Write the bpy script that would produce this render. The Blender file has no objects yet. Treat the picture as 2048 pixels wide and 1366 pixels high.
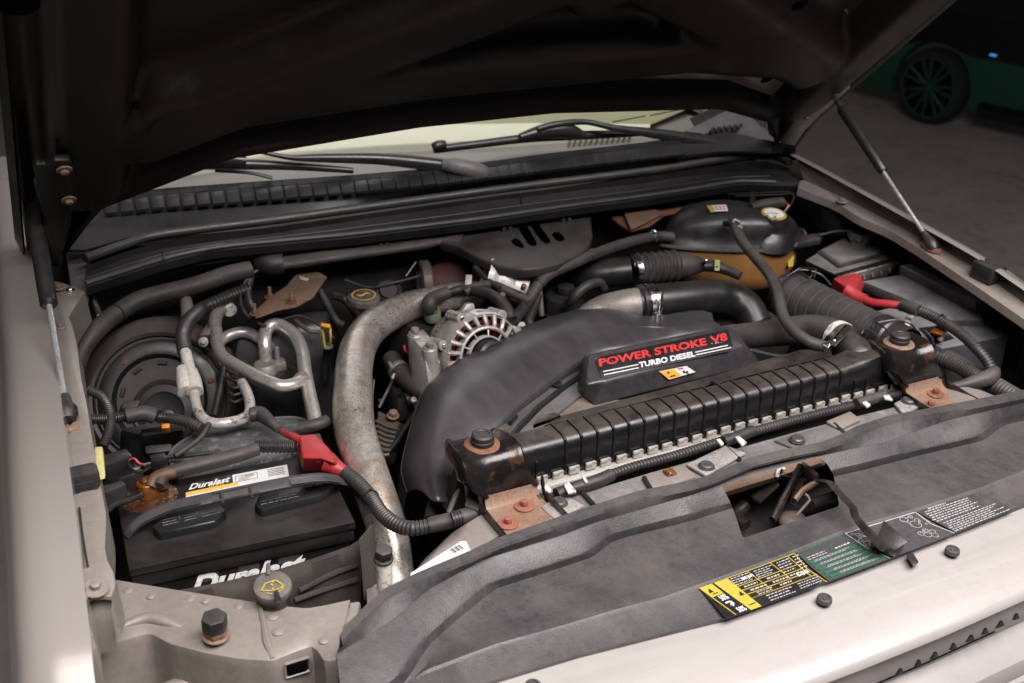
import bpy, bmesh, math, random
from mathutils import Vector, Matrix
random.seed(7)
S = bpy.context.scene
COL = S.collection
# ---------------------------------------------------------------- camera
RM = Matrix(((0.89146578, 0.18154748, -0.41512562), (-0.45274743, 0.39245162, -0.80062569), (0.01756515, 0.90167746, 0.43205235)))
CAM = Vector((-0.8851, -1.4793, 1.9900))
F = 2270.589
cd = bpy.data.cameras.new('camera'); cam = bpy.data.objects.new('camera', cd); COL.objects.link(cam)
cd.sensor_width = 36.0; cd.lens = F / 2048 * 36.0; cd.clip_start = 0.05; cd.clip_end = 120
cam.matrix_world = Matrix.Translation(CAM) @ RM.to_4x4()
S.camera = cam
cd.dof.use_dof = True; cd.dof.focus_distance = 1.6; cd.dof.aperture_fstop = 6.3
# ---------------------------------------------------------------- world, lamps, exposure
W = bpy.data.worlds.new('World'); S.world = W; W.use_nodes = True
bg = W.node_tree.nodes['Background']; bg.inputs[0].default_value = (0.52, 0.47, 0.49, 1); bg.inputs[1].default_value = 0.06
S.view_settings.view_transform = 'Standard'; S.view_settings.look = 'None'; S.view_settings.exposure = 0.0; S.view_settings.gamma = 1.0
def area(name, loc, aim, sx, sy, power, color):
    l = bpy.data.lights.new(name, 'AREA'); l.shape = 'RECTANGLE'; l.size = sx; l.size_y = sy; l.energy = power; l.color = color
    o = bpy.data.objects.new(name, l); COL.objects.link(o); o.location = loc
    o.rotation_euler = (Vector(aim) - Vector(loc)).to_track_quat('-Z', 'Y').to_euler(); return o
area('shop_light', (0.1, -1.5, 3.35), (0.1, -0.35, 1.1), 2.8, 1.35, 238, (1.0, 0.95, 0.94))
area('added_dash_fill', (0.15, 1.35, 1.85), (0.15, 0.95, 1.25), 1.0, .3, 4.6, (1.0, 0.97, 0.97))  # unseen lamp added inside the cab to brighten the dash behind the glass
S.cycles.max_bounces = 6; S.cycles.diffuse_bounces = 3; S.cycles.glossy_bounces = 3; S.cycles.transparent_max_bounces = 8
S.cycles.caustics_reflective = False; S.cycles.caustics_refractive = False
S.cycles.use_denoising = True
# ---------------------------------------------------------------- geometry helpers
def ray(u, v): return RM @ Vector((u - 1024, 683 - v, -F))
def P(u, v, z):                                  # the point of height z that is seen along a sight line
    r = ray(u, v); return CAM + r * ((z - CAM.z) / r.z)
def PY(u, v, y):
    r = ray(u, v); return CAM + r * ((y - CAM.y) / r.y)
def PX(u, v, x):
    r = ray(u, v); return CAM + r * ((x - CAM.x) / r.x)
def PP(u, v, pt, n):
    r = ray(u, v); return CAM + r * ((pt - CAM).dot(n) / r.dot(n))
def Ps(L, z=None): return [P(q[0], q[1], q[2] if len(q) > 2 else z) for q in L]
def cr(pts, n=8):
    """Catmull-Rom through tuples / vectors of any dimension"""
    pts = [tuple(p) for p in pts]
    if len(pts) == 2:
        return [tuple(a + (b - a) * i / n for a, b in zip(*pts)) for i in range(n + 1)]
    ext = [tuple(2 * a - b for a, b in zip(pts[0], pts[1]))] + pts + [tuple(2 * a - b for a, b in zip(pts[-1], pts[-2]))]
    out = []
    for i in range(1, len(ext) - 2):
        p0, p1, p2, p3 = ext[i - 1:i + 3]
        for k in range(n):
            t = k / n
            out.append(tuple(0.5 * (2 * b + (c - a) * t + (2 * a - 5 * b + 4 * c - d) * t * t + (3 * b - a - 3 * c + d) * t ** 3) for a, b, c, d in zip(p0, p1, p2, p3)))
    out.append(pts[-1]); return out
def resample(pts, step):
    pts = [Vector(p) for p in pts]; d = [0]
    for a, b in zip(pts, pts[1:]): d.append(d[-1] + (b - a).length)
    n = max(2, int(d[-1] / step)); out = []; j = 0
    for i in range(n + 1):
        s = d[-1] * i / n
        while j < len(d) - 2 and d[j + 1] < s: j += 1
        t = (s - d[j]) / max(1e-9, d[j + 1] - d[j]); out.append(pts[j].lerp(pts[j + 1], min(1, t)))
    return out
def lin(row, n):
    """a row of (u, v, z) resampled to n points, evenly in u"""
    us = [q[0] for q in row]; out = []
    for i in range(n):
        u = us[0] + (us[-1] - us[0]) * i / (n - 1); j = 0
        while j < len(us) - 2 and us[j + 1] < u: j += 1
        t = (u - us[j]) / (us[j + 1] - us[j]); out.append(tuple(a + (b - a) * t for a, b in zip(row[j], row[j + 1])))
    return out
UP = Vector((0, 0, 1))
class MB:
    def __init__(self): self.v = []; self.f = []
    def add(self, vs, fs):
        o = len(self.v); self.v += [Vector(p) for p in vs]; self.f += [tuple(i + o for i in f) for f in fs]; return self
    def grid(self, rows, cu=False, cv=False):
        n, m = len(rows), len(rows[0]); vs = [p for r in rows for p in r]; fs = []
        for i in range(n if cv else n - 1):
            for j in range(m if cu else m - 1):
                a, b = i * m + j, i * m + (j + 1) % m; c, d = ((i + 1) % n) * m + (j + 1) % m, ((i + 1) % n) * m + j
                fs.append((a, b, c, d))
        return self.add(vs, fs)
    def sheet(self, rows, off):
        """a grid with thickness: off is the vector to the under side"""
        off = Vector(off); top = [[Vector(p) for p in r] for r in rows]; bot = [[p + off for p in r] for r in top]
        n, m = len(top), len(top[0]); vs = [p for r in top for p in r] + [p for r in bot for p in r]; fs = []; k = n * m
        for i in range(n - 1):
            for j in range(m - 1):
                a, b, c, d = i * m + j, i * m + j + 1, (i + 1) * m + j + 1, (i + 1) * m + j
                fs.append((a, b, c, d)); fs.append((d + k, c + k, b + k, a + k))
        edge = [j for j in range(m)] + [i * m + m - 1 for i in range(1, n)] + [(n - 1) * m + j for j in range(m - 2, -1, -1)] + [i * m for i in range(n - 2, 0, -1)]
        for a, b in zip(edge, edge[1:] + edge[:1]): fs.append((b, a, a + k, b + k))
        return self.add(vs, fs)
    def tube(self, pts, r, seg=14, n=8, corr=None, flat=None, caps=True, smooth=True):
        """round tube along points; r a number or one per point; corr=(period, depth) makes corrugated loom"""
        rs = r if isinstance(r, (list, tuple)) else [r] * len(pts)
        q = [tuple(p) + (rr,) for p, rr in zip(pts, rs)]
        if smooth: q = cr(q, n)
        if corr: q = [tuple(p) for p in self._res4(q, corr[0] / 4)]
        c = [Vector(p[:3]) for p in q]; rad = [p[3] for p in q]
        if corr: rad = [x - corr[1] * (1 if (i % 4) in (2, 3) else 0) for i, x in enumerate(rad)]
        T = [(c[min(i + 1, len(c) - 1)] - c[max(i - 1, 0)]).normalized() for i in range(len(c))]
        nrm = T[0].orthogonal().normalized() if not flat else (Vector(flat) - T[0] * T[0].dot(Vector(flat))).normalized()
        rows = []
        for i in range(len(c)):
            if i: nrm = (nrm - T[i] * nrm.dot(T[i])).normalized()
            bn = T[i].cross(nrm)
            fx, fy = (1, 1) if not flat else (getattr(self, 'fl', (1, .35)))
            rows.append([c[i] + (nrm * math.cos(a) * fx + bn * math.sin(a) * fy) * rad[i] for a in (2 * math.pi * k / seg for k in range(seg))])
        o = len(self.v); self.grid(rows, cu=True)
        if caps:
            self.f.append(tuple(o + k for k in reversed(range(seg)))); e = o + (len(rows) - 1) * seg; self.f.append(tuple(e + k for k in range(seg)))
        return self
    @staticmethod
    def _res4(q, step):
        d = [0]
        for a, b in zip(q, q[1:]): d.append(d[-1] + (Vector(a[:3]) - Vector(b[:3])).length)
        n = max(4, int(d[-1] / step)); out = []; j = 0
        for i in range(n + 1):
            s = d[-1] * i / n
            while j < len(d) - 2 and d[j + 1] < s: j += 1
            t = min(1, (s - d[j]) / max(1e-9, d[j + 1] - d[j])); out.append(tuple(a + (b - a) * t for a, b in zip(q[j], q[j + 1])))
        return out
    def lathe(self, prof, o, axis=(0, 0, 1), seg=28, a0=0.0, a1=2 * math.pi, lobes=None):
        """prof: list of (radius, height) turned about axis through o"""
        ax = Vector(axis).normalized(); x = ax.orthogonal().normalized(); y = ax.cross(x); o = Vector(o); full = a1 - a0 > 6.28
        rows = []
        for r, h in prof:
            row = []
            for k in range(seg if full else seg + 1):
                a = a0 + (a1 - a0) * k / seg; rr = r * (1 + (lobes[1] * (1 if math.cos(lobes[0] * a) > 0 else -1) if lobes else 0))
                row.append(o + ax * h + (x * math.cos(a) + y * math.sin(a)) * rr)
            rows.append(row)
        return self.grid(rows, cu=full)
    def _bm(self, bm, bevel, segs=2):
        if bevel:
            es = [e for e in bm.edges if len(e.link_faces) == 2 and e.calc_face_angle(0) > 0.35]
            bmesh.ops.bevel(bm, geom=es, offset=bevel, segments=segs, affect='EDGES', profile=0.5, clamp_overlap=True)
        bm.verts.index_update(); self.add([v.co.copy() for v in bm.verts], [[v.index for v in f.verts] for f in bm.faces]); bm.free(); return self
    def hexa(self, b, t, bevel=0.0, segs=2):
        bm = bmesh.new(); vs = [bm.verts.new(p) for p in list(b) + list(t)]; n = len(b)
        bm.faces.new(vs[:n][::-1]); bm.faces.new(vs[n:])
        for i in range(n): bm.faces.new((vs[i], vs[(i + 1) % n], vs[n + (i + 1) % n], vs[n + i]))
        bmesh.ops.recalc_face_normals(bm, faces=bm.faces[:]); return self._bm(bm, bevel, segs)
    def prism(self, poly, vec, bevel=0.0, segs=2):
        vec = Vector(vec); return self.hexa([Vector(p) + vec for p in poly], [Vector(p) for p in poly], bevel, segs)
    def box(self, c, s, bevel=0.0, rot=None, segs=2):
        c = Vector(c); h = Vector(s) / 2; R = rot or Matrix.Identity(3)
        q = [(-1, -1), (1, -1), (1, 1), (-1, 1)]
        return self.hexa([c + R @ Vector((a * h.x, b * h.y, -h.z)) for a, b in q], [c + R @ Vector((a * h.x, b * h.y, h.z)) for a, b in q], bevel, segs)
    def cyl(self, a, b, r, r2=None, seg=20, bevel=0.0):
        a, b = Vector(a), Vector(b); r2 = r if r2 is None else r2; L = (b - a).length; k = bevel
        prof = [(0, 0), (r - k, 0), (r, k), (r2, L - k), (r2 - k, L), (0, L)] if k else [(0, 0), (r, 0), (r, 0.0001), (r2, L - 0.0001), (r2, L), (0, L)]
        return self.lathe(prof, a, b - a, seg)
    def hexbolt(self, p, axis, r, h, wr=None, wh=0.003):
        p = Vector(p); ax = Vector(axis).normalized(); x = ax.orthogonal().normalized(); y = ax.cross(x); b = p
        if wr: self.cyl(p, p + ax * wh, wr, seg=20, bevel=wh * .3); b = p + ax * wh
        ring = [b + (x * math.cos(i * math.pi / 3 + .3) + y * math.sin(i * math.pi / 3 + .3)) * r for i in range(6)]
        return self.hexa(ring, [q + ax * h for q in ring], min(r, h) * .15)
    def quad(self, a, b, c, d): return self.add([a, b, c, d], [(0, 1, 2, 3)])
    def sphere(self, c, r, seg=16, rings=10, sc=(1, 1, 1)):
        rows = [[Vector(c) + Vector((math.sin(t) * math.cos(a) * sc[0], math.sin(t) * math.sin(a) * sc[1], math.cos(t) * sc[2])) * r for a in (2 * math.pi * k / seg for k in range(seg))] for t in (math.pi * (i + .02) / (rings + .04) for i in range(rings + 1))]
        return self.grid(rows, cu=True)
    def mesh(self, name, angle=38):
        me = bpy.data.meshes.new(name); me.from_pydata([tuple(p) for p in self.v], [], self.f)
        bm = bmesh.new(); bm.from_mesh(me); bmesh.ops.remove_doubles(bm, verts=bm.verts[:], dist=1e-6); bmesh.ops.recalc_face_normals(bm, faces=bm.faces[:]); bm.to_mesh(me); bm.free()
        me.shade_smooth(); me.set_sharp_from_angle(angle=math.radians(angle)); return me
def cut(mb, cutter, angle=38, solver='EXACT'):
    """boolean difference done on throw-away objects, returned as a mesh builder"""
    a = bpy.data.objects.new('a', mb.mesh('a')); b = bpy.data.objects.new('b', cutter.mesh('b')); COL.objects.link(a); COL.objects.link(b)
    m = a.modifiers.new('x', 'BOOLEAN'); m.operation = 'DIFFERENCE'; m.object = b; m.solver = solver
    dg = bpy.context.evaluated_depsgraph_get(); me = bpy.data.meshes.new_from_object(a.evaluated_get(dg))
    out = MB(); out.add([v.co.copy() for v in me.vertices], [tuple(p.vertices) for p in me.polygons])
    for o in (a, b): d = o.data; bpy.data.objects.remove(o); bpy.data.meshes.remove(d)
    bpy.data.meshes.remove(me)
    return out if out.f or solver == 'FAST' else cut(mb, cutter, angle, 'FAST')
def textmb(s, p0, p1, p2, lift=0.0006, bold=0.0, shear=0.0, space=1.0, mbx=None, thick=0.0):
    """lettering stretched over the parallelogram p0 (bottom left), p1 (bottom right), p2 (top left)"""
    cu = bpy.data.curves.new('t', 'FONT'); cu.body = s; cu.offset = bold; cu.shear = shear; cu.space_character = space; cu.resolution_u = 3; cu.extrude = 0.02 if thick else 0
    o = bpy.data.objects.new('t', cu); COL.objects.link(o); dg = bpy.context.evaluated_depsgraph_get()
    me = bpy.data.meshes.new_from_object(o.evaluated_get(dg)); xs = [v.co.x for v in me.vertices]; ys = [v.co.y for v in me.vertices]
    x0, x1, y0, y1 = min(xs), max(xs), min(ys), max(ys); ex, ey = p1 - p0, p2 - p0; n = ex.cross(ey).normalized()
    mb = mbx or MB()
    mb.add([p0 + ex * ((v.co.x - x0) / (x1 - x0)) + ey * ((v.co.y - y0) / (y1 - y0)) + n * (lift + (thick if v.co.z > 0 else 0)) for v in me.vertices], [tuple(p.vertices) for p in me.polygons])
    bpy.data.objects.remove(o); bpy.data.curves.remove(cu); bpy.data.meshes.remove(me); return mb
# ---------------------------------------------------------------- objects
def tag(o, label, cat, group=None, kind=None):
    if label: o['label'] = label
    if cat: o['category'] = cat
    if group: o['group'] = group
    if kind: o['kind'] = kind
def mk(name, mb, m, angle=38):
    me = mb if isinstance(mb, bpy.types.Mesh) else mb.mesh(name, angle)
    if m and not me.materials: me.materials.append(m)
    o = bpy.data.objects.new(name, me); COL.objects.link(o); return o
class Thing:
    def __init__(s, name, label, cat, group=None):
        s.e = bpy.data.objects.new(name, None); COL.objects.link(s.e); s.e.empty_display_size = 0.05; tag(s.e, label, cat, group); s.o = []
    def add(s, name, mb, m, parent=None, label=None, loc=None, rot=None, kind=None, angle=38):
        o = mk(name, mb, m, angle); o.parent = parent or s.e
        if loc is not None: o.location = loc
        if rot is not None: o.rotation_euler = rot
        if label: o['label'] = label
        if kind: o['kind'] = kind
        s.o.append((o, loc is not None)); return o
    def done(s):
        bpy.context.view_layer.update(); lo = Vector((1e9,) * 3); hi = -lo
        for o, placed in s.o:
            for v in o.data.vertices:
                w = o.matrix_world @ v.co; lo = Vector(map(min, lo, w)); hi = Vector(map(max, hi, w))
        b = Vector(((lo.x + hi.x) / 2, (lo.y + hi.y) / 2, lo.z)); s.e.location = b; seen = set()
        for o, placed in s.o:
            if placed:
                if o.parent == s.e or not any(o.parent == q and pl for q, pl in s.o): o.location = o.location - b
            elif o.data.name not in seen: seen.add(o.data.name); o.data.transform(Matrix.Translation(-b))
        return s.e
def solo(name, mb, m, label, cat, group=None, kind=None, angle=38):
    o = mk(name, mb, m, angle); vs = [v.co for v in o.data.vertices]
    b = Vector(((min(v.x for v in vs) + max(v.x for v in vs)) / 2, (min(v.y for v in vs) + max(v.y for v in vs)) / 2, min(v.z for v in vs)))
    o.data.transform(Matrix.Translation(-b)); o.location = b; tag(o, label, cat, group, kind); return o
# ---------------------------------------------------------------- materials
def mat(name, c, r=.5, m=0., dirt=None, da=.5, ds=12., dust=None, du=0., speck=None, sa=.5, ss=150., bump=0., bs=80., coat=0., rv=.12, spec=.5, speck2=None, streak=None, stc=None, grain=.22):
    M = bpy.data.materials.new(name); M.use_nodes = True; nt = M.node_tree; N = nt.nodes; L = nt.links
    b = N['Principled BSDF']; b.inputs['Roughness'].default_value = r; b.inputs['Metallic'].default_value = m
    b.inputs['Specular IOR Level'].default_value = spec
    if coat: b.inputs['Coat Weight'].default_value = coat; b.inputs['Coat Roughness'].default_value = .12
    tc = N.new('ShaderNodeTexCoord')
    def noise(sc, det=6., ro=.6):
        n = N.new('ShaderNodeTexNoise'); n.inputs['Scale'].default_value = sc; n.inputs['Detail'].default_value = det; n.inputs['Roughness'].default_value = ro
        L.new(tc.outputs['Object'], n.inputs['Vector']); return n.outputs['Fac']
    def rng(x, a, bb, lo=0., hi=1.):
        n = N.new('ShaderNodeMapRange'); n.inputs[1].default_value = a; n.inputs[2].default_value = bb; n.inputs[3].default_value = lo; n.inputs[4].default_value = hi
        L.new(x, n.inputs[0]); return n.outputs[0]
    def mul(x, y):
        n = N.new('ShaderNodeMath'); n.operation = 'MULTIPLY'; L.new(x, n.inputs[0])
        if isinstance(y, float): n.inputs[1].default_value = y
        else: L.new(y, n.inputs[1])
        return n.outputs[0]
    col = N.new('ShaderNodeRGB'); col.outputs[0].default_value = (*c, 1); cur = col.outputs[0]
    def mix(f, cc):
        nonlocal cur
        n = N.new('ShaderNodeMix'); n.data_type = 'RGBA'; L.new(f, n.inputs[0]); L.new(cur, n.inputs[6]); n.inputs[7].default_value = (*cc, 1); cur = n.outputs[2]
    rough = rng(noise(ds * 1.7), .3, .7, max(.03, r - rv), min(1, r + rv))
    if dirt: mix(mul(rng(noise(ds, 8., .65), .42, .68), float(da)), dirt)
    if speck: mix(mul(rng(noise(ss, 3., .5), .56, .62), mul(rng(noise(ds * .6), .35, .6), float(sa))), speck)
    if streak:                                           # drag marks and scuffs: noise stretched along one direction
        mp = N.new('ShaderNodeMapping'); mp.inputs['Scale'].default_value = streak; mp.inputs['Rotation'].default_value = (0, 0, .5); L.new(tc.outputs['Object'], mp.inputs[0])
        n = N.new('ShaderNodeTexNoise'); n.inputs['Scale'].default_value = 1.; n.inputs['Detail'].default_value = 7.; n.inputs['Roughness'].default_value = .62; n.inputs['Distortion'].default_value = .6; L.new(mp.outputs[0], n.inputs['Vector'])
        mix(mul(rng(n.outputs['Fac'], .52, .70), float(.75)), stc[0]); mix(mul(rng(n.outputs['Fac'], .46, .30), float(.7)), stc[1])
    if grain:
        g1 = rng(noise(ds * 14, 3., .7), .3, .7, 1 - grain, 1 + grain); n = N.new('ShaderNodeMix'); n.data_type = 'RGBA'; n.blend_type = 'MULTIPLY'; n.inputs[0].default_value = 1.
        cb_ = N.new('ShaderNodeCombineColor'); [L.new(g1, cb_.inputs[k]) for k in range(3)]; L.new(cur, n.inputs[6]); L.new(cb_.outputs[0], n.inputs[7]); cur = n.outputs[2]
    if speck2: mix(mul(rng(noise(9., 6., .6), .5, .72), float(.6)), speck2)
    if dust:
        g = N.new('ShaderNodeNewGeometry'); sx = N.new('ShaderNodeSeparateXYZ'); L.new(g.outputs['Normal'], sx.inputs[0])
        f = mul(mul(rng(sx.outputs[2], .35, .95), rng(noise(ds * 1.3, 9., .7), .25, .7)), float(du)); mix(f, dust)
        n = N.new('ShaderNodeMix'); n.data_type = 'FLOAT'; L.new(f, n.inputs[0]); L.new(rough, n.inputs[2]); n.inputs[3].default_value = .85; rough = n.outputs[0]
    L.new(cur, b.inputs['Base Color']); L.new(rough, b.inputs['Roughness'])
    if bump:
        n = N.new('ShaderNodeBump'); n.inputs['Strength'].default_value = bump; n.inputs['Distance'].default_value = .002; L.new(noise(bs, 5.), n.inputs['Height']); L.new(n.outputs[0], b.inputs['Normal'])
    return M
DUST = (.125, .104, .094)
m_blk = mat('black_plastic', (.009, .009, .010), .36, dirt=(.028, .025, .024), da=.5, ds=14, dust=DUST, du=.16, bump=.12, bs=400)
m_blk2 = mat('dusty_black_plastic', (.014, .0135, .0145), .5, dirt=(.045, .041, .039), da=.6, ds=11, dust=DUST, du=.45, bump=.2, bs=300)
m_cowl = mat('cowl_plastic', (.0065, .0063, .0078), .5, dirt=(.014, .0132, .0146), da=.5, ds=6, dust=(.045, .041, .044), du=.25, bump=.15, bs=500)
m_tank = mat('tank_plastic', (.006, .006, .0065), .25, dirt=(.014, .0125, .012), da=.35, ds=18, dust=(.15, .118, .098), du=.36, bump=.08, bs=250)
m_arch = mat('duct_plastic', (.030, .028, .032), .38, dirt=(.052, .048, .051), da=.55, ds=5, dust=(.10, .088, .092), du=.22, bump=.10, bs=350, streak=(30, 6, 30), stc=((.055, .05, .053), (.018, .017, .019)), grain=.12)
m_shield = mat('shield_rubber', (.036, .034, .037), .45, dirt=(.074, .065, .060), da=.6, ds=9, dust=(.095, .084, .078), du=.25, speck=(.017, .0165, .019), sa=.6, ss=95, bump=.3, bs=420, streak=(45, 22, 30), stc=((.060, .054, .051), (.027, .026, .029)), grain=.16, speck2=(.080, .069, .062))
m_rub = mat('rubber', (.012, .0118, .012), .48, dirt=(.035, .03, .027), da=.5, ds=20, dust=DUST, du=.22)
m_hose = mat('dusty_hose_rubber', (.024, .0215, .020), .58, dirt=(.062, .053, .047), da=.7, ds=16, dust=DUST, du=.42, bump=.2, bs=200)
m_loom = mat('loom_plastic', (.018, .017, .0172), .42, dirt=(.052, .046, .042), da=.5, ds=22, dust=DUST, du=.28)
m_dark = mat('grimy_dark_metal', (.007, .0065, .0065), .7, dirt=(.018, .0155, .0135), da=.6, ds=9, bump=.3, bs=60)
m_tan = mat('tan_paint', (.215, .187, .168), .40, .2, dirt=(.145, .122, .105), da=.55, ds=7, dust=(.235, .207, .186), du=.35, bump=.12, bs=120, coat=.15, grain=.10)
m_fend = mat('fender_paint', (.238, .217, .200), .25, .15, dirt=(.21, .19, .174), da=.2, ds=2, coat=1.0, rv=.03, grain=.0)
m_silver = mat('front_paint', (.345, .320, .308), .30, .15, dirt=(.30, .276, .264), da=.3, ds=2.4, coat=.35, rv=.04, speck=(.2, .17, .15), sa=.12, ss=60, grain=.0, streak=(2.2, 30, 8), stc=((.37, .345, .33), (.29, .265, .25)))
m_hood = mat('hood_underside_paint', (.008, .0061, .005), .42, .1, dirt=(.005, .004, .0036), da=.6, ds=5, spec=.25, grain=.1)
m_alu = mat('aluminium_tube', (.60, .56, .53), .36, .65, dirt=(.38, .335, .30), da=.45, ds=26, speck=(.18, .15, .12), sa=.4, ss=160, bump=.08, bs=300, grain=.1)
m_pipe = mat('speckled_aluminium', (.60, .555, .515), .33, .7, dirt=(.44, .36, .30), da=.6, ds=6, speck=(.10, .068, .048), sa=1., ss=300, bump=.2, bs=330, streak=(8, 50, 10), stc=((.58, .54, .505), (.30, .215, .15)), grain=.25, speck2=(.34, .24, .165))
m_cast = mat('cast_aluminium', (.30, .27, .247), .5, .45, dirt=(.18, .158, .138), da=.6, ds=22, speck=(.10, .085, .07), sa=.5, ss=220, bump=.35, bs=380)
m_castw = mat('dirty_white_plastic', (.56, .53, .49), .5, 0, dirt=(.32, .27, .22), da=.6, ds=30, speck=(.08, .055, .035), sa=.8, ss=130, bump=.1)
m_steel = mat('bright_steel', (.72, .71, .70), .22, 1., dirt=(.5, .48, .46), da=.4, ds=60)
m_rod = mat('chrome_rod', (.80, .80, .82), .28, .8)
m_rust = mat('rust', (.17, .072, .04), .8, .1, dirt=(.09, .037, .021), da=.7, ds=40, speck=(.30, .135, .065), sa=.5, ss=90, bump=.5, bs=220)
m_rustl = mat('rusty_plate', (.175, .106, .072), .75, .1, dirt=(.225, .155, .108), da=.7, ds=14, speck=(.07, .035, .022), sa=.5, ss=110, bump=.35, bs=160)
m_brk = mat('worn_black_bracket', (.007, .0065, .0065), .22, .2, dirt=(.022, .019, .017), da=.6, ds=16, speck=(.14, .065, .028), sa=.3, ss=40, bump=.2, bs=120, dust=(.06, .043, .033), du=.15)
m_foot = mat('rusty_bracket_foot', (.21, .138, .098), .6, .2, dirt=(.15, .078, .047), da=.7, ds=18, speck=(.26, .125, .06), sa=.6, ss=60, bump=.3, bs=150)
m_crust = mat('corroded_terminal', (.17, .055, .009), .3, .2, dirt=(.05, .018, .006), da=.8, ds=50, speck=(.32, .14, .03), sa=.6, ss=120, bump=.6, bs=200)
m_red = mat('red_rubber', (.36, .020, .022), .45, dirt=(.24, .027, .026), da=.6, ds=20, dust=(.25, .085, .075), du=.25, bump=.1, bs=150)
m_amber = mat('amber_tank_plastic', (.27, .130, .042), .32, dirt=(.16, .07, .02), da=.5, ds=7, grain=.06)
m_white = mat('white_print', (.68, .67, .66), .5)
m_label = mat('white_label', (.62, .61, .595), .45, dirt=(.48, .46, .44), da=.4, ds=25)
m_cream = mat('cream_plastic', (.55, .51, .43), .5, dirt=(.42, .38, .31), da=.5, ds=20)
m_yel = mat('yellow_print', (.38, .285, .035), .5, dirt=(.27, .21, .045), da=.5, ds=40)
m_gold = mat('gold_print', (.70, .42, .06), .5)
m_org = mat('orange_print', (.80, .32, .03), .5)
m_orgp = mat('orange_plastic', (.80, .22, .01), .4)
m_grn = mat('green_print', (.008, .095, .05), .5, dirt=(.03, .12, .075), da=.5, ds=60)
m_blkp = mat('black_print', (.012, .012, .013), .4)
m_gryp = mat('grey_print', (.048, .046, .048), .45)
m_ltgrey = mat('light_grey_print', (.34, .325, .315), .6)
m_redp = mat('red_print', (.55, .03, .03), .45, speck=(.1, .02, .02), sa=.6, ss=300)
m_case = mat('battery_case', (.006, .0055, .0055), .32, dirt=(.018, .0155, .015), da=.5, ds=12, dust=(.06, .05, .047), du=.3)
m_fab = mat('blanket_fabric', (.048, .038, .032), .9, dirt=(.028, .022, .019), da=.6, ds=20, bump=.9, bs=600)
m_copper = mat('copper_winding', (.30, .045, .03), .45, .3, dirt=(.12, .02, .015), da=.6, ds=90)
m_greyp = mat('dusty_grey_plastic', (.068, .066, .070), .55, dirt=(.12, .11, .105), da=.7, ds=12, dust=(.15, .137, .128), du=.4, bump=.2, bs=200)
m_warm = mat('warm_brown_cast', (.115, .091, .076), .6, .2, dirt=(.05, .039, .031), da=.7, ds=30, bump=.5, bs=150)
m_turbo = mat('turbo_housing', (.085, .032, .029), .7, .1, dirt=(.05, .025, .025), da=.6, ds=14, bump=.3)
m_green = mat('green_plastic', (.11, .15, .08), .5, dirt=(.2, .2, .14), da=.5, ds=40)
m_blue = mat('blue_plastic', (.02, .16, .35), .5)
m_cap = mat('dusty_cap', (.07, .063, .057), .65, dirt=(.135, .118, .10), da=.8, ds=40, bump=.2, bs=300)
m_core = mat('radiator_core', (.02, .02, .02), .6, .3, bump=.5, bs=500)

m_strap = mat('ribbed_strap_rubber', (.032, .030, .034), .5, dirt=(.06, .055, .055), da=.5, ds=20, dust=(.10, .09, .09), du=.3)
m_tray = mat('pale_dusty_plastic', (.045, .045, .049), .5, dirt=(.13, .13, .138), da=.7, ds=8, dust=(.30, .29, .295), du=.75, bump=.2, bs=200)
m_lid = mat('dusty_lid_plastic', (.03, .029, .030), .5, dirt=(.08, .074, .072), da=.6, ds=10, dust=(.24, .22, .21), du=.7, bump=.2, bs=250)
m_hole = mat('dark_hole', (.003, .003, .003), .95, spec=.0, grain=0)
m_dull = mat('dull_scuffed_metal', (.30, .28, .262), .5, .2, dirt=(.17, .15, .135), da=.7, ds=28, speck=(.07, .055, .045), sa=.6, ss=120)
# ================================================================ SETTING
m_floor = mat('concrete_floor', (.40, .36, .332), .5, dirt=(.29, .26, .238), da=.7, ds=1.6, speck=(.10, .09, .082), sa=.3, ss=6, bump=.1, bs=30, grain=.06)
m_wall = mat('dark_wall', (.045, .045, .048), .6, dirt=(.03, .03, .03), da=.5, ds=1.5)
fl = MB().sheet([[(-8, -7, -.38), (14, -7, -.38)], [(-8, 16, -.38), (14, 16, -.38)]], (0, 0, -.1)); solo('floor', fl, m_floor, 'smooth grey concrete shop floor beside the truck', None, kind='structure')
wl = MB().box((3, 11.5, 1.8), (22, .2, 4.4)); solo('back_wall', wl, m_wall, 'dark shop wall far behind the truck', None, kind='structure')
# ---------------------------------------------------------------- truck body
TB = Thing('pickup_truck', 'tan metallic pickup truck with its engine bay open', 'pickup truck')
def fender(sg):
    # inner edge line of the fender, then the crown and the side rolling down
    edge = [(.885, -.80, .99), (.872, -.64, 1.10), (.8620, -.505, 1.176), (.856, -.455, 1.201), (.850, -.385, 1.220), (.84, -.263, 1.235), (.828, -.10, 1.248), (.808, .143, 1.264), (.795, .372, 1.278), (.78, .633, 1.292), (.77, 1.0, 1.305)]
    if sg > 0: edge = [(.74, -.95, 1.12), (.745, -.6, 1.18), (.752, -.4, 1.215), (.757, -.252, 1.24), (.775, -.135, 1.25), (.783, .025, 1.262), (.788, .183, 1.275), (.798, .42, 1.29), (.80, .7, 1.30), (.80, 1.0, 1.305)]
    rows = []
    for x, y, z in cr(edge, 5):
        pr = [(-.020, -.060), (-.016, -.004), (-.015, 0), (.012, .005), (.035, .003), (.050, -.005), (.060, -.018), (.068, -.045), (.074, -.12), (.078, -.40)]
        if sg > 0: pr = [(-.017, -.002), (-.012, 0), (.0, -.001), (.03, -.018), (.075, -.05), (.108, -.085), (.128, -.13), (.142, -.2), (.150, -.3), (.152, -.5)]
        rows.append([Vector((sg * (x + a), y, z + b)) for a, b in pr])
    return MB().grid(rows)
TB.add('fender', fender(-1), m_fend, angle=45); TB.add('fender', fender(1), m_fend, label='far fender', angle=60)
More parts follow.
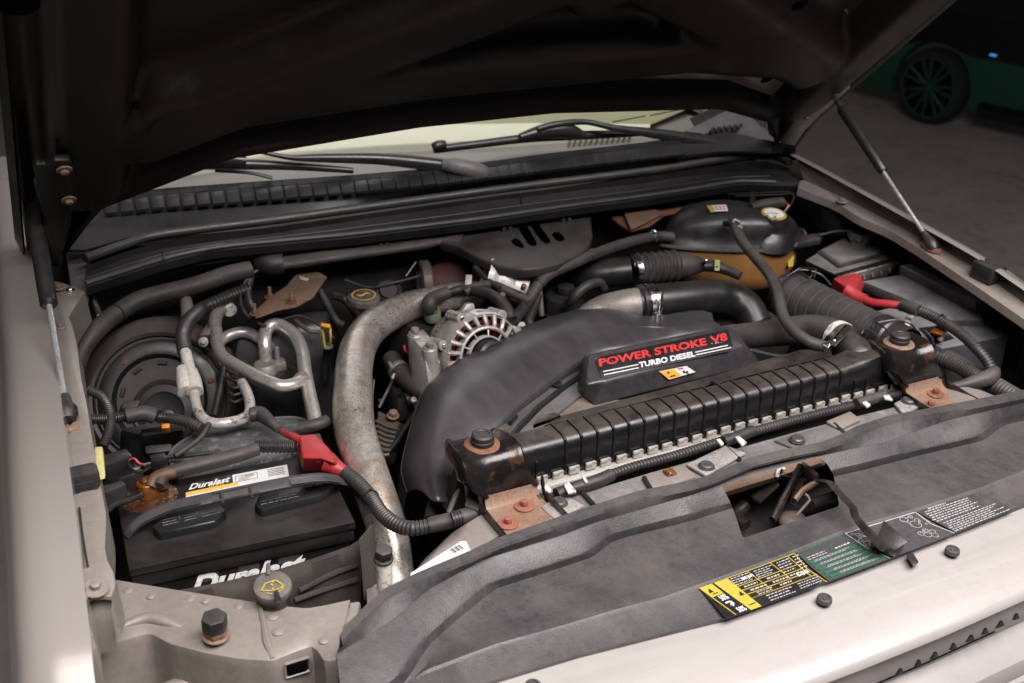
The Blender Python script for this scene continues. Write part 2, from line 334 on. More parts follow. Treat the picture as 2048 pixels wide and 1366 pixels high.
# inner fender rails (painted, with bolts)
def strip(a, b, z, t, extra=()):
    n = 26; ra = lin([(q[1], q[0], q[2] if len(q) > 2 else z) for q in a], n); rb = lin([(q[1], q[0], q[2] if len(q) > 2 else z) for q in b], n)
    return [[P(p[1], p[0], p[2]) for p in ra], [P(p[1], p[0], p[2]) for p in rb]]
L0 = [(96, 560, 1.235), (100, 632, 1.228), (118, 860, 1.215), (125, 917, 1.212), (136, 1000, 1.208), (150, 1100, 1.204), (153, 1140, 1.202), (157, 1206, 1.197)]
L1 = [(170, 585, 1.228), (136, 632, 1.226), (142, 640, 1.225), (154, 689, 1.222), (161, 751, 1.22), (174, 811, 1.217), (181, 860, 1.215), (191, 917, 1.212), (205, 990, 1.208), (213, 1032, 1.206), (209, 1108, 1.204), (218, 1130, 1.203), (230, 1150, 1.202), (231, 1175, 1.198), (222, 1194, 1.196)]
L0b = [(q[0] - 26, q[1], q[2] + .004) for q in L0]
a, b = strip(L0, L1, 0, 0); a0, _ = strip(L0b, L1, 0, 0)
mid = [p.lerp(q, .45) + Vector((0, 0, .004)) for p, q in zip(a, b)]; mid2 = [p.lerp(q, .75) + Vector((0, 0, .003)) for p, q in zip(a, b)]
drop = [q + Vector((.004, 0, -.05)) for q in b]
rl = MB().sheet([a0, a, mid, mid2, b, drop], (0, 0, -.004))
rail = TB.add('fender_rail', rl, m_tan)
sc = MB()
TBgroove = MB().tube([P(159, 1015, 1.2125), P(164, 1060, 1.211), P(170, 1100, 1.209), P(176, 1133, 1.207)], .0012, seg=6); TB.add('seam', TBgroove, m_blkp, parent=rail)
def put_bolt(par, p, ax, r, h, wr, m, th=None):
    (th or TB).add('bolt', MB().hexbolt(p, ax, r, h, wr), m, parent=par)
put_bolt(rail, P(192, 1178, 1.205), (0, -.2, 1), .006, .006, .014, m_tan)
put_bolt(rail, P(121, 655, 1.228), (0, 0, 1), .005, .004, .010, m_tan)
put_bolt(rail, P(118, 577, 1.238), (0, 0, 1), .006, .005, .012, m_rustl); put_bolt(rail, P(141, 582, 1.232), (0, 0, 1), .004, .004, .008, m_steel)
# tab that hangs from the rail front
tab = MB().sheet([[P(160, 1200, 1.190), P(224, 1190, 1.190)], [P(162, 1230, 1.175), P(222, 1222, 1.175)], [P(168, 1280, 1.145), P(230, 1262, 1.145)], [P(174, 1318, 1.115), P(235, 1296, 1.115)]], (0, .01, -.004)); TB.add('bracket', tab, m_tan)
# right rail: surface from flange crease to inner edge
R0 = [(1600, 362, 1.255), (1690, 402, 1.242), (1763, 440, 1.232), (1879, 502, 1.224), (1953, 544, 1.218), (2046, 614, 1.208), (2140, 690, 1.2)]
R1 = [(1596, 376, 1.25), (1674, 406, 1.240), (1716, 434, 1.234), (1779, 460, 1.228), (1839, 497, 1.222), (1899, 537, 1.216), (1959, 577, 1.210), (2046, 637, 1.200), (2140, 705, 1.19)]
q0 = [P(*p) for p in lin(R0, 26)]; q1 = [P(*p) for p in lin(R1, 26)]
q9 = [P(u, v, z) for u, v, z in lin([(1592, 306, 1.288), (1730, 381, 1.273), (1839, 441, 1.260), (1959, 508, 1.248), (2046, 566, 1.238), (2140, 640, 1.226)], 26)]
TB.add('inner_flange', MB().sheet([q9, [p.lerp(q, .5) + Vector((.006, 0, 0)) for p, q in zip(q9, q0)], [p + Vector((.01, 0, .001)) for p in q0]], (.003, 0, 0)), mat('shaded_flange_paint', (.045, .037, .032), .6, dirt=(.03, .025, .022), da=.6, ds=8))  # flange coloured dark brown to stand for the shade on it
railr = TB.add('fender_rail', MB().sheet([[p + Vector((.06, 0, .004)) for p in q0], q0, q1, [p + Vector((-.001, 0, -.012)) for p in q1]], (0, 0, -.004)), m_tan, label='far fender rail with rust spots')
put_bolt(railr, P(1684, 404, 1.245), (0, 0, 1), .006, .005, .012, m_tan)
TB.add('rust_patch', MB().tube([P(1846, 488, 1.228), P(1862, 500, 1.226), P(1882, 505, 1.225)], .007, seg=8, n=4), m_rust, parent=railr)
TB.add('rust_patch', MB().tube([P(126, 852, 1.219), P(140, 862, 1.218), P(152, 850, 1.218)], .006, seg=8, n=4), m_rustl, parent=rail)
# aprons, firewall, pan: the dark walls of the bay
for sg in (-1, 1):
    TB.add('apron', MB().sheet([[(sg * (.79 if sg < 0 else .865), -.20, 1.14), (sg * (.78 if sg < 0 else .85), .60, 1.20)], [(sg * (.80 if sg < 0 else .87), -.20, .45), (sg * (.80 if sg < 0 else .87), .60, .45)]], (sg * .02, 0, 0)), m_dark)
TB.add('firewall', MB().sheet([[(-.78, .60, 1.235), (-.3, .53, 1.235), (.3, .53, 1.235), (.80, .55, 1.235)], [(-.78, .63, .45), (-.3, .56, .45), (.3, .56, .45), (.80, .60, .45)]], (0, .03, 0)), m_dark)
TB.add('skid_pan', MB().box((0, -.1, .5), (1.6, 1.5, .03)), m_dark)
# tan painted cross panel at the near front corner (radiator support)
T0 = [(190, 1152), (232, 1160), (360, 1181), (513, 1205), (560, 1212), (615, 1217), (650, 1211), (700, 1200)]
T1 = [(196, 1300), (239, 1283), (300, 1266), (342, 1288), (410, 1306), (480, 1318), (545, 1322), (600, 1300), (628, 1291), (650, 1324), (672, 1320)]
t0 = [P(u, v, z) for u, v, z in lin([(u, v, 1.102) for u, v in T0], 40)]
t1 = [P(u, v, 1.098) for u, v, z in lin([(u, v, 0) for u, v in T1], 40)]
ta = [p.lerp(q, .45) + Vector((0, 0, .004 + .002 * math.sin(i * .6))) for i, (p, q) in enumerate(zip(t0, t1))]
tb = [p.lerp(q, .9) + Vector((0, 0, .003)) for p, q in zip(t0, t1)]
tc = [p + Vector((0, -.004, -.010)) for p in t1]; td = [p + Vector((0, -.004, -.11)) for p in t1]; te = [p + Vector((0, -.16, -.125)) for p in t1]
tz = [p + Vector((0, .004, -.09)) for p in t0]
pan = MB().sheet([tz, t0, ta, tb, t1, tc, td, te], (0, .004, -.003))
slot_c = P(593, 1333, 1.055)
slot = MB().box(slot_c, (.032, .12, .022), .006)
sup = TB.add('radiator_support', pan, m_tan)
yf_ = min(t1, key=lambda p: (p - P(605, 1300, 1.098)).length).y - .004; sc_ = PY(593, 1333, yf_)
TB.add('slot', MB().box(sc_ + Vector((0, -.001, 0)), (.026, .006, .018), .0045), m_hole, parent=sup)
rr_ = [(-.014, -.010), (.014, -.010), (.0155, -.005), (.0155, .005), (.014, .010), (-.014, .010), (-.0155, .005), (-.0155, -.005), (-.014, -.010)]
TB.add('slot_rim', MB().tube([sc_ + Vector((a, -.002, b)) for a, b in rr_], .002, seg=6, smooth=False), m_tan, parent=sup)
TB.add('weld_seam', MB().tube([P(520, 1212, 1.1035), P(528, 1250, 1.1035), P(534, 1285, 1.102), P(546, 1318, 1.098)], [.003, .004, .005, .003], seg=8), m_tan, parent=sup)
TB.add('crease', MB().tube([P(240, 1256, 1.101), P(268, 1245, 1.101), P(300, 1238, 1.102), P(340, 1248, 1.101), P(390, 1268, 1.097)], [.004, .007, .008, .007, .002], seg=12), m_tan, parent=sup)
for u, v, r in ((256, 1180, .006), (302, 1192, .005), (380, 1196, .006), (411, 1201, .005), (478, 1210, .006), (546, 1232, .007), (556, 1262, .007), (648, 1280, .006), (640, 1245, .010), (445, 1334, .006)):
    z = 1.1045 if v < 1320 else 1.062
    TB.add('weld_spot', MB().lathe([(0, .0009), (r * .55, .0007), (r, -.0004)], P(u, v, z), (0, -.1, 1), 12), m_tan, parent=sup)
# small tan box section between blanket and shield, and the lower headlamp frame
TB.add('bracket', MB().prism([P(655, 1213, 1.09), P(700, 1203, 1.09), P(722, 1200, 1.09), P(716, 1228, 1.09), P(672, 1262, 1.09)], (0, 0, -.06), .004), m_tan)
TB.add('bracket', MB().hexa([P(365, 1340, 1.00), P(505, 1362, 1.00), P(505, 1420, .97), P(360, 1420, .97)], [P(368, 1310, 1.055), P(500, 1338, 1.055), P(515, 1372, 1.05), P(400, 1372, 1.05)], .005), m_tan)
TB.add('headlamp_frame', MB().tube([P(320, 1400, 1.03), P(380, 1372, 1.035), P(450, 1364, 1.035), P(520, 1368, 1.035), P(560, 1400, 1.03)], .016, seg=12), m_tan)
# ---------------------------------------------------------------- front header panel + grille
R5 = [(430, 1505), (700, 1436), (970, 1366), (1158, 1309), (1380, 1253), (1450, 1236), (1656, 1162), (1861, 1085), (2048, 1010), (2300, 915)]
S1 = [(430, 1640), (900, 1550), (1300, 1452), (1580, 1366), (1720, 1314), (1880, 1250), (2048, 1176), (2300, 1065)]
N = 64
s0 = [P(u, v, 1.112) + Vector((0, .05, .0)) for u, v, z in lin([(u, v, 0) for u, v in R5], N)]
s1 = [P(u, v, 1.098) for u, v, z in lin([(u, v, 0) for u, v in S1], N)]
sm = [p.lerp(q, .5) + Vector((0, 0, .008)) for p, q in zip(s0, s1)]; sn = [p.lerp(q, .88) + Vector((0, 0, .005)) for p, q in zip(s0, s1)]
def dn(row, dy, dz): return [p + Vector((0, dy, dz)) for p in row]
hp = MB().sheet([s0, sm, sn, s1, dn(s1, -.006, -.004), dn(s1, -.008, -.012), dn(s1, .004, -.026), dn(s1, .008, -.064)], (0, .003, -.002))
clipslot = P(1828, 1121, 1.113)
head = TB.add('grille_header', hp, m_silver, angle=50)
g0 = dn(s1, .004, -.066)
TB.add('grille', MB().sheet([dn(g0, 0, 0), dn(g0, -.004, -.004), dn(g0, -.040, -.014), dn(g0, -.046, -.026), dn(g0, -.046, -.034), dn(g0, -.052, -.036), dn(g0, -.058, -.050), dn(g0, -.060, -.062), dn(g0, -.056, -.10), dn(g0, -.10, -.12), dn(g0, -.11, -.20)], (0, .006, -.004)), mat('grille_plastic', (.24, .22, .212), .4, .1, dirt=(.19, .175, .168), da=.3, ds=5, grain=.02))
# dark louvre openings along the top of the grille
us = [1800, 1838, 1870, 1908, 1942, 1972, 2002, 2034]
for i, u in enumerate(us):
    v = 1362 - (u - 1780) * .475 - 6; c = PY(u, v, g0[40].y - .012); w = .006 if i % 2 == 0 else .0045
    TB.add('louvre', MB().prism([c + Vector((-w, -.001, -.0015)), c + Vector((w, -.001, -.002)), c + Vector((w * .9, .003, .0035))], (0, .004, -.003)), m_blkp)
# latch strap poking out in front of the shield and the two push pins
TB.add('strap_loop', MB().hexa([P(1812, 1112, 1.119), P(1824, 1104, 1.119), P(1838, 1126, 1.119), P(1826, 1134, 1.119)], [P(1812, 1110, 1.126), P(1824, 1102, 1.126), P(1838, 1124, 1.126), P(1826, 1132, 1.126)], .002), m_blk, parent=head)
for u, v in ((1649, 1198), (1905, 1101), (1066, 1372)):
    TB.add('push_pin', MB().lathe([(0, .0030), (.003, .0028), (.0038, .0016), (.0055, .0016), (.0062, .0030), (.0088, .0024), (.0095, 0), (.0095, -.003)], P(u, v, 1.121), (0, -.05, 1), 24), m_gryp, parent=head)
TB.done()
# ---------------------------------------------------------------- bump stops
def stop(name, u, v, z, sx, sy, sz, label, hollow=False):
    p = P(u, v, z); mb = MB().box(p + Vector((0, 0, sz / 2)), (sx, sy, sz), .006)
    t = Thing(name, label, 'bump stop', 'rubber bump stops on the fender rails'); t.add('block', mb, m_rub)
    t.add('slot', MB().box(p + Vector((.002, -sy / 2 - .0005, sz * .45)), (sx * .55, .004, sz * .3), .001), m_blkp); t.done()
stop('bump_stop', 162, 975, 1.211, .046, .030, .026, 'black rubber bump stop on the near fender rail beside the battery')
stop('bump_stop', 1973, 560, 1.214, .040, .050, .034, 'black rubber bump stop block on the far fender rail')
hb = Thing('bump_stop', 'hexagonal black rubber bump stop screwed into the tan front panel', 'bump stop', 'rubber bump stops on the fender rails')
p = P(432, 1272, 1.108); hb.add('nut', MB().hexbolt(p, (0, -.08, 1), .0135, .009, .016), m_rustl); hb.add('head', MB().hexbolt(p + Vector((0, 0, .011)), (0, -.08, 1), .0155, .019), m_rub); hb.done()
# ---------------------------------------------------------------- hood
HN = Vector((0, -.68, -.733)).normalized(); H0 = Vector((0, .4625, 1.302))
def Hp(u, v, off=0.): return PP(u, v, H0 + HN * off, HN)
HD = Thing('hood', 'raised hood seen from below with brown ribbed inner panel', 'hood')
def hx(x, y, off=0.): # point on hood plane by x, y
    z = H0.z + (H0.y - y) * .68 / .733; return Vector((x, y, z)) + HN * off
rear = [(-.80, .50), (-.75, .515), (-.70, .40), (-.678, .358), (-.485, .268), (-.181, .243), (.075, .245), (.465, .289), (.66, .36), (.74, .44), (.79, .47)]
def rear_y(x):
    for (a, b), (c, d) in zip(rear, rear[1:]):
        if a <= x <= c: return b + (d - b) * (x - a) / (c - a)
    return .5
def half_w(s): return .79 + .01 * math.sin(s * 3)      # side edge, nearly straight
rows = []; NX = 73; YF = -.56
for i in range(41):
    s = i / 40; row = []
    for j in range(NX):
        t = j / (NX - 1); x = -half_w(s) + 2 * half_w(s) * t; y = rear_y(x) * (1 - s) + YF * s
        row.append(hx(x, y, -.012 - .05 * math.sin(math.pi * t) ** .8 * min(1, s * 3)))
    rows.append(row)
HD.add('outer_skin', MB().sheet(rows, HN * -.004), m_fend, angle=60)
# inner panel: pressed sheet with raised frame and diagonal ribs
def d2(px, py, ax, ay, bx, by):
    vx, vy = bx - ax, by - ay; t = max(0, min(1, ((px - ax) * vx + (py - ay) * vy) / (vx * vx + vy * vy))); return math.hypot(px - ax - vx * t, py - ay - vy * t)
segs = [(-.62, .20, .0, -.08, .055), (.0, -.08, .62, .20, .055), (-.60, -.50, .0, -.02, .05), (.0, -.02, .60, -.50, .05), (-.60, .16, -.2, .13, .045), (-.2, .13, .3, .13, .045), (.3, .13, .62, .19, .045), (-.70, .30, -.72, -.54, .06), (.70, .30, .72, -.54, .06), (-.68, -.53, .68, -.53, .06)]
def relief(x, y):
    h = 0
    for ax, ay, bx, by, w in segs:
        d = d2(x, y, ax, ay, bx, by); h = max(h, 1 / (1 + math.exp((d - w) / .006)))
    e = rear_y(x) - y                                    # rear hem
    h = max(h, 1 / (1 + math.exp((e - .035) / .006)) * .8)
    return h
rows = []
NX, NY = 150, 96
for i in range(NY + 1):
    s = i / NY; row = []
    for j in range(NX + 1):
        t = j / NX; x = -(half_w(s) - .006) + 2 * (half_w(s) - .006) * t; y = (rear_y(x) - .004) * (1 - s) + (YF + .01) * s
        edge = min(1, min(t, 1 - t) * 45)
        row.append(hx(x, y, (-.030 + .060 * relief(x, y)) * edge))
    rows.append(row)
hip = HD.add('inner_panel', MB().grid(rows), m_hood, angle=80)
# folded side flanges
for sg in (-1, 1):
    fr = []
    for i in range(25):
        y = .47 - i / 24 * 1.03; b = hx(sg * .795, y); fr.append([b + HN * .004, b + HN * .012 + Vector((sg * .004, 0, 0)), b - HN * .020 + Vector((sg * .012, 0, 0)), b - HN * .03 + Vector((sg * .0, 0, 0))])
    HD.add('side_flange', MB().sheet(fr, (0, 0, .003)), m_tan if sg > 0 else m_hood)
for u, v, r in ((320, 268, .012), (40, 10, .022), (122, 281, .007), (1535, 160, .012), (1600, 12, .014), (1702, 140, .006)):
    HD.add('hole', MB().lathe([(0, 0), (r * .7, 0), (r, -.001), (r, -.003)], Hp(u, v, .027), HN, 18), m_hole, parent=hip)
for u0, v0, u1, v1 in ():
    HD.add('slot', MB().tube([Hp(u0, v0, .026), Hp((u0 + u1) / 2, (v0 + v1) / 2, .026), Hp(u1, v1, .026)], .0035, seg=8, n=3), m_hood, parent=hip)
for sg, pts in ((-1, [(66, 335), (75, 330), (90, 332), (110, 322), (142, 322), (150, 345), (142, 450), (130, 500), (108, 520), (96, 470), (72, 360)]), (1, [(1560, 284), (1590, 240), (1640, 190), (1668, 176), (1698, 168), (1702, 176), (1660, 215), (1640, 232), (1610, 262), (1580, 306)])):
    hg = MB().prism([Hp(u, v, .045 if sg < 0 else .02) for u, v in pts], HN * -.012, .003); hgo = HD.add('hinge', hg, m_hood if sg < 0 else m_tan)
    for u, v in ((128, 338), (137, 398)) if sg < 0 else ((1668, 184), (1612, 232)):
        HD.add('bolt', MB().hexbolt(Hp(u, v, .046 if sg < 0 else .022), HN, .006, .005, .011), m_rustl, parent=hgo)
HD.add('hinge_arm', MB().tube([Hp(1570, 305, .0), Hp(1590, 285, -.01), Hp(1625, 240, -.012), Hp(1650, 205, -.01)], .010, seg=8, n=4), m_hood)
HD.add('hinge_arm', MB().tube([Hp(112, 520, .02), Hp(104, 440, .02), Hp(84, 360, .02)], .012, seg=8, n=4), m_hood)
HD.done()
# ---------------------------------------------------------------- gas struts
def strut(label, bot, top, frac, rr):
    t = Thing('gas_strut', label, 'gas strut', 'gas struts holding up the hood'); b, e = Vector(bot), Vector(top); d = (e - b)
    k = b + d * frac
    t.add('rod', MB().cyl(b, k + d * .02, rr * .36, seg=14), m_rod)
    t.add('cylinder', MB().lathe([(0, 0), (rr * .7, 0), (rr, .004), (rr, .03), (rr * 1.03, .031), (rr * 1.03, d.length * (1 - frac) - .02), (rr * .7, d.length * (1 - frac) - .012), (0, d.length * (1 - frac) - .012)], k, d, 20), m_blk)
    s = t.add('ball_socket', MB().lathe([(0, -.014), (rr * .8, -.013), (rr * 1.15, -.004), (rr * 1.15, .006), (rr * .75, .016), (rr * .6, .03), (0, .03)], b, d, 18), m_rub)
    t.add('clip', MB().lathe([(rr * 1.12, -.002), (rr * 1.2, -.002), (rr * 1.2, .005), (rr * 1.12, .005)], b, d, 18, a0=0, a1=3.6), m_steel, parent=s)
    t.add('end_fitting', MB().lathe([(0, -.01), (rr * .5, -.01), (rr * .55, .01), (0, .012)], e, d, 14), m_rub); t.done()
strut('black gas strut on the near fender with thin chrome rod below', P(134, 826, 1.234), P(58, 372, 1.42), .43, .0125)
strut('black gas strut standing on the far fender rail against the floor', P(1863, 489, 1.235), PX(1676, 206, .775), .49, .0105)
# ---------------------------------------------------------------- windshield, cabin
GP = Vector((0, .60, 1.325)); GN = Vector((0, -.60, .80)).normalized()
def Gp(u, v, off=0.): return PP(u, v, GP + GN * off, GN)
m_glass = bpy.data.materials.new('windshield_glass'); m_glass.use_nodes = True; nt = m_glass.node_tree; nt.nodes.clear()
o_ = nt.nodes.new('ShaderNodeOutputMaterial'); mx = nt.nodes.new('ShaderNodeMixShader'); tr = nt.nodes.new('ShaderNodeBsdfTransparent'); gl = nt.nodes.new('ShaderNodeBsdfGlossy'); lw = nt.nodes.new('ShaderNodeLayerWeight'); fr_ = nt.nodes.new('ShaderNodeMapRange'); lw.inputs[0].default_value = .12; fr_.inputs[3].default_value = .02; fr_.inputs[4].default_value = .9
tr.inputs[0].default_value = (.84, .85, .80, 1); gl.inputs['Roughness'].default_value = .02; nt.links.new(lw.outputs[0], fr_.inputs[0])
nt.links.new(fr_.outputs[0], mx.inputs[0]); nt.links.new(tr.outputs[0], mx.inputs[1]); nt.links.new(gl.outputs[0], mx.inputs[2]); nt.links.new(mx.outputs[0], o_.inputs[0])
WS = Thing('windshield', 'pale windshield strip between raised hood and black cowl', 'windshield')
base = [(150, 425), (205, 388), (330, 376), (500, 364), (700, 350), (900, 334), (1100, 306), (1300, 283), (1450, 262), (1560, 255)]
g0 = [Gp(u, v, 0) for u, v, z in lin([(u, v, 0) for u, v in base], 30)]
gd = Vector((0, .80, .60)); WS.add('glass', MB().sheet([g0, [p + gd * .5 for p in g0]], GN * -.006), m_glass)
WS.add('dark_border', MB().sheet([[Gp(1380, 236, .003), Gp(1440, 208, .003), Gp(1500, 212, .003)], [Gp(1395, 262, .003), Gp(1470, 260, .003), Gp(1545, 262, .003)]], GN * -.002), m_blkp)
WS.add('dark_border', MB().sheet([[Gp(150, 420, .003), Gp(215, 382, .003), Gp(262, 352, .003)], [Gp(215, 392, .003), Gp(305, 366, .003), Gp(352, 340, .003)]], GN * -.002), m_blkp)
WS.add('wire', MB().tube([Gp(1225, 244, .004), Gp(1290, 232, .004)], .0016, seg=6, smooth=False), m_blkp); WS.add('wire', MB().tube([Gp(1300, 231, .004), Gp(1362, 219, .004)], .0016, seg=6, smooth=False), m_blkp)
WS.done()
m_shade = mat('cream_sunshade', (.42, .41, .30), .8, dirt=(.34, .33, .25), da=.3, ds=6, grain=0); m_shw = mat('white_paper', (.86, .85, .80), .8, grain=0); m_lav = mat('pale_dash_pad', (.36, .335, .385), .75, dirt=(.28, .26, .30), da=.3, ds=5, grain=0)
CB = Thing('sunshade', 'pale sunshade lying on the dashboard behind the windshield', 'sunshade')
def shrow(pts, z): return [P(u, v, z) for u, v, q in lin([(u, v, 0) for u, v in pts], 24)]
va = [(380, 334), (560, 306), (760, 290), (980, 280), (1160, 268), (1300, 258)]; vb = [(380, 306), (560, 280), (800, 251), (1060, 246), (1160, 247), (1300, 248)]; vc = [(380, 240), (800, 190), (1100, 170), (1470, 175)]
CB.add('lower_sheet', MB().sheet([dn(shrow(va, 1.302), 0, -.02), shrow(va, 1.305), shrow(vb, 1.31)], (0, 0, -.003)), m_shw)
CB.add('upper_sheet', MB().sheet([shrow(vb, 1.309), shrow(vc, 1.33)], (0, 0, -.003)), m_shade); CB.done()
DB = Thing('dashboard', 'pale grey dashboard top seen through the base of the windshield', 'dashboard')
dbv = [(200, 420), (700, 365), (1000, 330), (1500, 262)]
DB.add('pad', MB().sheet([shrow(dbv, 1.285), shrow([(300, 300), (700, 255), (1000, 230), (1480, 205)], 1.285)], (0, 0, -.01)), m_lav)
for i in range(12):
    u = 1135 + i * 11; DB.add('vent_slat', MB().hexa([P(u, 292 - i * .9, 1.287), P(u + 4, 291 - i * .9, 1.287), P(u + 10, 275 - i * .9, 1.287), P(u + 6, 276 - i * .9, 1.287)], [P(u, 292 - i * .9, 1.291), P(u + 4, 291 - i * .9, 1.291), P(u + 10, 275 - i * .9, 1.291), P(u + 6, 276 - i * .9, 1.291)]), m_gryp)
DB.done()
# ---------------------------------------------------------------- cowl
CW = Thing('cowl_panel', 'black plastic cowl grille with louvres below the windshield', 'cowl panel')
ctop = [(112, 452), (190, 395), (205, 388), (330, 376), (500, 364), (700, 350), (900, 334), (1100, 306), (1300, 283), (1450, 262), (1500, 215), (1560, 262), (1592, 300)]
ctop = [(112, 452), (190, 395), (330, 376), (500, 364), (700, 350), (900, 334), (1100, 306), (1300, 283), (1450, 262), (1592, 292)]
cmid = [(110, 466), (190, 432), (330, 418), (500, 405), (700, 388), (900, 368), (1100, 342), (1300, 318), (1450, 302), (1592, 304)]
cfr = [(118, 500), (170, 500), (246, 478), (305, 462), (393, 450), (539, 434), (700, 412), (993, 372), (1300, 335), (1450, 311), (1536, 306), (1594, 318)]
NC = 60
def crow(pts, z): return [P(u, v, z) for u, v, q in lin([(u, v, 0) for u, v in pts], NC)]
CW.add('grille_panel', MB().sheet([crow(ctop, 1.318), crow(cmid, 1.296), crow(cfr, 1.275)], (0, .002, -.004)), m_cowl)
# louvres
for k in range(44):
    u = 205 + k * (31.5 - k * .12); t = None
    if u > 1400: break
    vt = lin([(q[0], q[1], 0) for q in ctop], 400); vm = lin([(q[0], q[1], 0) for q in cmid], 400)
    f_ = lambda R, uu: min(R, key=lambda q: abs(q[0] - uu))[1]
    ya, yb = f_(vt, u), f_(vm, u)
    a, b = P(u, ya + 3, 1.319), P(u + 24, f_(vt, u + 24) + 3, 1.319); c, d = P(u + 6, yb + 2, 1.299), P(u + 31, f_(vm, u + 31) + 2, 1.299)
    lv = CW.add('louvre', MB().hexa([a.lerp(c, .28), b.lerp(d, .28), d, c], [a.lerp(c, .30) + Vector((0, 0, .002)), b.lerp(d, .30) + Vector((0, 0, .002)), d + Vector((0, -.002, .007)), c + Vector((0, -.002, .007))], .0015), m_cowl)
    CW.add('slot', MB().hexa([a, b, b.lerp(d, .26), a.lerp(c, .26)], [p_ + Vector((0, 0, .0015)) for p_ in (a, b, b.lerp(d, .26), a.lerp(c, .26))]), m_blkp)
seal = [(170, 517), (246, 490), (305, 472), (393, 459), (539, 441), (700, 419), (993, 379), (1300, 341), (1450, 318), (1536, 311), (1580, 325)]
s_ = [P(u, v, 1.272) for u, v in seal]
CW.add('hood_seal', MB().tube(s_, .0085, seg=12), m_rub); CW.add('hood_seal', MB().tube([p + Vector((0, .012, -.002)) for p in s_], .006, seg=10), m_cowl)
l0 = [(172, 546), (267, 511), (326, 497), (539, 468), (700, 443), (993, 400), (1300, 365), (1348, 356), (1540, 337), (1573, 342)]
l1 = [(172, 570), (267, 540), (323, 522), (422, 498), (598, 481), (700, 472), (964, 440), (1140, 414), (1300, 393), (1348, 386), (1485, 364), (1598, 369)]
gapr = [p + Vector((0, -.004, -.012)) for p in (P(u, v, 1.272) for u, v, q in lin([(u, v, 0) for u, v in seal], NC))]
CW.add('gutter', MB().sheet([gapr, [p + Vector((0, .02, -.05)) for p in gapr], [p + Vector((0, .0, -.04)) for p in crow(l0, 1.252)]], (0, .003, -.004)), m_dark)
a_, b_ = crow(l0, 1.252), crow(l1, 1.243)
CW.add('lower_lip', MB().sheet([[p + Vector((0, .004, -.012)) for p in a_], a_, [p.lerp(q, .62) for p, q in zip(a_, b_)], [p.lerp(q, .66) + Vector((0, 0, .004)) for p, q in zip(a_, b_)], [p + Vector((0, 0, .005)) for p in b_], [p + Vector((0, -.002, -.004)) for p in b_], [p + Vector((0, .004, -.02)) for p in b_]], (0, .003, -.002)), m_cowl, angle=18)
for u, v in ((326, 509), (1042, 402)):
    CW.add('joint', MB().tube([P(u, v - 10, 1.255), P(u + 2, v + 12, 1.249)], .0012, seg=6, smooth=False), m_blkp)
CW.add('lip_edge', MB().tube([p + Vector((0, -.001, .004)) for p in b_[::3]], .0042, seg=8, n=2), m_strap)
CW.add('lip_ridge', MB().tube([p.lerp(q, .55) + Vector((0, 0, .002)) for p, q in list(zip(a_, b_))[::3]], .0022, seg=8, n=2), m_cowl)
CW.add('end_cover', MB().prism([P(108, 470, 1.285), P(112, 448, 1.30), P(150, 415, 1.315), P(192, 394, 1.325), P(205, 402, 1.32), P(190, 432, 1.305), P(160, 455, 1.29), P(112, 500, 1.27)], (0, .01, -.02), .004), m_greyp, label='dusty grey end cover')
CW.add('end_cover', MB().prism([P(130, 500, 1.25), P(178, 498, 1.25), P(172, 545, 1.24), P(175, 580, 1.23), P(150, 592, 1.225), P(142, 575, 1.23)], (0, .01, -.03), .003), m_greyp)
ec = CW.add('end_cover', MB().prism([Gp(1465, 214, .03), Gp(1490, 216, .035), Gp(1520, 250, .02), Gp(1572, 282, .01), Gp(1592, 300, .01), Gp(1500, 290, .02), Gp(1400, 266, .02), Gp(1368, 262, .02)], (0, .01, -.012), .003), m_strap, label='dusty end cover with small vents at the far end')
for k in range(6):
    CW.add('vent', MB().tube([Gp(1420 + k * 11, 265 - k * 1.5, .036), Gp(1428 + k * 11, 257 - k * 1.5, .036)], .004, seg=6, n=2, smooth=False), m_blkp, parent=ec)
CW.done()
# ---------------------------------------------------------------- wipers
W1 = Thing('windshield_wiper', 'near black wiper with dusty grey pivot cover, over the left half of the cowl', 'wiper', 'windshield wipers')
W1.add('blade', MB().tube([Gp(306, 336, .03), Gp(400, 330, .03), Gp(500, 329, .028), Gp(600, 333, .026), Gp(706, 341, .024)], [.004, .009, .010, .008, .006], seg=10), m_blk)
W1.add('blade_bridge', MB().tube([Gp(380, 326, .04), Gp(440, 318, .045), Gp(490, 322, .04)], .012, seg=10), m_blk)
W1.add('arm', MB().tube([Gp(418, 309, .055), Gp(470, 302, .06), Gp(515, 303, .06), Gp(580, 315, .055), Gp(640, 316, .05), Gp(760, 318, .045), Gp(860, 328, .04), Gp(910, 335, .035)], [.003, .004, .004, .005, .0085, .0115, .014, .013], seg=12), m_blk)
W1.add('rubber_edge', MB().tube([Gp(430, 341, .012), Gp(500, 346, .01), Gp(545, 356, .008)], .0035, seg=8), m_blkp)
W1.add('pivot_cover', MB().tube([Gp(886, 330, .045), Gp(912, 333, .052), Gp(940, 340, .05), Gp(964, 346, .045), Gp(976, 349, .04)], [.012, .017, .0185, .017, .010], seg=16), m_greyp); W1.done()
W2 = Thing('windshield_wiper', 'far black wiper lying on the glass, its blade end in the middle of the windshield', 'wiper', 'windshield wipers')
W2.add('blade', MB().tube([Gp(868, 299, .02), Gp(950, 289, .022), Gp(1060, 276, .024), Gp(1180, 270, .026), Gp(1320, 266, .024)], [.0085, .0085, .0095, .0095, .005], seg=10), m_blk)
W2.add('blade_bridge', MB().tube([Gp(1040, 274, .035), Gp(1090, 262, .045), Gp(1130, 260, .045), Gp(1170, 272, .035)], [.008, .016, .018, .008], seg=12), m_blk)
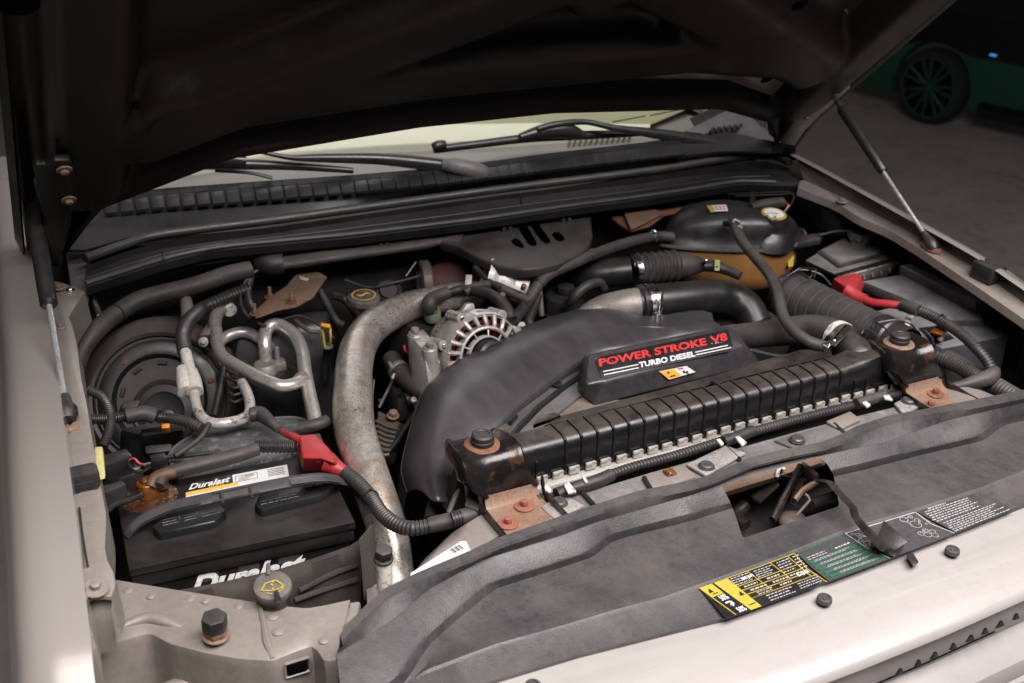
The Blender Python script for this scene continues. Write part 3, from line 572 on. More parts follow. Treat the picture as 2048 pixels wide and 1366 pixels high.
W2.add('arm', MB().tube([Gp(1075, 258, .06), Gp(1110, 249, .065), Gp(1170, 244, .065), Gp(1230, 256, .06), Gp(1330, 270, .045), Gp(1420, 285, .03), Gp(1490, 294, .02)], [.005, .007, .006, .007, .012, .013, .012], seg=12), m_blk)
W2.add('end_cap', MB().tube([Gp(866, 296, .024), Gp(876, 291, .03), Gp(890, 289, .03)], [.009, .0105, .009], seg=10), m_blk); W2.done()
# ---------------------------------------------------------------- parked car behind
CR = Thing('parked_car', 'black parked car in the gloom behind the truck, a green reflection coloured onto its door', 'car')
m_cgrn = mat('green_reflection_paint', (.004, .060, .036), .3, coat=.4); m_cblk = mat('black_car_paint', (.004, .004, .005), .25, coat=.3); m_tyre = mat('tyre', (.008, .008, .008), .8); m_rim = mat('alloy_rim', (.03, .08, .066), .35, .5)  # green reflected light is put into the door and rim colours
wc = P(1868, 172, -.075); dirn = Vector((.18, -.98, 0)).normalized(); nrm = Vector((-.98, -.18, 0)).normalized()     # along the flank, outward
def cp(a, h, o=0.): return wc + dirn * a + nrm * o + Vector((0, 0, h - .36))
pr = []
for a in [-.75, -.6, -.45, -.36, -.345, -.30, -.2, -.1, 0, .1, .2, .30, .345, .36, .45, .7, 1.2, 1.8, 2.6, 3.4]:
    arch = .36 + math.sqrt(max(0, .35 ** 2 - a * a)) if abs(a) < .35 else .24
    pr.append([cp(a, arch, .02), cp(a, max(arch + .01, .34), .05), cp(a, max(arch + .02, .66), .07)])
CR.add('lower_door', MB().sheet([r_ for r_ in pr if True], nrm * -.05), m_cgrn)
CR.add('body', MB().sheet([[cp(a, .66 if abs(a) > .35 else max(.66, .36 + math.sqrt(max(0, .35 ** 2 - a * a)) + .02), .072), cp(a, .80, .06), cp(a, .98, .03), cp(a, 1.02, -.02), cp(a, 1.45, -.22), cp(a, 1.5, -1.6)] for a in [-.85, -.7, -.45, -.36, -.3, -.15, 0, .15, .3, .36, .45, .8, 1.5, 2.4, 3.4]], nrm * -.05), m_cblk)
CR.add('sill', MB().box(cp(1.9, .27, .03), (.10, 2.9, .12), .02, rot=Matrix.Rotation(math.atan2(dirn.y, dirn.x) - math.pi / 2, 3, 'Z')), m_cblk)
whl = CR.add('wheel', MB().lathe([(.245, -.09), (.285, -.09), (.305, -.05), (.305, .05), (.288, .085), (.252, .095), (.245, .08)], wc, nrm, 48), m_tyre)
CR.add('rim', MB().lathe([(.246, .09), (.236, .075), (.228, -.02), (0, -.03)], wc, nrm, 40), m_cblk, parent=whl)
CR.add('rim', MB().lathe([(.248, .085), (.248, .098), (.232, .098), (.227, .08)], wc, nrm, 40), m_rim, parent=whl)
tx, ty = dirn, UP
for k in range(7):
    for dk in (-.12, .12):
        an = 2 * math.pi * k / 7 + dk; an2 = 2 * math.pi * k / 7 + dk * 1.5
        CR.add('spoke', MB().tube([wc + nrm * .07 + (tx * math.cos(an) + ty * math.sin(an)) * .04, wc + nrm * .085 + (tx * math.cos(an2) + ty * math.sin(an2)) * .232], .013, seg=6, n=2, smooth=False), m_rim, parent=whl)
CR.add('hub_cap', MB().lathe([(0, .10), (.04, .095), (.05, .06)], wc, nrm, 20), m_rim, parent=whl)
def emis(name, c, s):
    M = bpy.data.materials.new(name); M.use_nodes = True; b = M.node_tree.nodes['Principled BSDF']; b.inputs['Base Color'].default_value = (*c, 1); b.inputs['Emission Color'].default_value = (*c, 1); b.inputs['Emission Strength'].default_value = s; return M
CR.add('marker_lamp', MB().box(cp(-.34, .86, .075), (.03, .05, .02), .005), emis('red_marker_lamp', (1, .02, .03), .35))
CR.add('light_strip', MB().hexa([cp(.48, .70, .075), cp(.53, .70, .075), cp(.53, .71, .075), cp(.48, .71, .075)], [cp(.48, .70, .085), cp(.53, .70, .085), cp(.53, .71, .085), cp(.48, .71, .085)]), emis('blue_light_strip', (.05, .45, 1), .9))
CR.done()
# ================================================================ FRONT: shield, latch, radiator
NS = 110
R0 = [(680, 1268), (714, 1227), (765, 1179), (834, 1145), (940, 1101), (988, 1078), (1124, 1031), (1193, 1008), (1278, 981), (1380, 961), (1420, 949), (1502, 914), (1575, 897), (1642, 884), (1683, 868), (1710, 853), (1777, 831), (1886, 811), (1989, 791), (2048, 779), (2250, 738)]
R1 = [(684, 1282), (722, 1243), (775, 1193), (842, 1158), (946, 1115), (1000, 1090), (1130, 1045), (1200, 1021), (1284, 995), (1388, 973), (1430, 960), (1508, 926), (1580, 908), (1648, 895), (1692, 880), (1720, 865), (1786, 843), (1892, 822), (1995, 802), (2055, 790), (2256, 750)]
R2 = [(672, 1308), (730, 1274), (783, 1241), (851, 1183), (964, 1118), (1022, 1101), (1124, 1070), (1186, 1046), (1261, 1025), (1380, 990), (1440, 968), (1502, 937), (1564, 921), (1646, 910), (1769, 884), (1842, 858), (1890, 842), (1975, 822), (2048, 806), (2250, 762)]
R3 = [(690, 1440), (800, 1347), (851, 1275), (906, 1227), (981, 1166), (1083, 1135), (1179, 1104), (1217, 1073), (1278, 1056), (1380, 1031), (1440, 1012), (1500, 996), (1670, 942), (1728, 929), (1840, 900), (1960, 872), (2003, 838), (2048, 828), (2250, 785)]
R3b = [(708, 1452), (812, 1362), (858, 1290), (914, 1240), (990, 1178), (1090, 1146), (1186, 1114), (1226, 1082), (1284, 1066), (1386, 1041), (1446, 1022), (1506, 1006), (1676, 951), (1734, 938), (1846, 909), (1966, 882), (2008, 850), (2054, 840), (2256, 796)]
R4 = [(735, 1480), (800, 1375), (851, 1340), (988, 1289), (1124, 1251), (1227, 1220), (1329, 1193), (1399, 1168), (1553, 1113), (1690, 1058), (1826, 1018), (1963, 974), (2048, 940), (2260, 860)]
R5s = [(745, 1500), (820, 1408), (970, 1366), (1158, 1309), (1380, 1253), (1450, 1236), (1656, 1162), (1861, 1085), (2048, 1010), (2280, 915)]
def srow(R, z): return [P(u, v, z) for u, v, q in lin([(u, v, 0) for u, v in R], NS)]
r2 = srow(R2, 1.150); r3 = srow(R3, 1.132)
srows = [dn(srow(R0, 1.165), .004, -.03), dn(srow(R0, 1.165), .001, -.002), srow(R0, 1.166), srow(R1, 1.166), dn(srow(R1, 1.166), -.002, -.004), r2, [p.lerp(q, .06) + Vector((0, 0, .001)) for p, q in zip(r2, r3)], [p.lerp(q, .9) for p, q in zip(r2, r3)], srow(R3, 1.131), srow(R3b, 1.119), [p.lerp(q, .5) + Vector((0, 0, -.003)) for p, q in zip(srow(R3b, 1.118), srow(R4, 1.122))], [p.lerp(q, .85) for p, q in zip(srow(R3b, 1.118), srow(R4, 1.122))], srow(R4, 1.1255), [p.lerp(q, .12) + Vector((0, 0, -.0005)) for p, q in zip(srow(R4, 1.124), srow(R5s, 1.120))], srow(R5s, 1.120), dn(srow(R5s, 1.119), 0, -.003)]
hole = [(1443, 970), (1540, 942), (1634, 914), (1644, 918), (1656, 930), (1667, 950), (1678, 1008), (1676, 1013), (1490, 1075), (1484, 1072), (1474, 1040), (1460, 1003)]
cutter = MB().hexa([P(u, v, 1.05) for u, v in hole], [P(u, v, 1.24) for u, v in hole])
SH = Thing('radiator_shield', 'long grey rubber shield with warning stickers across the front', 'radiator shield')
shb = MB().sheet(srows, (0, .0015, -.0035))
SH.add('cover', cut(shb, cutter, 30), m_shield, angle=30)
# printed stickers on the flat front strip, laid a hair above it
TL = [(1399, 1176), (1553, 1121), (1690, 1066), (1826, 1025), (1963, 981)]; BL = [(1452, 1238), (1600, 1184), (1735, 1134), (1880, 1078), (2026, 1019)]
def Lp(s, t, lift=0.):
    i = min(3, int(s)); f = s - i
    a = [TL[i][k] + (TL[i + 1][k] - TL[i][k]) * f for k in (0, 1)]; b = [BL[i][k] + (BL[i + 1][k] - BL[i][k]) * f for k in (0, 1)]
    return P(a[0] + (b[0] - a[0]) * t, a[1] + (b[1] - a[1]) * t, 1.1252 + lift)
def lpatch(mb, s0, s1, t0, t1, lift, n=6):
    return mb.sheet([[Lp(s0 + (s1 - s0) * i / n, t, lift) for i in range(n + 1)] for t in (t0, t1)], (0, 0, -.0006))
def lline(mb, pts, w, lift):
    for (a, b), (c, d) in zip(pts, pts[1:]):
        p, q = Lp(a, b, lift), Lp(c, d, lift); e = (q - p).normalized().cross(UP) * w; mb.quad(p - e, q - e, q + e, p + e)
    return mb
def words(mb, s0, s1, t0, t1, n, lift, fill=.9, h=.5, seed=1):
    R = random.Random(seed)
    for i in range(n):
        t = t0 + (t1 - t0) * (i + .5) / n; dt = (t1 - t0) / n * h * .38; s = s0 + R.uniform(0, .04) * (s1 - s0)
        end = s0 + (s1 - s0) * R.uniform(fill - .25, fill)
        while s < end:
            w = R.uniform(.02, .055); e = min(end, s + w); mb.quad(Lp(s, t + dt, lift), Lp(e, t + dt, lift), Lp(e, t - dt, lift), Lp(s, t - dt, lift)); s = e + .012
    return mb
st = SH.add('sticker', lpatch(MB(), -.0, 1.30, 0, 1, 0, 14), m_blkp, label='black sticker with yellow grid')
A = MB(); lpatch(A, 0, .20, 0, .22, .0004, 2); lpatch(A, .26, .55, 0, .12, .0004, 2)
# yellow bars that run down the short side
ya = MB(); ya.sheet([[Lp(0, 0, .0005), Lp(.16, .0, .0005)], [Lp(.05, .34, .0005), Lp(.20, .34, .0005)]], (0, 0, -.0003)); ya.sheet([[Lp(.19, 0, .0005), Lp(.36, 0, .0005)], [Lp(.34, 1, .0005), Lp(.48, 1, .0005)]], (0, 0, -.0003))
lline(ya, [(0, .0), (.14, .98)], .0007, .0006); lline(ya, [(.19, .0), (.34, .98)], .0006, .0006)
SH.add('yellow_print', ya, m_yel, parent=st)
yl = MB()
def sk(s, t): return (s + .15 * t, t)                     # the print leans with the strip
for t in (.0, .30, .44, .58, .72): lline(yl, [sk(.33, t), sk(.75, t), sk(1.15, t)] if t > 0 else [sk(.33, t), sk(.8, t), sk(1.26, t)], .0006, .0006)
for s, e in ((.62, .72), (.92, .58), (1.16, .72)): lline(yl, [sk(s, 0), sk(s, e)], .0006, .0006)
lline(yl, [sk(.33, .72), sk(1.24, .72)], .0006, .0006); lline(yl, [(1.26, 0), (1.28, .5), (1.40, 1)], .0007, .0006)
SH.add('yellow_lines', yl, m_yel, parent=st)
wt = MB()
for i, (a, b, t0, t1, n) in enumerate(((.36, .62, .02, .28, 4), (.66, .92, .04, .28, 4), (.95, 1.16, .03, .40, 5), (1.18, 1.28, .03, .55, 6), (.42, .66, .31, .43, 1), (.44, .68, .45, .57, 1), (.47, .70, .59, .71, 2), (.72, .94, .31, .43, 1), (.74, .96, .45, .57, 1), (.78, .97, .59, .70, 1), (.97, 1.18, .45, .56, 1), (.52, .92, .75, .98, 3), (.95, 1.30, .75, .95, 3))):
    words(wt, a + .10 * (t0 + t1) / 2, b + .10 * (t0 + t1) / 2, t0, t1, n, .0006, .97, .42, i)
SH.add('white_lettering', wt, m_ltgrey, parent=st)
tx = MB()
textmb('50%', Lp(.12, .53, .0003), Lp(.215, .53, .0003), Lp(.105, .37, .0003), mbx=tx, bold=.015); textmb('+', Lp(.17, .76, .0003), Lp(.215, .76, .0003), Lp(.16, .65, .0003), mbx=tx, bold=.02); textmb('50%', Lp(.20, .97, .0003), Lp(.30, .97, .0003), Lp(.185, .82, .0003), mbx=tx, bold=.015)
textmb('SAE J639', Lp(.50, .22, .0003), Lp(.655, .22, .0003), Lp(.485, .12, .0003), mbx=tx, bold=.02)
textmb('R-134A', Lp(1.12, .62, .0003), Lp(1.28, .62, .0003), Lp(1.11, .52, .0003), mbx=tx, bold=.02)
lline(tx, [(.135, .60), (.20, .60), (.215, .70)], .0011, .0007)
SH.add('white_lettering', tx, m_white, parent=st)
bk = MB()
for s, t in ((.085, .16), (.375, .50)):
    bk.add([Lp(s - .03, t + .06, .0009), Lp(s + .03, t + .06, .0009), Lp(s, t - .08, .0009)], [(0, 1, 2)])
lline(bk, [(.08, .27), (.15, .27)], .0008, .0009); lline(bk, [(.36, .86), (.45, .86)], .0008, .0009); SH.add('black_symbol', bk, m_blkp, parent=st, kind='stuff')
# green section
gs = SH.add('sticker', MB().sheet([[Lp(1.29 + (1.98 - 1.29) * i / 6, 0, .0002) for i in range(7)], [Lp(1.34 + (2.12 - 1.34) * i / 6, .5, .0002) for i in range(7)], [Lp(1.43 + (2.30 - 1.43) * i / 6, 1, .0002) for i in range(7)]], (0, 0, -.0006)), m_gryp, label='dark sticker with green print')
gp = MB()
def sg_(s, t): return (s + .08 * t + .09 * t * t, t)
for k in range(5):
    t = .36 + k * .125; gp.sheet([[Lp(*sg_(1.31 + (1.99 - 1.31 + .08 * t) * i / 5, tt), .0007) for i in range(6)] for tt in (t, t + .055)], (0, 0, -.0003))
for a, b in (((1.30, 0), (1.97, 0)),): lline(gp, [sg_(1.30, .02), sg_(1.6, .02), sg_(1.98, .02)], .0007, .0007)
lline(gp, [sg_(1.30, .02), sg_(1.31, .5), sg_(1.34, .98)], .0007, .0007); lline(gp, [sg_(1.98, .02), sg_(2.02, .5), sg_(2.10, .95)], .0008, .0007); lline(gp, [sg_(1.31, .96), sg_(1.7, .96), sg_(2.1, .96)], .0007, .0007); lline(gp, [sg_(1.68, .02), sg_(1.70, .3)], .0005, .0007)
SH.add('green_print', gp, m_grn, parent=gs)
gw = MB(); words(gw, 1.36, 1.66, .2, .32, 2, .0009, .95, .4, 5); words(gw, 1.76, 2.0, .22, .31, 1, .0009, .95, .5, 6)
for k in range(5): words(gw, 1.42 + .05 * k, 2.0 + .05 * k, .345 + k * .125, .345 + k * .125 + .065, 2, .0011, .97, .45, 20 + k)
SH.add('white_lettering', gw, m_ltgrey, parent=gs)
# belt routing diagrams
bs_ = SH.add('sticker', MB().sheet([[Lp(1.99 + (3.02 - 1.99) * i / 8, 0, .0001) for i in range(9)], [Lp(2.13 + (3.06 - 2.13) * i / 8, .5, .0001) for i in range(9)], [Lp(2.31 + (3.2 - 2.31) * i / 8, 1, .0001) for i in range(9)]], (0, 0, -.0006)), m_gryp, label='dark sticker with white belt routing diagrams')
dg = MB()
def ringp(s, t, r, w=.0004):
    c = Lp(s, t, .0007); n = 22
    dg.grid([[c + Vector((math.cos(a) * q, math.sin(a) * q, 0)) for a in (2 * math.pi * i / n for i in range(n))] for q in (r - w, r + w)], cu=True)
for s, t, r in ((2.14, .14, .003), (2.19, .30, .0055), (2.12, .30, .0025), (2.30, .42, .0035), (2.25, .52, .0065), (2.16, .50, .003), (2.30, .80, .0035), (2.38, .84, .004), (2.33, .92, .003), (2.45, .80, .003), (2.82, .12, .0055), (2.92, .10, .003), (2.90, .36, .0075), (2.96, .26, .0038), (2.86, .66, .004), (2.94, .62, .0036), (2.92, .76, .0048), (3.0, .72, .0038), (2.99, .84, .0045)): ringp(s, t, r)
for a, b in (((2.15, .12), (2.31, .40)), ((2.13, .15), (2.15, .50)), ((2.27, .55), (2.17, .52)), ((2.84, .10), (2.93, .09)), ((2.98, .26), (2.93, .40)), ((2.80, .14), (2.86, .36)), ((2.29, .78), (2.45, .79)), ((2.85, .64), (2.95, .60))): lline(dg, [a, b], .0004, .0007)
lline(dg, [(2.0, .01), (2.5, .01), (3.02, .01)], .0008, .0007); lline(dg, [(2.0, .01), (2.13, .5), (2.31, 1)], .0008, .0007); lline(dg, [(3.03, .01), (3.07, .5), (3.2, 1)], .0008, .0007)
textmb('6.0', Lp(2.06, .12), Lp(2.10, .12), Lp(2.055, .05), mbx=dg); textmb('AC', Lp(3.0, .48), Lp(3.04, .48), Lp(2.995, .42), mbx=dg)
SH.add('white_lines', dg, m_ltgrey, parent=bs_)
ts = SH.add('sticker', MB().sheet([[Lp(3.05 + .90 * i / 6, 0 + .01, .0000) for i in range(7)], [Lp(3.22 + .80 * i / 6, 1, .0) for i in range(7)]], (0, 0, -.0005)), mat('worn_black_sticker', (.03, .03, .032), .5, dirt=(.09, .083, .082), da=.6, ds=40), label='worn sticker covered in lines of white text')
tw = MB(); words(tw, 3.12, 3.92, .06, .52, 6, .0004, .99, .5, 41); words(tw, 3.2, 4.0, .56, .98, 6, .0004, .99, .5, 43); words(tw, 3.20, 3.50, .0, .06, 1, .0004, .99, .8, 44)
SH.add('white_lettering', tw, m_ltgrey, parent=ts)
0 and SH.add('scratch', MB().tube([P(1622, 990, 1.129), P(1640, 1060, 1.1262), P(1660, 1100, 1.1262), P(1690, 1140, 1.1262)], .0008, seg=6), m_greyp)
SH.done()
# ---------------------------------------------------------------- latch in the opening
LT = Thing('hood_latch', 'grimy black hood latch with release lever in the shield opening', 'hood latch')
LT.add('back_plate', MB().hexa([P(1450, 985, 1.02), P(1672, 918, 1.02), P(1700, 1010, 1.0), P(1490, 1090, 1.0)], [P(1450, 985, 1.03), P(1672, 918, 1.03), P(1700, 1010, 1.01), P(1490, 1090, 1.01)]), m_dark)
LT.add('rear_beam', MB().hexa([P(1440, 980, 1.085), P(1650, 916, 1.085), P(1652, 932, 1.085), P(1448, 996, 1.085)], [P(1440, 968, 1.10), P(1640, 908, 1.10), P(1642, 926, 1.10), P(1446, 986, 1.10)], .003), m_rustl)
def bar(pts, r, m, name='bar', fl=(1, .4), seg=8):
    b = MB(); b.fl = fl; b.tube(pts, r, seg=seg, n=3, flat=(0, 0, 1), smooth=False); return LT.add(name, b, m)
m_lat = mat('greasy_black_steel', (.018, .015, .014), .35, .4, dirt=(.07, .05, .04), da=.6, ds=35, bump=.3, bs=200)
bar([P(1545, 1040, 1.055), P(1568, 995, 1.075), P(1592, 950, 1.10), P(1602, 932, 1.11)], .010, m_lat, 'catch_plate', (1, .5))
bar([P(1602, 932, 1.112), P(1618, 945, 1.108), P(1632, 958, 1.105)], .010, m_lat, 'catch_plate', (1, .5))
bar([P(1585, 1010, 1.06), P(1592, 985, 1.075), P(1602, 962, 1.09), P(1622, 956, 1.095)], .009, m_lat, 'hook', (1, .6))
bar([P(1590, 1000, 1.075), P(1606, 980, 1.085), P(1634, 963, 1.10)], .006, m_rustl, 'hook', (1, .6))
bar([P(1550, 1035, 1.055), P(1562, 1005, 1.065), P(1580, 968, 1.082), P(1574, 955, 1.09), P(1558, 952, 1.095), P(1556, 943, 1.10), P(1564, 936, 1.106)], .007, m_lat, 'catch_plate', (1, .5))
LT.add('spring_end', MB().tube([P(1554, 955, 1.10), P(1556, 942, 1.106), P(1563, 935, 1.109), P(1570, 940, 1.107)], .0028, seg=8), m_castw)
LT.add('spring', MB().tube([P(1610, 988, 1.085), P(1615, 992, 1.083), P(1620, 1000, 1.08), P(1606, 1016, 1.07), P(1592, 1032, 1.06)], .0022, seg=8, smooth=False), m_warm)
LT.add('striker_plate', MB().prism([P(1500, 990, 1.07), P(1552, 955, 1.085), P(1560, 968, 1.085), P(1520, 1003, 1.07)], (0, 0, -.006), .002), m_lat)
LT.add('bracket', MB().tube([P(1490, 1010, 1.05), P(1472, 1030, 1.045), P(1492, 1052, 1.04)], .010, seg=10), m_lat)
LT.add('mount', MB().sphere(P(1585, 1042, 1.035), .022, sc=(1, 1, .6)), m_warm)
LT.add('lower_bar', MB().tube([P(1622, 1008, 1.06), P(1675, 990, 1.06)], .008, seg=10, smooth=False), m_dark)
# release lever that reaches forward over the stickers
lv = [P(1634, 962, 1.128), P(1648, 962, 1.142), P(1662, 966, 1.150), P(1682, 990, 1.153), P(1706, 1015, 1.153), P(1710, 1032, 1.148), P(1722, 1048, 1.147), P(1746, 1075, 1.146), P(1768, 1098, 1.145)]
b = MB(); b.fl = (.55, 1); b.tube(lv, [.0045, .005, .0056, .006, .006, .0056, .007, .008, .0075], seg=4, n=3, flat=(0, 0, 1), smooth=False); lev = LT.add('release_lever', b, m_lat)
LT.add('handle', MB().hexa([P(1752, 1104, 1.128), P(1776, 1064, 1.128), P(1808, 1092, 1.128), P(1790, 1116, 1.128)], [P(1750, 1082, 1.142), P(1766, 1038, 1.158), P(1818, 1082, 1.154), P(1790, 1106, 1.138)], .003), m_blk, parent=lev)
LT.done()
# ---------------------------------------------------------------- radiator support bar behind the lip
m_bar = mat('scuffed_grey_support', (.095, .091, .092), .5, dirt=(.155, .143, .133), da=.7, ds=10, speck=(.24, .225, .21), sa=.5, ss=30, dust=(.18, .165, .152), du=.3, bump=.15)
SB = Thing('support_bar', 'scuffed grey support bar between radiator and rubber shield', 'support bar')
bb = [(1060, 1016), (1200, 976), (1300, 946), (1450, 904), (1600, 862), (1700, 836), (1850, 800), (1925, 790)]; bf = [(1085, 1090), (1220, 1050), (1330, 1015), (1480, 975), (1620, 925), (1720, 895), (1880, 860), (1960, 840)]
SB.add('bar', MB().sheet([dn(srow(bb, 1.096), .0, -.03), srow(bb, 1.096), srow(bf, 1.096)], (0, 0, -.003)), m_bar)
def plate(pts, z, m, name='plate', h=.005, lab=None): return SB.add(name, MB().prism([P(u, v, z) for u, v in pts], (0, 0, -h), .0015), m, label=lab)
plate([(1082, 1013), (1124, 985), (1168, 1010), (1112, 1040)], 1.103, m_dull)
plate([(1292, 950), (1368, 928), (1392, 952), (1300, 985)], 1.1005, m_tan, 'recess')
plate([(1372, 928), (1452, 890), (1492, 905), (1412, 950)], 1.103, m_dull)
plate([(1652, 842), (1700, 822), (1722, 838), (1680, 858)], 1.102, m_tan, 'recess')
plate([(1788, 806), (1824, 788), (1842, 812), (1806, 826)], 1.103, m_dull)
plate([(1548, 880), (1655, 850), (1690, 866), (1600, 900)], 1.1005, m_greyp)
for u, v in ((1118, 1003), (1413, 930), (1595, 877), (1818, 800)): SB.add('plug', MB().lathe([(0, .003), (.009, .0028), (.0108, .001), (.0108, -.001), (.0125, -.001), (.013, -.003)], P(u, v, 1.106), UP, 24), m_gryp)
SB.add('nut', MB().box(P(1340, 944, 1.103), (.016, .016, .006), .002), m_rust); SB.add('nut', MB().lathe([(0, .004), (.005, .003), (.007, 0)], P(1340, 943, 1.106), UP, 12), m_crust)
for p0, p1 in (((1165, 985), (1190, 1012)), ((1288, 955), (1302, 978)), ((1455, 896), (1480, 920)), ((1668, 848), (1690, 868))): SB.add('step', MB().tube([P(*p0, 1.10), P(*p1, 1.10)], .0035, seg=6, n=2, smooth=False), m_dark)
SB.done()
# tan painted side wings beyond the brackets, with the barcode sticker
WG = Thing('side_wing', 'tan painted side wing left of the near bracket, white barcode sticker on it', 'panel', 'tan wings beside the radiator')
WG.add('wing', MB().sheet([[P(*q) for q in ((945, 1040, 1.10), (965, 1028, 1.10), (1000, 1070, 1.10))], [P(*q) for q in ((905, 1065, 1.098), (930, 1075, 1.105), (962, 1092, 1.10))], [P(*q) for q in ((852, 1115, 1.085), (868, 1112, 1.10), (905, 1122, 1.10))], [P(*q) for q in ((790, 1190, 1.07), (805, 1175, 1.09), (860, 1165, 1.09))]], (0, 0, -.003)), m_tan, angle=70)
WG.add('sticker', MB().prism([P(822, 1146, 1.108), P(921, 1083, 1.108), P(932, 1082, 1.108), P(942, 1102, 1.108), P(900, 1128, 1.108), P(815, 1172, 1.108)], (0, 0, -.0006)), m_label)
bc = MB()
for i in range(9): a = P(897 + i * 2.4, 1099 - i * 1.2, 1.1087); bc.quad(a, a + Vector((.0005 + .0004 * (i % 3), 0, 0)), a + Vector((.0026 + .0004 * (i % 3), -.011, 0)), a + Vector((.0022, -.011, 0)))
WG.add('barcode', bc, m_blkp); WG.done()
solo('side_wing', MB().sheet([[P(*q) for q in ((1890, 772, 1.10), (1925, 772, 1.102), (1960, 780, 1.10), (2010, 800, 1.09))], [P(*q) for q in ((1900, 800, 1.10), (1940, 795, 1.112), (1980, 800, 1.108), (2030, 815, 1.09))], [P(*q) for q in ((1930, 850, 1.10), (1960, 850, 1.10), (2010, 850, 1.10), (2060, 850, 1.09))]], (0, 0, -.003)), m_tan, 'pale tan side wing right of the far bracket', 'panel', 'tan wings beside the radiator', angle=70)
# ---------------------------------------------------------------- radiator
RD = Thing('radiator', 'black ribbed radiator top tank with silver crimped seam', 'radiator')
yF, zT, yB, zC = -.260, 1.159, -.2165, 1.104
X0, X1 = -.315, .50
prof = [(yB + .012, zC - .05), (yB + .006, zT - .012), (yB, zT), (yF + .012, zT - .001), (yF + .004, zT - .005), (yF, zT - .014), (yF - .0005, zC + .02), (yF - .001, zC - .004)]
xs = [X0, X0 + .06, .36, .40, .43, .46, X1]; lift = {0: .0, 1: .0, 2: 0, 3: .006, 4: .012, 5: .008, 6: -.006}
rows = []
for k, x in enumerate(xs): rows.append([Vector((x, y + (.0 if k < 3 else -.004 * (j in (3, 4, 5))), z + (lift[k] if j in (1, 2, 3, 4) else 0))) for j, (y, z) in enumerate(prof)])
RD.add('tank', MB().grid(rows), m_tank, angle=50)
ribm = MB()
rp = [(yB + .003, zT - .003), (yB, zT + .0026), (yF + .012, zT + .0020), (yF + .0018, zT - .0032), (yF - .0026, zT - .0135), (yF - .0028, zC + .002)]
ribm.grid([[Vector((x * .0017, y - (-.0 if k else 0), z)) for y, z in rp] for k, x in enumerate((-1, 1))]); ribm.grid([[Vector((x * .0017, y, z)), Vector((x * .0028, y + (.003 if z < zT - .001 else 0), z - (.004 if z > zT - .01 else 0))) ][::1] for x in (-1,) for y, z in rp]); ribm.grid([[Vector((.0017, y, z)), Vector((.0028, y + (.003 if z < zT - .001 else 0), z - (.004 if z > zT - .01 else 0)))] for y, z in rp])
rme = ribm.mesh('rib'); rme.materials.append(m_tank); xr = [-.1615 + i * (.354 + .1615) / 19 for i in range(20)]
for x in xr: RD.add('rib', rme, None, loc=Vector((x, 0, 0)))
for x in (-.21, .385, .41): RD.add('rib', MB().box((x, yF - .001, zC + .014), (.002, .004, .03)), m_tank)
RD.add('crimp_strip', MB().box(((X0 + X1) / 2, yF - .0075, zC - .0125), (X1 - X0, .018, .011), .002), mat('crimp_aluminium', (.40, .38, .355), .45, .3, dirt=(.28, .255, .23), da=.5, ds=30))
tabm = MB().box((0, yF - .0045, zC), (.0175, .0055, .0125), .0015).mesh('crimp_tab'); tabm.materials.append(mat('corroded_crimp', (.42, .40, .365), .45, .35, dirt=(.26, .23, .19), da=.7, ds=60, speck=(.1, .08, .06), sa=.6, ss=200, bump=.3, bs=300))
dx = xr[1] - xr[0]
for i in range(-5, 25): RD.add('crimp_tab', tabm, None, loc=Vector((xr[0] + (i + .5 + random.uniform(-.05, .05)) * dx, random.uniform(-.0008, .0008), random.uniform(-.0012, .001))))
RD.add('core', MB().box(((X0 + X1) / 2, yF + .02, .92), (X1 - X0 - .01, .05, .34)), m_core)
RD.add('rear_ledge', MB().sheet([[P(1065, 866, 1.150), P(1120, 832, 1.150), P(1300, 785, 1.150), P(1450, 745, 1.150), P(1500, 728, 1.150), P(1600, 700, 1.152), P(1660, 697, 1.155)], [P(1092, 850, 1.150), P(1150, 838, 1.150), P(1310, 797, 1.150), P(1460, 760, 1.150), P(1510, 748, 1.150), P(1610, 724, 1.152), P(1665, 712, 1.155)]], (0, 0, -.006)), m_tank)
RD.add('clip', MB().box(P(1440, 764, 1.158), (.030, .016, .010), .003, rot=Matrix.Rotation(.15, 3, 'Z')), m_blk)
RD.add('clip', MB().hexa([P(1066, 858, 1.145), P(1075, 838, 1.145), P(1112, 828, 1.145), P(1124, 836, 1.145)], [P(1066, 850, 1.158), P(1076, 832, 1.158), P(1108, 824, 1.158), P(1122, 830, 1.158)], .002), m_tank)
# outlet neck and its shoulder at the far end
RD.add('outlet_neck', MB().tube([P(1748, 762, 1.10), P(1726, 726, 1.138), P(1694, 696, 1.153), P(1668, 672, 1.155)], [.026, .033, .030, .027], seg=22), m_tank)
RD.done()
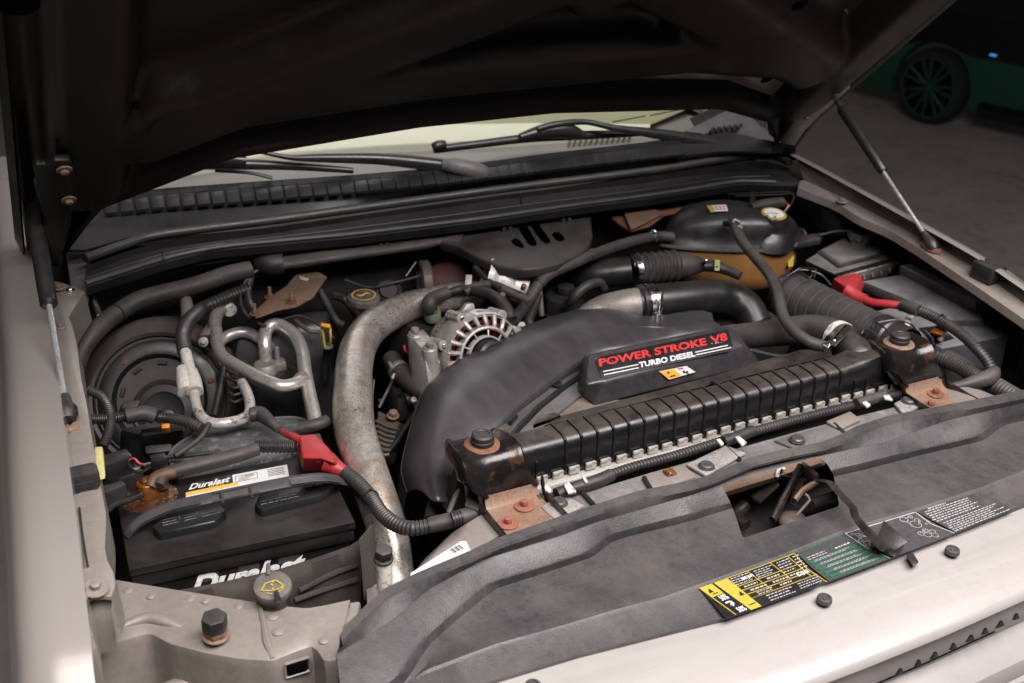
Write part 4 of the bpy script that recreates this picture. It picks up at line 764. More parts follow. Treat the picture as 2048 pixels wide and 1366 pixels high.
# ---------------------------------------------------------------- brackets
def bracket(dx, label):
    t = Thing('radiator_bracket', label, 'bracket', 'radiator hold-down brackets')
    xc = -.290 + dx
    path = [(-.206, 1.160, .030), (-.214, 1.170, .038), (-.232, 1.1745, .0435), (-.258, 1.1755, .0445), (-.272, 1.1725, .0445), (-.282, 1.164, .044), (-.289, 1.150, .044), (-.292, 1.134, .043), (-.2935, 1.119, .041)]
    rows = []
    pp = cr([(y, z, w) for y, z, w in path], 4)
    for i, (y, z, w) in enumerate(pp):
        a, c = pp[max(0, i - 1)], pp[min(len(pp) - 1, i + 1)]; ty_, tz_ = c[0] - a[0], c[1] - a[1]; L = math.hypot(ty_, tz_); n = Vector((0, tz_ / L, -ty_ / L))
        if n.z < 0 and abs(n.z) > .2: n = -n
        if n.y > 0 and abs(n.z) < .2: n = -n
        sh = max(0, (1.15 - z)) * .72                           # the leg leans to the right as it comes down
        rows.append([Vector((xc + s * w + sh + k * .0, y, z)) + n * o for s, o, k in ((-1.12, -.016, 0), (-1.10, .000, 0), (-1.0, .005, 0), (-.88, .004, 0), (-.78, 0, 0), (.78, 0, 0), (.88, .004, 0), (1.0, .005, 0), (1.10, 0, 0), (1.12, -.016, 0))])
    t.add('arch', MB().sheet(rows, (0, .002, -.002)), m_brk, angle=50)
    sh = .0225; foot = [(-.2935, 1.122, .041), (-.2955, 1.110, .041), (-.301, 1.1035, .042), (-.315, 1.101, .043), (-.345, 1.101, .044), (-.385, 1.101, .045)]
    ft = t.add('foot', MB().sheet([[Vector((xc + sh + s * w + (-.3 * (y + .2935) * .2), y - .0012, z)) for s in (-1, -.33, .33, 1)] for y, z, w in foot], (0, .002, -.003)), m_foot, label='rusty foot plate')
    for s in (-1, 1): t.add('flange', MB().sheet([[Vector((xc + sh + s * .0465, y, z + o)) for o in (.006, -.006)] for y, z, w in [(-.294, 1.125, 0), (-.303, 1.107, 0), (-.345, 1.105, 0), (-.385, 1.105, 0)]], (s * .004, 0, 0)), m_brk)
    for bx, by in ((-.257, -.314), (-.296, -.342)) :
        t.add('bolt', MB().hexbolt((bx + dx, by, 1.1015), (0, 0, 1), .0058, .008, .0145, .003), m_rust if dx else mat('rusty_bolt', (.25, .085, .06), .75, .1, dirt=(.13, .05, .03), da=.6, ds=60, bump=.3, bs=300), parent=ft)
    cp_ = t.add('rubber_cap', MB().lathe([(0, .0175), (.0085, .0175), (.0095, .0185), (.0130, .0185), (.0155, .0165), (.0160, .010), (.0168, .0095), (.0168, .004), (.0152, .0035), (.0152, 0)], (xc, -.2475, 1.1745), (0, -.05, 1), 30), m_rub)
    t.add('moulded_mark', MB().lathe([(0, .018), (.004, .0183), (.006, .0175)], (xc, -.2475, 1.1748), (0, -.05, 1), 8), m_rub, parent=cp_)
    t.add('rust_ring', MB().lathe([(.016, .0016), (.020, .0014), (.0245, .0006), (.026, -.001)], (xc, -.2475, 1.1756), (0, -.03, 1), 26), m_rust if dx == 0 else m_rustl, parent=cp_); t.done()
bracket(0, 'glossy black bracket with rubber cap at the near end of the radiator')
bracket(.776, 'rust-worn bracket with rubber cap at the far end of the radiator, by the hose clamp')
# loom with white clips in front of the radiator seam
solo('wiring_loom', MB().tube([P(u, v, 1.098) for u, v in ((1075, 1000), (1130, 984), (1200, 958), (1262, 936), (1350, 912), (1440, 884), (1510, 863), (1600, 838), (1690, 815), (1760, 797), (1830, 782))], .0082, seg=12, corr=(.0058, .0016)), m_loom, 'corrugated black wiring loom lying along the radiator seam', 'wiring loom')
solo('taped_cable', MB().tube([P(u, v, 1.106) for u, v in ((1112, 990), (1150, 976), (1195, 962), (1222, 950))], .0098, seg=12), m_rub, 'taped stretch of cable beside the near radiator bracket', 'cable')
solo('taped_cable', MB().tube([P(u, v, 1.106) for u, v in ((1712, 808), (1740, 800), (1768, 791))], .0095, seg=12), m_hose, 'taped stretch of cable beside the far radiator bracket', 'cable')
solo('taped_cable', MB().tube([P(u, v, 1.106) for u, v in ((1446, 884), (1476, 874), (1506, 862))], .0095, seg=12), m_rub, 'taped stretch of cable halfway along the radiator seam', 'cable')
def clipw(pts, label): solo('cable_clip', MB().prism([P(u, v, 1.118) for u, v in pts], (0, 0, -.004), .001), m_castw, label, 'cable clip', 'white cable clips along the radiator seam')
clipw([(1088, 968), (1096, 970), (1106, 980), (1098, 983), (1090, 979)], 'tiny white cable clip tucked against the near bracket')
clipw([(1128, 970), (1136, 961), (1153, 982), (1136, 985)], 'large white cable clip beside the near bracket')
clipw([(1163, 951), (1170, 952), (1176, 962), (1170, 963)], 'small white cable clip under the third seam tab')
clipw([(1432, 878), (1440, 876), (1448, 886), (1442, 889)], 'small white cable clip at mid seam')
clipw([(1470, 873), (1478, 871), (1494, 884), (1484, 890)], 'large white cable clip at mid seam by a dark tape wrap')
clipw([(1724, 804), (1732, 801), (1742, 809), (1734, 813)], 'white cable clip at the far end of the corrugated loom')
clipw([(1766, 790), (1778, 789), (1786, 799), (1770, 796)], 'white cable clip nearest the far bracket')
# strut of bright bent sheet beside the near bracket
SBK = Thing('stay_bracket', 'bare metal stay plate standing beside the near radiator bracket', 'bracket')
SBK.add('web', MB().prism([P(922, 940, 1.135), P(930, 938, 1.135), P(948, 1022, 1.06), P(896, 1026, 1.06)], (0, .02, 0)), m_dark)
SBK.add('flange', MB().hexa([P(934, 1025, 1.075), P(952, 1022, 1.075), P(952, 1018, 1.075), P(936, 1018, 1.075)], [P(928, 962, 1.132), P(942, 955, 1.132), P(938, 946, 1.136), P(924, 938, 1.138)], .002), m_alu)
SBK.add('flange', MB().tube([P(898, 1024, 1.07), P(914, 985, 1.095), P(926, 950, 1.12)], .004, seg=8), m_cast); SBK.done()
# ================================================================ NEAR BATTERY
A0 = P(257, 1140, 1.055); A1 = P(711, 1044, 1.055); EX = (A1 - A0); BL_ = EX.length; EX.normalize(); EY = Vector((-EX.y, EX.x, 0)); BD = .205
def Bq(a, b, h=0.): return A0 + EX * a + EY * b + UP * h
def BF(u, v, off=0.): return PP(u, v, A0 - EY * off, EY)          # a point on the front face
BT = Thing('car_battery', 'black car battery with carry strap, white brand lettering and a corroded terminal', 'battery', 'truck batteries')
def rect(a0, a1, b0, b1, h): return [Bq(a0, b0, h), Bq(a1, b0, h), Bq(a1, b1, h), Bq(a0, b1, h)]
BT.add('lid', MB().hexa(rect(0, BL_, 0, BD, -.013), rect(0, BL_, 0, BD, 0), .0025), m_case)
BT.add('lid_flange', MB().hexa(rect(.002, BL_ - .002, .002, BD, -.034), rect(.002, BL_ - .002, .002, BD, -.014), .002), m_case)
BT.add('case', MB().hexa(rect(.008, BL_ - .008, .008, BD - .004, -.21), rect(.008, BL_ - .008, .008, BD - .004, -.035), .003), m_case)
for pts in ([(303, 1052), (318, 1066), (430, 1042), (452, 1020), (440, 1006), (330, 1030)], [(508, 1008), (522, 1020), (640, 990), (672, 968), (660, 958), (520, 985)]):
    BT.add('vent_cap', MB().prism([P(u, v, 1.068) for u, v in pts], (0, 0, -.016), .003), m_blkp)
bt = MB()
for k, (u0, v0, u1, v1, n) in enumerate(((322, 1036, 352, 1029, 4), (366, 1026, 388, 1021, 4), (400, 1018, 436, 1010, 4), (518, 994, 600, 976, 4))):
    for i in range(n):
        R = random.Random(k * 9 + i); x = 0
        a, b = P(u0 + i * 1.5, v0 + i * 5, 1.0688), P(u1 + i * 1.5, v1 + i * 5, 1.0688); d = b - a; p = Vector((-d.y, d.x, 0)).normalized() * .0009
        while x < .9:
            w = R.uniform(.08, .2); e = min(1, x + w); bt.quad(a + d * x, a + d * e, a + d * e + p, a + d * x + p); x = e + .04
for u, v in ((357, 1030), (392, 1021), (607, 976)): a = P(u, v, 1.0688); bt.quad(a, a + EX * .0008, a + EX * .0008 - EY * .010, a - EY * .010)
for u in (620, 638):
    c = P(u, 974 - (u - 620) * .2, 1.0688); bt.grid([[c + Vector((math.cos(a), math.sin(a), 0)) * q for a in (i * math.pi / 8 for i in range(13))] for q in (.0032, .0040)])
BT.add('white_lettering', bt, m_ltgrey, kind='stuff')
BT.add('strap', (lambda b: (setattr(b, 'fl', (.2, 1)), b.tube([P(252, 1072, 1.058), P(262, 1058, 1.066), P(290, 1036, 1.078), P(340, 1014, 1.089), P(400, 1000, 1.096), P(480, 983, 1.099), P(580, 963, 1.099), P(640, 956, 1.094), P(680, 960, 1.080), P(694, 968, 1.062)], [.0085, .010, .0105, .0105, .0105, .0105, .0105, .0105, .010, .008], seg=14, flat=(0, 0, 1)))[1])(MB()), m_strap)
for o in (-.007, -.0035, 0, .0035, .007):
    for seg_ in (((262, 1058, 1.0692), (290, 1036, 1.0812), (340, 1014, 1.0922), (400, 1000, 1.0990)), ((580, 963, 1.1020), (640, 956, 1.0972), (680, 960, 1.0832))):
        BT.add('strap_rib', MB().tube([P(*q) + EY * o for q in seg_], .0011, seg=6), m_strap)
for u in (442, 500): BT.add('grip_bar', MB().tube([P(u, 990 - (u - 470) * .2 - 9, 1.1015), P(u + 4, 990 - (u - 470) * .2 + 12, 1.1015)], .0022, seg=8, n=2, smooth=False), m_rub)
for d in (-8, 9): BT.add('grip_bar', MB().tube([P(425, 995 + d, 1.1015), P(475, 985 + d, 1.1025), P(520, 976 + d, 1.1015)], .0020, seg=8), m_rub)
# top sticker
Bs = [P(370, 968, 1.0565), P(574, 929, 1.0565), P(578, 952, 1.0565), P(372, 996, 1.0565)]
def bil(s, t, lift=0.): return Bs[0].lerp(Bs[1], s).lerp(Bs[3].lerp(Bs[2], s), t) + UP * lift
sk_ = BT.add('sticker', MB().prism(Bs, (0, 0, -.0008)), m_label)
def bpat(mb, s0, s1, t0, t1, l): return mb.quad(bil(s0, t1, l), bil(s1, t1, l), bil(s1, t0, l), bil(s0, t0, l))
BT.add('black_print', bpat(MB(), 0, .455, 0, .62, .0002), m_blkp, parent=sk_); q = MB()
for s in (.13, .27, .40): bpat(q, s, s + .055, .0, .28, .0004)
BT.add('grey_checks', q, m_gryp, parent=sk_, kind='stuff'); BT.add('gold_stripe', bpat(MB(), 0, .5, .62, .86, .0002), m_gold, parent=sk_)
BT.add('lettering', textmb('Duralast', bil(.03, .50), bil(.42, .50), bil(.05, .10), bold=.03, shear=.2, lift=.0006), m_white, parent=sk_)
BT.add('lettering', textmb('GOLD', bil(.22, .66), bil(.36, .66), bil(.225, .48), bold=.01, lift=.0008), m_gold, parent=sk_)
q = MB(); bpat(q, .48, .70, .16, .19, .0002); bpat(q, .48, .70, .60, .63, .0002); bpat(q, .48, .485, .16, .63, .0002); bpat(q, .695, .70, .16, .63, .0002)
for i in range(3): bpat(q, .51, .67 - .03 * i, .34 + i * .09, .37 + i * .09, .0002)
for i in range(5): bpat(q, .80, .965, .14 + i * .13, .19 + i * .13, .0002)
BT.add('black_print', q, m_gryp, parent=sk_, kind='stuff')
BT.add('lettering', textmb('WARNING', bil(.565, .32), bil(.66, .32), bil(.565, .22), bold=.01, lift=.0004), m_blkp, parent=sk_)
q = MB(); q.add([bil(.535, .33, .0004), bil(.56, .33, .0004), bil(.547, .18, .0004)], [(0, 1, 2)]); BT.add('warning_triangle', q, m_gold, parent=sk_)
# front brand print
q = MB()
for u0, v0, u1, v1 in ((393, 1135, 437, 1158), (477, 1114, 519, 1140), (557, 1094, 598, 1121)):
    f = -.2124; q.quad(BF(u0, v1 + (u1 - u0) * .21, -.0070), BF(u1, v1, -.0070), BF(u1, v0 - 3, -.0070), BF(u0, v0 + (u1 - u0) * .21 - 6, -.0070))
BT.add('grey_checks', q, m_gryp, kind='stuff')
BT.add('lettering', textmb('Duralast', BF(381, 1193, -.0064), BF(606, 1144, -.0064), BF(386, 1152, -.0064), bold=.045, shear=.22, thick=.0004), m_white)
# corroded post and clamp
tp = P(297, 992, 1.056)
cl = BT.add('terminal_clamp', MB().cyl(tp, tp + UP * .026, .0165, .0155, seg=22, bevel=.002).box(tp + Vector((.022, .006, .013)), (.018, .014, .018), .002), m_crust)
BT.add('post', MB().cyl(tp + UP * .02, tp + UP * .031, .0095, .009, seg=18, bevel=.002), m_crust, parent=cl)
BT.add('clamp_bolt', MB().hexbolt(tp + Vector((.018, .012, .016)), (1, .25, 0), .005, .016), m_cast, parent=cl)
BT.add('stain', MB().lathe([(0, .0012), (.03, .001), (.042, -.001)], tp, UP, 20), mat('rusty_stain', (.06, .022, .01), .3, dirt=(.02, .01, .008), da=.8, ds=60, speck=(.4, .25, .12), sa=.3, ss=200))
BT.done()
# blanket in front of the battery
bl_t = [(345, 1188), (420, 1174), (500, 1157), (560, 1143), (640, 1118), (702, 1096), (722, 1083)]
rows = []
for dv, off in ((0, .012), (3, .016), (30, .020), (60, .017), (110, .018), (170, .016)):
    rows.append([BF(u, v + dv, off + .003 * math.sin(u * .05 + dv * .1)) for u, v, z in lin([(u, v, 0) for u, v in bl_t], 40)])
BK = Thing('battery_blanket', 'brown woven insulating blanket hung across the battery front', 'blanket')
BK.add('fabric', MB().sheet(rows, EY * .006), m_fab, angle=80)
BK.add('fabric', MB().sheet([[P(718, 1078, 1.06), P(742, 1050, 1.06)], [P(722, 1120, 1.03), P(746, 1100, 1.03)], [P(728, 1200, .96), P(752, 1190, .96)]], (.004, 0, 0)), m_fab)
for k, pp_ in enumerate(([(600, 1180), (660, 1150), (716, 1128)], [(590, 1200), (640, 1182), (716, 1158)])): BK.add('fold', MB().tube([BF(u, v, .019) for u, v in pp_], .0045, seg=8), m_fab)
BK.done()
# washer filler
WC = Thing('washer_filler_cap', 'round dusty cap with yellow windshield-wash symbol behind the tan panel', 'cap')
wp = P(545, 1172, 1.128); wa = Vector((-.05, -.18, 1)).normalized()
WC.add('neck', MB().cyl(wp - wa * .05, wp - wa * .006, .0205, seg=26), m_blk2)
WC.add('lid', MB().lathe([(0, .003), (.018, .003), (.0225, .0015), (.0235, -.001), (.0235, -.006), (.021, -.012)], wp, wa, 34), m_cap)
WC.add('tab', MB().hexa([P(531, 1152, 1.129), P(542, 1150, 1.129), P(540, 1128, 1.137), P(532, 1129, 1.137)], [P(531, 1150, 1.137), P(542, 1148, 1.137), P(541, 1124, 1.141), P(533, 1125, 1.141)], .002), m_cap)
WC.add('notch', MB().hexa([P(548, 1182, 1.126), P(556, 1180, 1.126), P(566, 1206, 1.118), P(552, 1210, 1.118)], [P(548, 1180, 1.135), P(555, 1178, 1.135), P(563, 1202, 1.134), P(551, 1206, 1.134)], .002), m_blk)
def on_cap(u, v): return PP(u, v, wp + wa * .0042, wa)
sy = MB()
def stroke(mb, pts, w, fn, n): 
    for (a, b), (c, d) in zip(pts, pts[1:]):
        p, q_ = fn(a, b), fn(c, d); e = (q_ - p).normalized().cross(n) * w; x = (q_ - p).normalized() * w * .6; mb.quad(p - e - x, q_ - e + x, q_ + e + x, p + e - x)
    return mb
stroke(sy, [(523, 1181), (530, 1167), (552, 1160), (567, 1170), (561, 1176), (546, 1181), (523, 1181)], .0009, on_cap, wa)
stroke(sy, [(545, 1161), (546, 1164)], .001, on_cap, wa); stroke(sy, [(542, 1168), (545, 1170)], .001, on_cap, wa); stroke(sy, [(545, 1176), (546, 1178)], .001, on_cap, wa)
stroke(sy, [(533, 1186), (545, 1188)], .0006, on_cap, wa); stroke(sy, [(556, 1184), (564, 1179), (567, 1172)], .0006, on_cap, wa)
WC.add('symbol', sy, m_yel, kind='stuff'); WC.done()
# ================================================================ CABLES AT THE NEAR BATTERY
RB = Thing('terminal_boot', 'red rubber terminal boot on the near battery beside the metal pipe', 'terminal boot', 'red terminal boots')
bot = [(592, 905), (606, 944), (655, 946), (688, 948), (692, 936), (668, 915), (640, 885), (600, 885)]; top = [(598, 878), (604, 915), (642, 916), (664, 925), (672, 918), (655, 893), (630, 867), (594, 870)]
RB.add('cover', MB().hexa([P(u, v, 1.066) for u, v in bot], [P(u, v, 1.104) for u, v in top], .004, 3), m_red, angle=60)
RB.add('neck', MB().tube([P(655, 925, 1.088), P(672, 935, 1.083), P(690, 945, 1.078)], [.017, .0125, .0095], seg=18), m_red)
RB.add('ridge', MB().tube([P(606, 917, 1.094), P(622, 914, 1.099), P(634, 922, 1.094), P(650, 922, 1.093)], .0026, seg=8), m_red); RB.done()
solo('battery_cable', MB().tube([P(557, 858, 1.09), P(568, 866, 1.095), P(585, 873, 1.10), P(600, 880, 1.10)], [.0035, .005, .006, .006], seg=12), m_red, 'thin red cable entering the near boot from behind', 'cable')
def loom(pts, r, label, m=None, cat='wiring loom', corr=(.0056, .0016), name='wiring_loom', n=8): return solo(name, MB().tube([P(*q) for q in pts], r, seg=12, n=n, corr=corr), m or m_loom, label, cat)
loom([(690, 945, 1.08), (715, 965, 1.075), (742, 995, 1.07), (762, 1025, 1.07), (790, 1048, 1.072), (825, 1057, 1.075), (868, 1050, 1.08)], .0112, 'thick corrugated loom curving from the near red boot to the radiator')
solo('taped_cable', MB().tube([P(860, 1051, 1.08), P(900, 1042, 1.085), P(935, 1032, 1.088), P(965, 1025, 1.09)], [.0118, .0122, .012, .011], seg=14), m_hose, 'smooth taped cable end below the near radiator bracket', 'cable')
loom([(905, 1040, 1.094), (925, 1034, 1.096)], .0118, 'short ribbed sleeve on the taped cable by the near bracket', corr=(.004, .0014), n=4, cat='sleeve', name='cable_sleeve')
loom([(510, 893, 1.09), (550, 893, 1.09), (592, 893, 1.09)], .0105, 'ribbed black sleeve leading into the left side of the near red boot', name='cable_sleeve', cat='sleeve', corr=(.0062, .002))
solo('battery_cable', MB().tube([P(318, 972, 1.08), P(328, 952, 1.085), P(352, 942, 1.088), P(400, 930, 1.09), P(470, 912, 1.09), P(515, 898, 1.09)], [.007, .010, .011, .0115, .0112, .010], seg=14), m_hose, 'thick dusty black cable running from the corroded terminal clamp', 'cable')
solo('cable_lug', MB().tube([P(300, 975, 1.078), P(308, 958, 1.085), P(325, 950, 1.088), P(350, 944, 1.088)], [.008, .009, .0095, .009], seg=12), mat('rusty_brown_lug', (.075, .04, .02), .6, dirt=(.13, .065, .025), da=.7, ds=50, bump=.4, bs=200), 'rust brown cable lug above the corroded clamp', 'cable lug')
loom([(330, 915, 1.075), (370, 912, 1.08), (412, 907, 1.082), (440, 904, 1.082)], .0042, 'thin corrugated tube behind the corroded terminal', corr=(.004, .0012))
# yellowed block on the rail, connectors
solo('yellow_block', MB().hexa([P(192, 962, 1.20), P(212, 958, 1.20), P(208, 905, 1.20), P(188, 905, 1.20)], [P(190, 900, 1.215), P(206, 897, 1.215), P(204, 892, 1.215), P(188, 894, 1.215)], .002), mat('yellowed_plastic', (.42, .36, .16), .5, dirt=(.33, .28, .14), da=.5, ds=20), 'pale yellow plastic block on the inner edge of the near rail', 'plastic block')
CN = Thing('wire_connector', 'black wire connector with pink and green wires behind the corroded terminal', 'connector', 'wire connectors')
CN.add('shell', MB().box(P(232, 930, 1.12), (.045, .03, .03), .005, rot=Matrix.Rotation(.15, 3, 'Z')), m_blk); CN.add('shell', MB().box(P(318, 925, 1.09), (.024, .022, .022), .004), m_blk)
CN.add('wire', MB().tube([P(256, 922, 1.128), P(268, 917, 1.135), P(278, 926, 1.13), P(290, 930, 1.12)], .0016, seg=6), mat('pink_wire', (.45, .06, .10), .5)); CN.add('wire', MB().tube([P(258, 934, 1.125), P(272, 938, 1.12), P(284, 930, 1.12), P(300, 926, 1.11)], .0016, seg=6), m_green)
CN.add('wire', MB().tube([P(256, 928, 1.128), P(275, 945, 1.12), P(300, 935, 1.105)], .0022, seg=6), m_blk); CN.done()
for (u, v, z), sz, lab in (((250, 960, 1.06), (.05, .03, .03), 'black connector body low beside the corroded terminal'), ((225, 985, 1.08), (.035, .03, .03), 'small black connector against the near rail'), ((238, 1003, 1.05), (.04, .02, .02), 'lowest black connector left of the battery')):
    solo('wire_connector', MB().box(P(u, v, z), sz, .005, rot=Matrix.Rotation(.3, 3, 'Z')), m_blk2, lab, 'connector', 'wire connectors')
solo('cable', MB().tube([P(205, 1030, 1.10), P(230, 1010, 1.10), P(262, 1000, 1.09), P(285, 990, 1.08)], .004, seg=8), m_rub, 'thin black cable from the near rail to the battery', 'cable')
FB = Thing('relay_box', 'dark grey relay box with an orange clip on its lid', 'relay box')
FB.add('box', MB().hexa([P(u, v, .98) for u, v in ((236, 920), (365, 935), (372, 890), (250, 875))], [P(u, v, 1.05) for u, v in ((240, 858), (285, 872), (372, 862), (360, 830))], .004), mat('relay_box_plastic', (.05, .05, .052), .6, dirt=(.08, .075, .07), da=.5, ds=12))
FB.add('lid', MB().hexa([P(283, 905, 1.02), P(368, 890, 1.02), P(368, 862, 1.03), P(283, 875, 1.03)], [P(283, 872, 1.062), P(366, 860, 1.062), P(364, 846, 1.065), P(282, 858, 1.065)], .003), m_blk2)
FB.add('orange_clip', MB().hexa([P(324, 868, 1.085), P(341, 866, 1.085), P(340, 855, 1.085), P(324, 857, 1.085)], [P(323, 857, 1.105), P(340, 855, 1.105), P(339, 846, 1.105), P(323, 848, 1.105)], .002), m_orgp)
FB.add('cover', MB().hexa([P(290, 922, 1.03), P(345, 915, 1.03), P(352, 895, 1.04), P(288, 900, 1.04)], [P(290, 908, 1.055), P(343, 902, 1.055), P(346, 885, 1.06), P(288, 890, 1.06)], .006), m_blk2); FB.done()
loom([(172, 838, 1.12), (215, 838, 1.115), (262, 832, 1.11), (320, 834, 1.10), (370, 842, 1.095), (404, 858, 1.09)], .0088, 'corrugated loom crossing below the round blower housing')
solo('tape_wrap', MB().tube([P(252, 833, 1.115), P(285, 827, 1.115), P(308, 832, 1.108)], .0125, seg=12), m_hose, 'bulging dusty tape wrap on the loom below the blower', 'tape wrap')
loom([(178, 780, 1.13), (205, 795, 1.125), (220, 825, 1.12), (219, 860, 1.11), (205, 895, 1.10)], .0078, 'corrugated loom hanging down inside the near rail')
loom([(418, 848, 1.105), (404, 872, 1.10), (380, 892, 1.095), (350, 912, 1.09)], .0046, 'thin grey tube crossing over the grey plastic box', corr=(.004, .0008), m=m_hose)
loom([(455, 690, 1.06), (447, 740, 1.05), (438, 790, 1.04), (428, 835, 1.03)], .0068, 'corrugated tube standing right of the blower')
GBX = Thing('air_box', 'grey plastic box with white scuffs between pipe and battery', 'plastic box')
arcp = [(336, 918), (350, 895), (392, 868), (440, 853), (490, 845), (540, 838), (590, 836), (622, 846), (638, 862)]
GBX.add('shell', MB().sheet([[P(u, v, 1.058) for u, v in arcp], [P(u + 6, v + 16, 1.064) for u, v in arcp], [P(u + 14, v + 40, 1.06) for u, v in arcp], [P(u + 26, v + 90, 1.03) for u, v in arcp]], (0, 0, -.004)), mat('scuffed_grey_plastic', (.05, .052, .057), .5, dirt=(.09, .088, .085), da=.6, ds=12, speck=(.34, .33, .32), sa=.75, ss=70, speck2=(.13, .13, .137), dust=(.15, .14, .135), du=.3), angle=60)
GBX.add('rim', MB().tube([P(u, v, 1.06) for u, v in arcp], .003, seg=8), m_greyp)
GBX.add('spout', MB().tube([P(598, 858, 1.075), P(630, 850, 1.08), P(655, 842, 1.08)], [.010, .0105, .0105], seg=14), m_hose); GBX.done()
# ================================================================ BLOWER
BW = Thing('blower_motor', 'round dusty blower housing with ringed motor cover on the firewall', 'blower motor')
bc_ = PY(321, 800, .40); ba = Vector((-.24, -.84, .48)).normalized()
BW.add('housing', MB().lathe([(.150, -.10), (.156, -.05), (.152, -.02), (.140, .0), (.122, .008), (.116, .006), (.114, -.004), (0, -.004)], bc_, ba, 56), mat('dusty_brown_housing', (.022, .018, .016), .5, dirt=(.05, .04, .034), da=.6, ds=8, dust=(.14, .112, .095), du=.75))
cv = BW.add('cover_ring', MB().lathe([(.108, -.002), (.108, .006), (.102, .009), (.083, .008), (.079, .002), (.075, -.006), (0, -.006)], bc_, ba, 52), m_blk)
BW.add('rim', MB().lathe([(.1075, .008), (.1095, .0095), (.1105, .006)], bc_, ba, 52), m_warm, parent=cv)
for u, v in ((251, 726), (421, 762), (225, 850)): BW.add('bolt', MB().hexbolt(PP(u, v, bc_ + ba * .008, ba), ba, .004, .004, .006, .001), m_rust, parent=cv)
BW.add('motor_cup', MB().lathe([(.058, -.004), (.058, .012), (.054, .016), (.050, .014), (.048, .018), (.036, .022), (.030, .018), (0, .018)], bc_ + Vector((.006, 0, -.025)), ba, 40), m_blk2)
for r_ in (.057, .051): BW.add('strap_ring', MB().lathe([(r_ - .0025, .013), (r_, .0175), (r_ + .002, .012)], bc_ + Vector((.006, 0, -.025)), ba, 40, a0=.3, a1=4.2), m_warm)
hb_ = BW.add('hub', MB().lathe([(.024, .018), (.024, .024), (.018, .026), (.016, .030), (.010, .032), (.0, .033)], bc_ + Vector((.010, 0, -.040)), ba, 28), m_blk)
for k in range(9):
    an = k * 2 * math.pi / 9 + .2; x_ = ba.orthogonal().normalized(); y_ = ba.cross(x_); c_ = bc_ + ba * -.002 + (x_ * math.cos(an) + y_ * math.sin(an)) * .067
    BW.add('embossed_rib', MB().tube([c_ - (x_ * math.cos(an + 1.57) + y_ * math.sin(an + 1.57)) * .008, c_ + (x_ * math.cos(an + 1.57) + y_ * math.sin(an + 1.57)) * .008], .004, seg=8, n=2, smooth=False), m_blk2, parent=cv)
BW.add('plug', MB().hexa([P(235, 830, 1.10), P(275, 832, 1.10), P(280, 815, 1.10), P(240, 812, 1.10)], [P(240, 815, 1.115), P(275, 818, 1.115), P(282, 798, 1.12), P(250, 800, 1.12)], .004), m_blk2); BW.done()
solo('heater_hose', MB().tube([P(150, 740, 1.10), P(158, 712, 1.12), P(172, 686, 1.135), P(198, 656, 1.15), P(231, 628, 1.16), P(274, 602, 1.17), P(316, 589, 1.175), P(368, 577, 1.18), P(410, 565, 1.185), P(455, 549, 1.19), P(500, 539, 1.19)], .0165, seg=18), m_hose, 'fat black hose arching over the blower housing', 'hose')
solo('drain_tube', MB().tube([P(166, 552, 1.225), P(178, 585, 1.20), P(192, 612, 1.18), P(200, 632, 1.16)], .0055, seg=12), m_hose, 'short grey drain tube hanging from the cowl corner', 'tube')
solo('tube_end', MB().cyl(P(199, 628, 1.165), P(203, 640, 1.155), .0058, seg=12, bevel=.001), m_castw, 'white end of the drain tube', 'tube end')
# ================================================================ HARNESS ALONG THE FIREWALL
HT = Thing('wiring_harness', 'dusty grey harness trough under the cowl with a slotted plate', 'wiring harness')
HT.add('sleeve', MB().tube([P(522, 528, 1.192), P(540, 529, 1.195), P(568, 526, 1.197)], [.020, .0215, .0205], seg=18), m_rub)
hb2 = MB(); hb2.fl = (.6, 1.1); hb2.tube([P(560, 527, 1.197), P(630, 517, 1.20), P(700, 507, 1.20), P(780, 496, 1.20), P(840, 487, 1.20), P(880, 480, 1.20), P(925, 482, 1.20)], [.018, .0185, .0185, .0185, .019, .017, .02], seg=18, flat=(0, 0, 1)); HT.add('trough', hb2, m_hose)
poly = [(880, 462), (930, 452), (981, 447), (1040, 436), (1100, 428), (1160, 420), (1182, 430), (1186, 470), (1178, 492), (1160, 508), (1115, 527), (1080, 535), (1045, 537), (995, 531), (950, 511), (915, 492), (880, 482)]
pl = MB().prism([P(u, v, 1.205) for u, v in poly], (0, .003, -.022), .006, 3)
ct = MB()
def slot_(pts): return MB().hexa([P(u, v, 1.14) for u, v in pts], [P(u, v, 1.26) for u, v in pts])
for pts in ([(1034, 452), (1041, 446), (1052, 448), (1060, 462), (1072, 482), (1074, 490), (1066, 493), (1056, 488), (1044, 470)], [(1060, 448), (1067, 443), (1077, 446), (1086, 460), (1098, 476), (1101, 484), (1094, 488), (1084, 483), (1070, 466)], [(1103, 470), (1108, 464), (1118, 464), (1127, 472), (1130, 480), (1122, 484), (1112, 481)], [(1022, 481), (1030, 476), (1040, 480), (1048, 492), (1046, 497), (1036, 494), (1026, 489)]): pl = cut(pl, slot_(pts))
HT.add('slotted_plate', pl, m_blk2)
for u, v in ((755, 478), (1000, 446), (1118, 428)):
    c = P(u, v, 1.215); hc = HT.add('clip', MB().box(c, (.030, .030, .014), .004, rot=Matrix.Rotation(.2, 3, 'Z')), m_blk2)
    for d in (-.007, .007): HT.add('clip_leg', MB().box(c + Vector((d + .004, -.020, -.012)), (.009, .014, .024), .002), m_blk2, parent=hc)
HT.done()
for u, v in ((1068, 536), (1100, 532), (1184, 500)): solo('stud', MB().cyl(P(u, v, 1.19), P(u + 2, v + 16, 1.17), .005, seg=12, bevel=.001), m_cast, {1068: 'metal stud hanging under the slotted plate, near its lowest corner', 1100: 'small metal stud end beside the slotted plate', 1184: 'metal stud right of the slotted plate'}[u], 'stud')
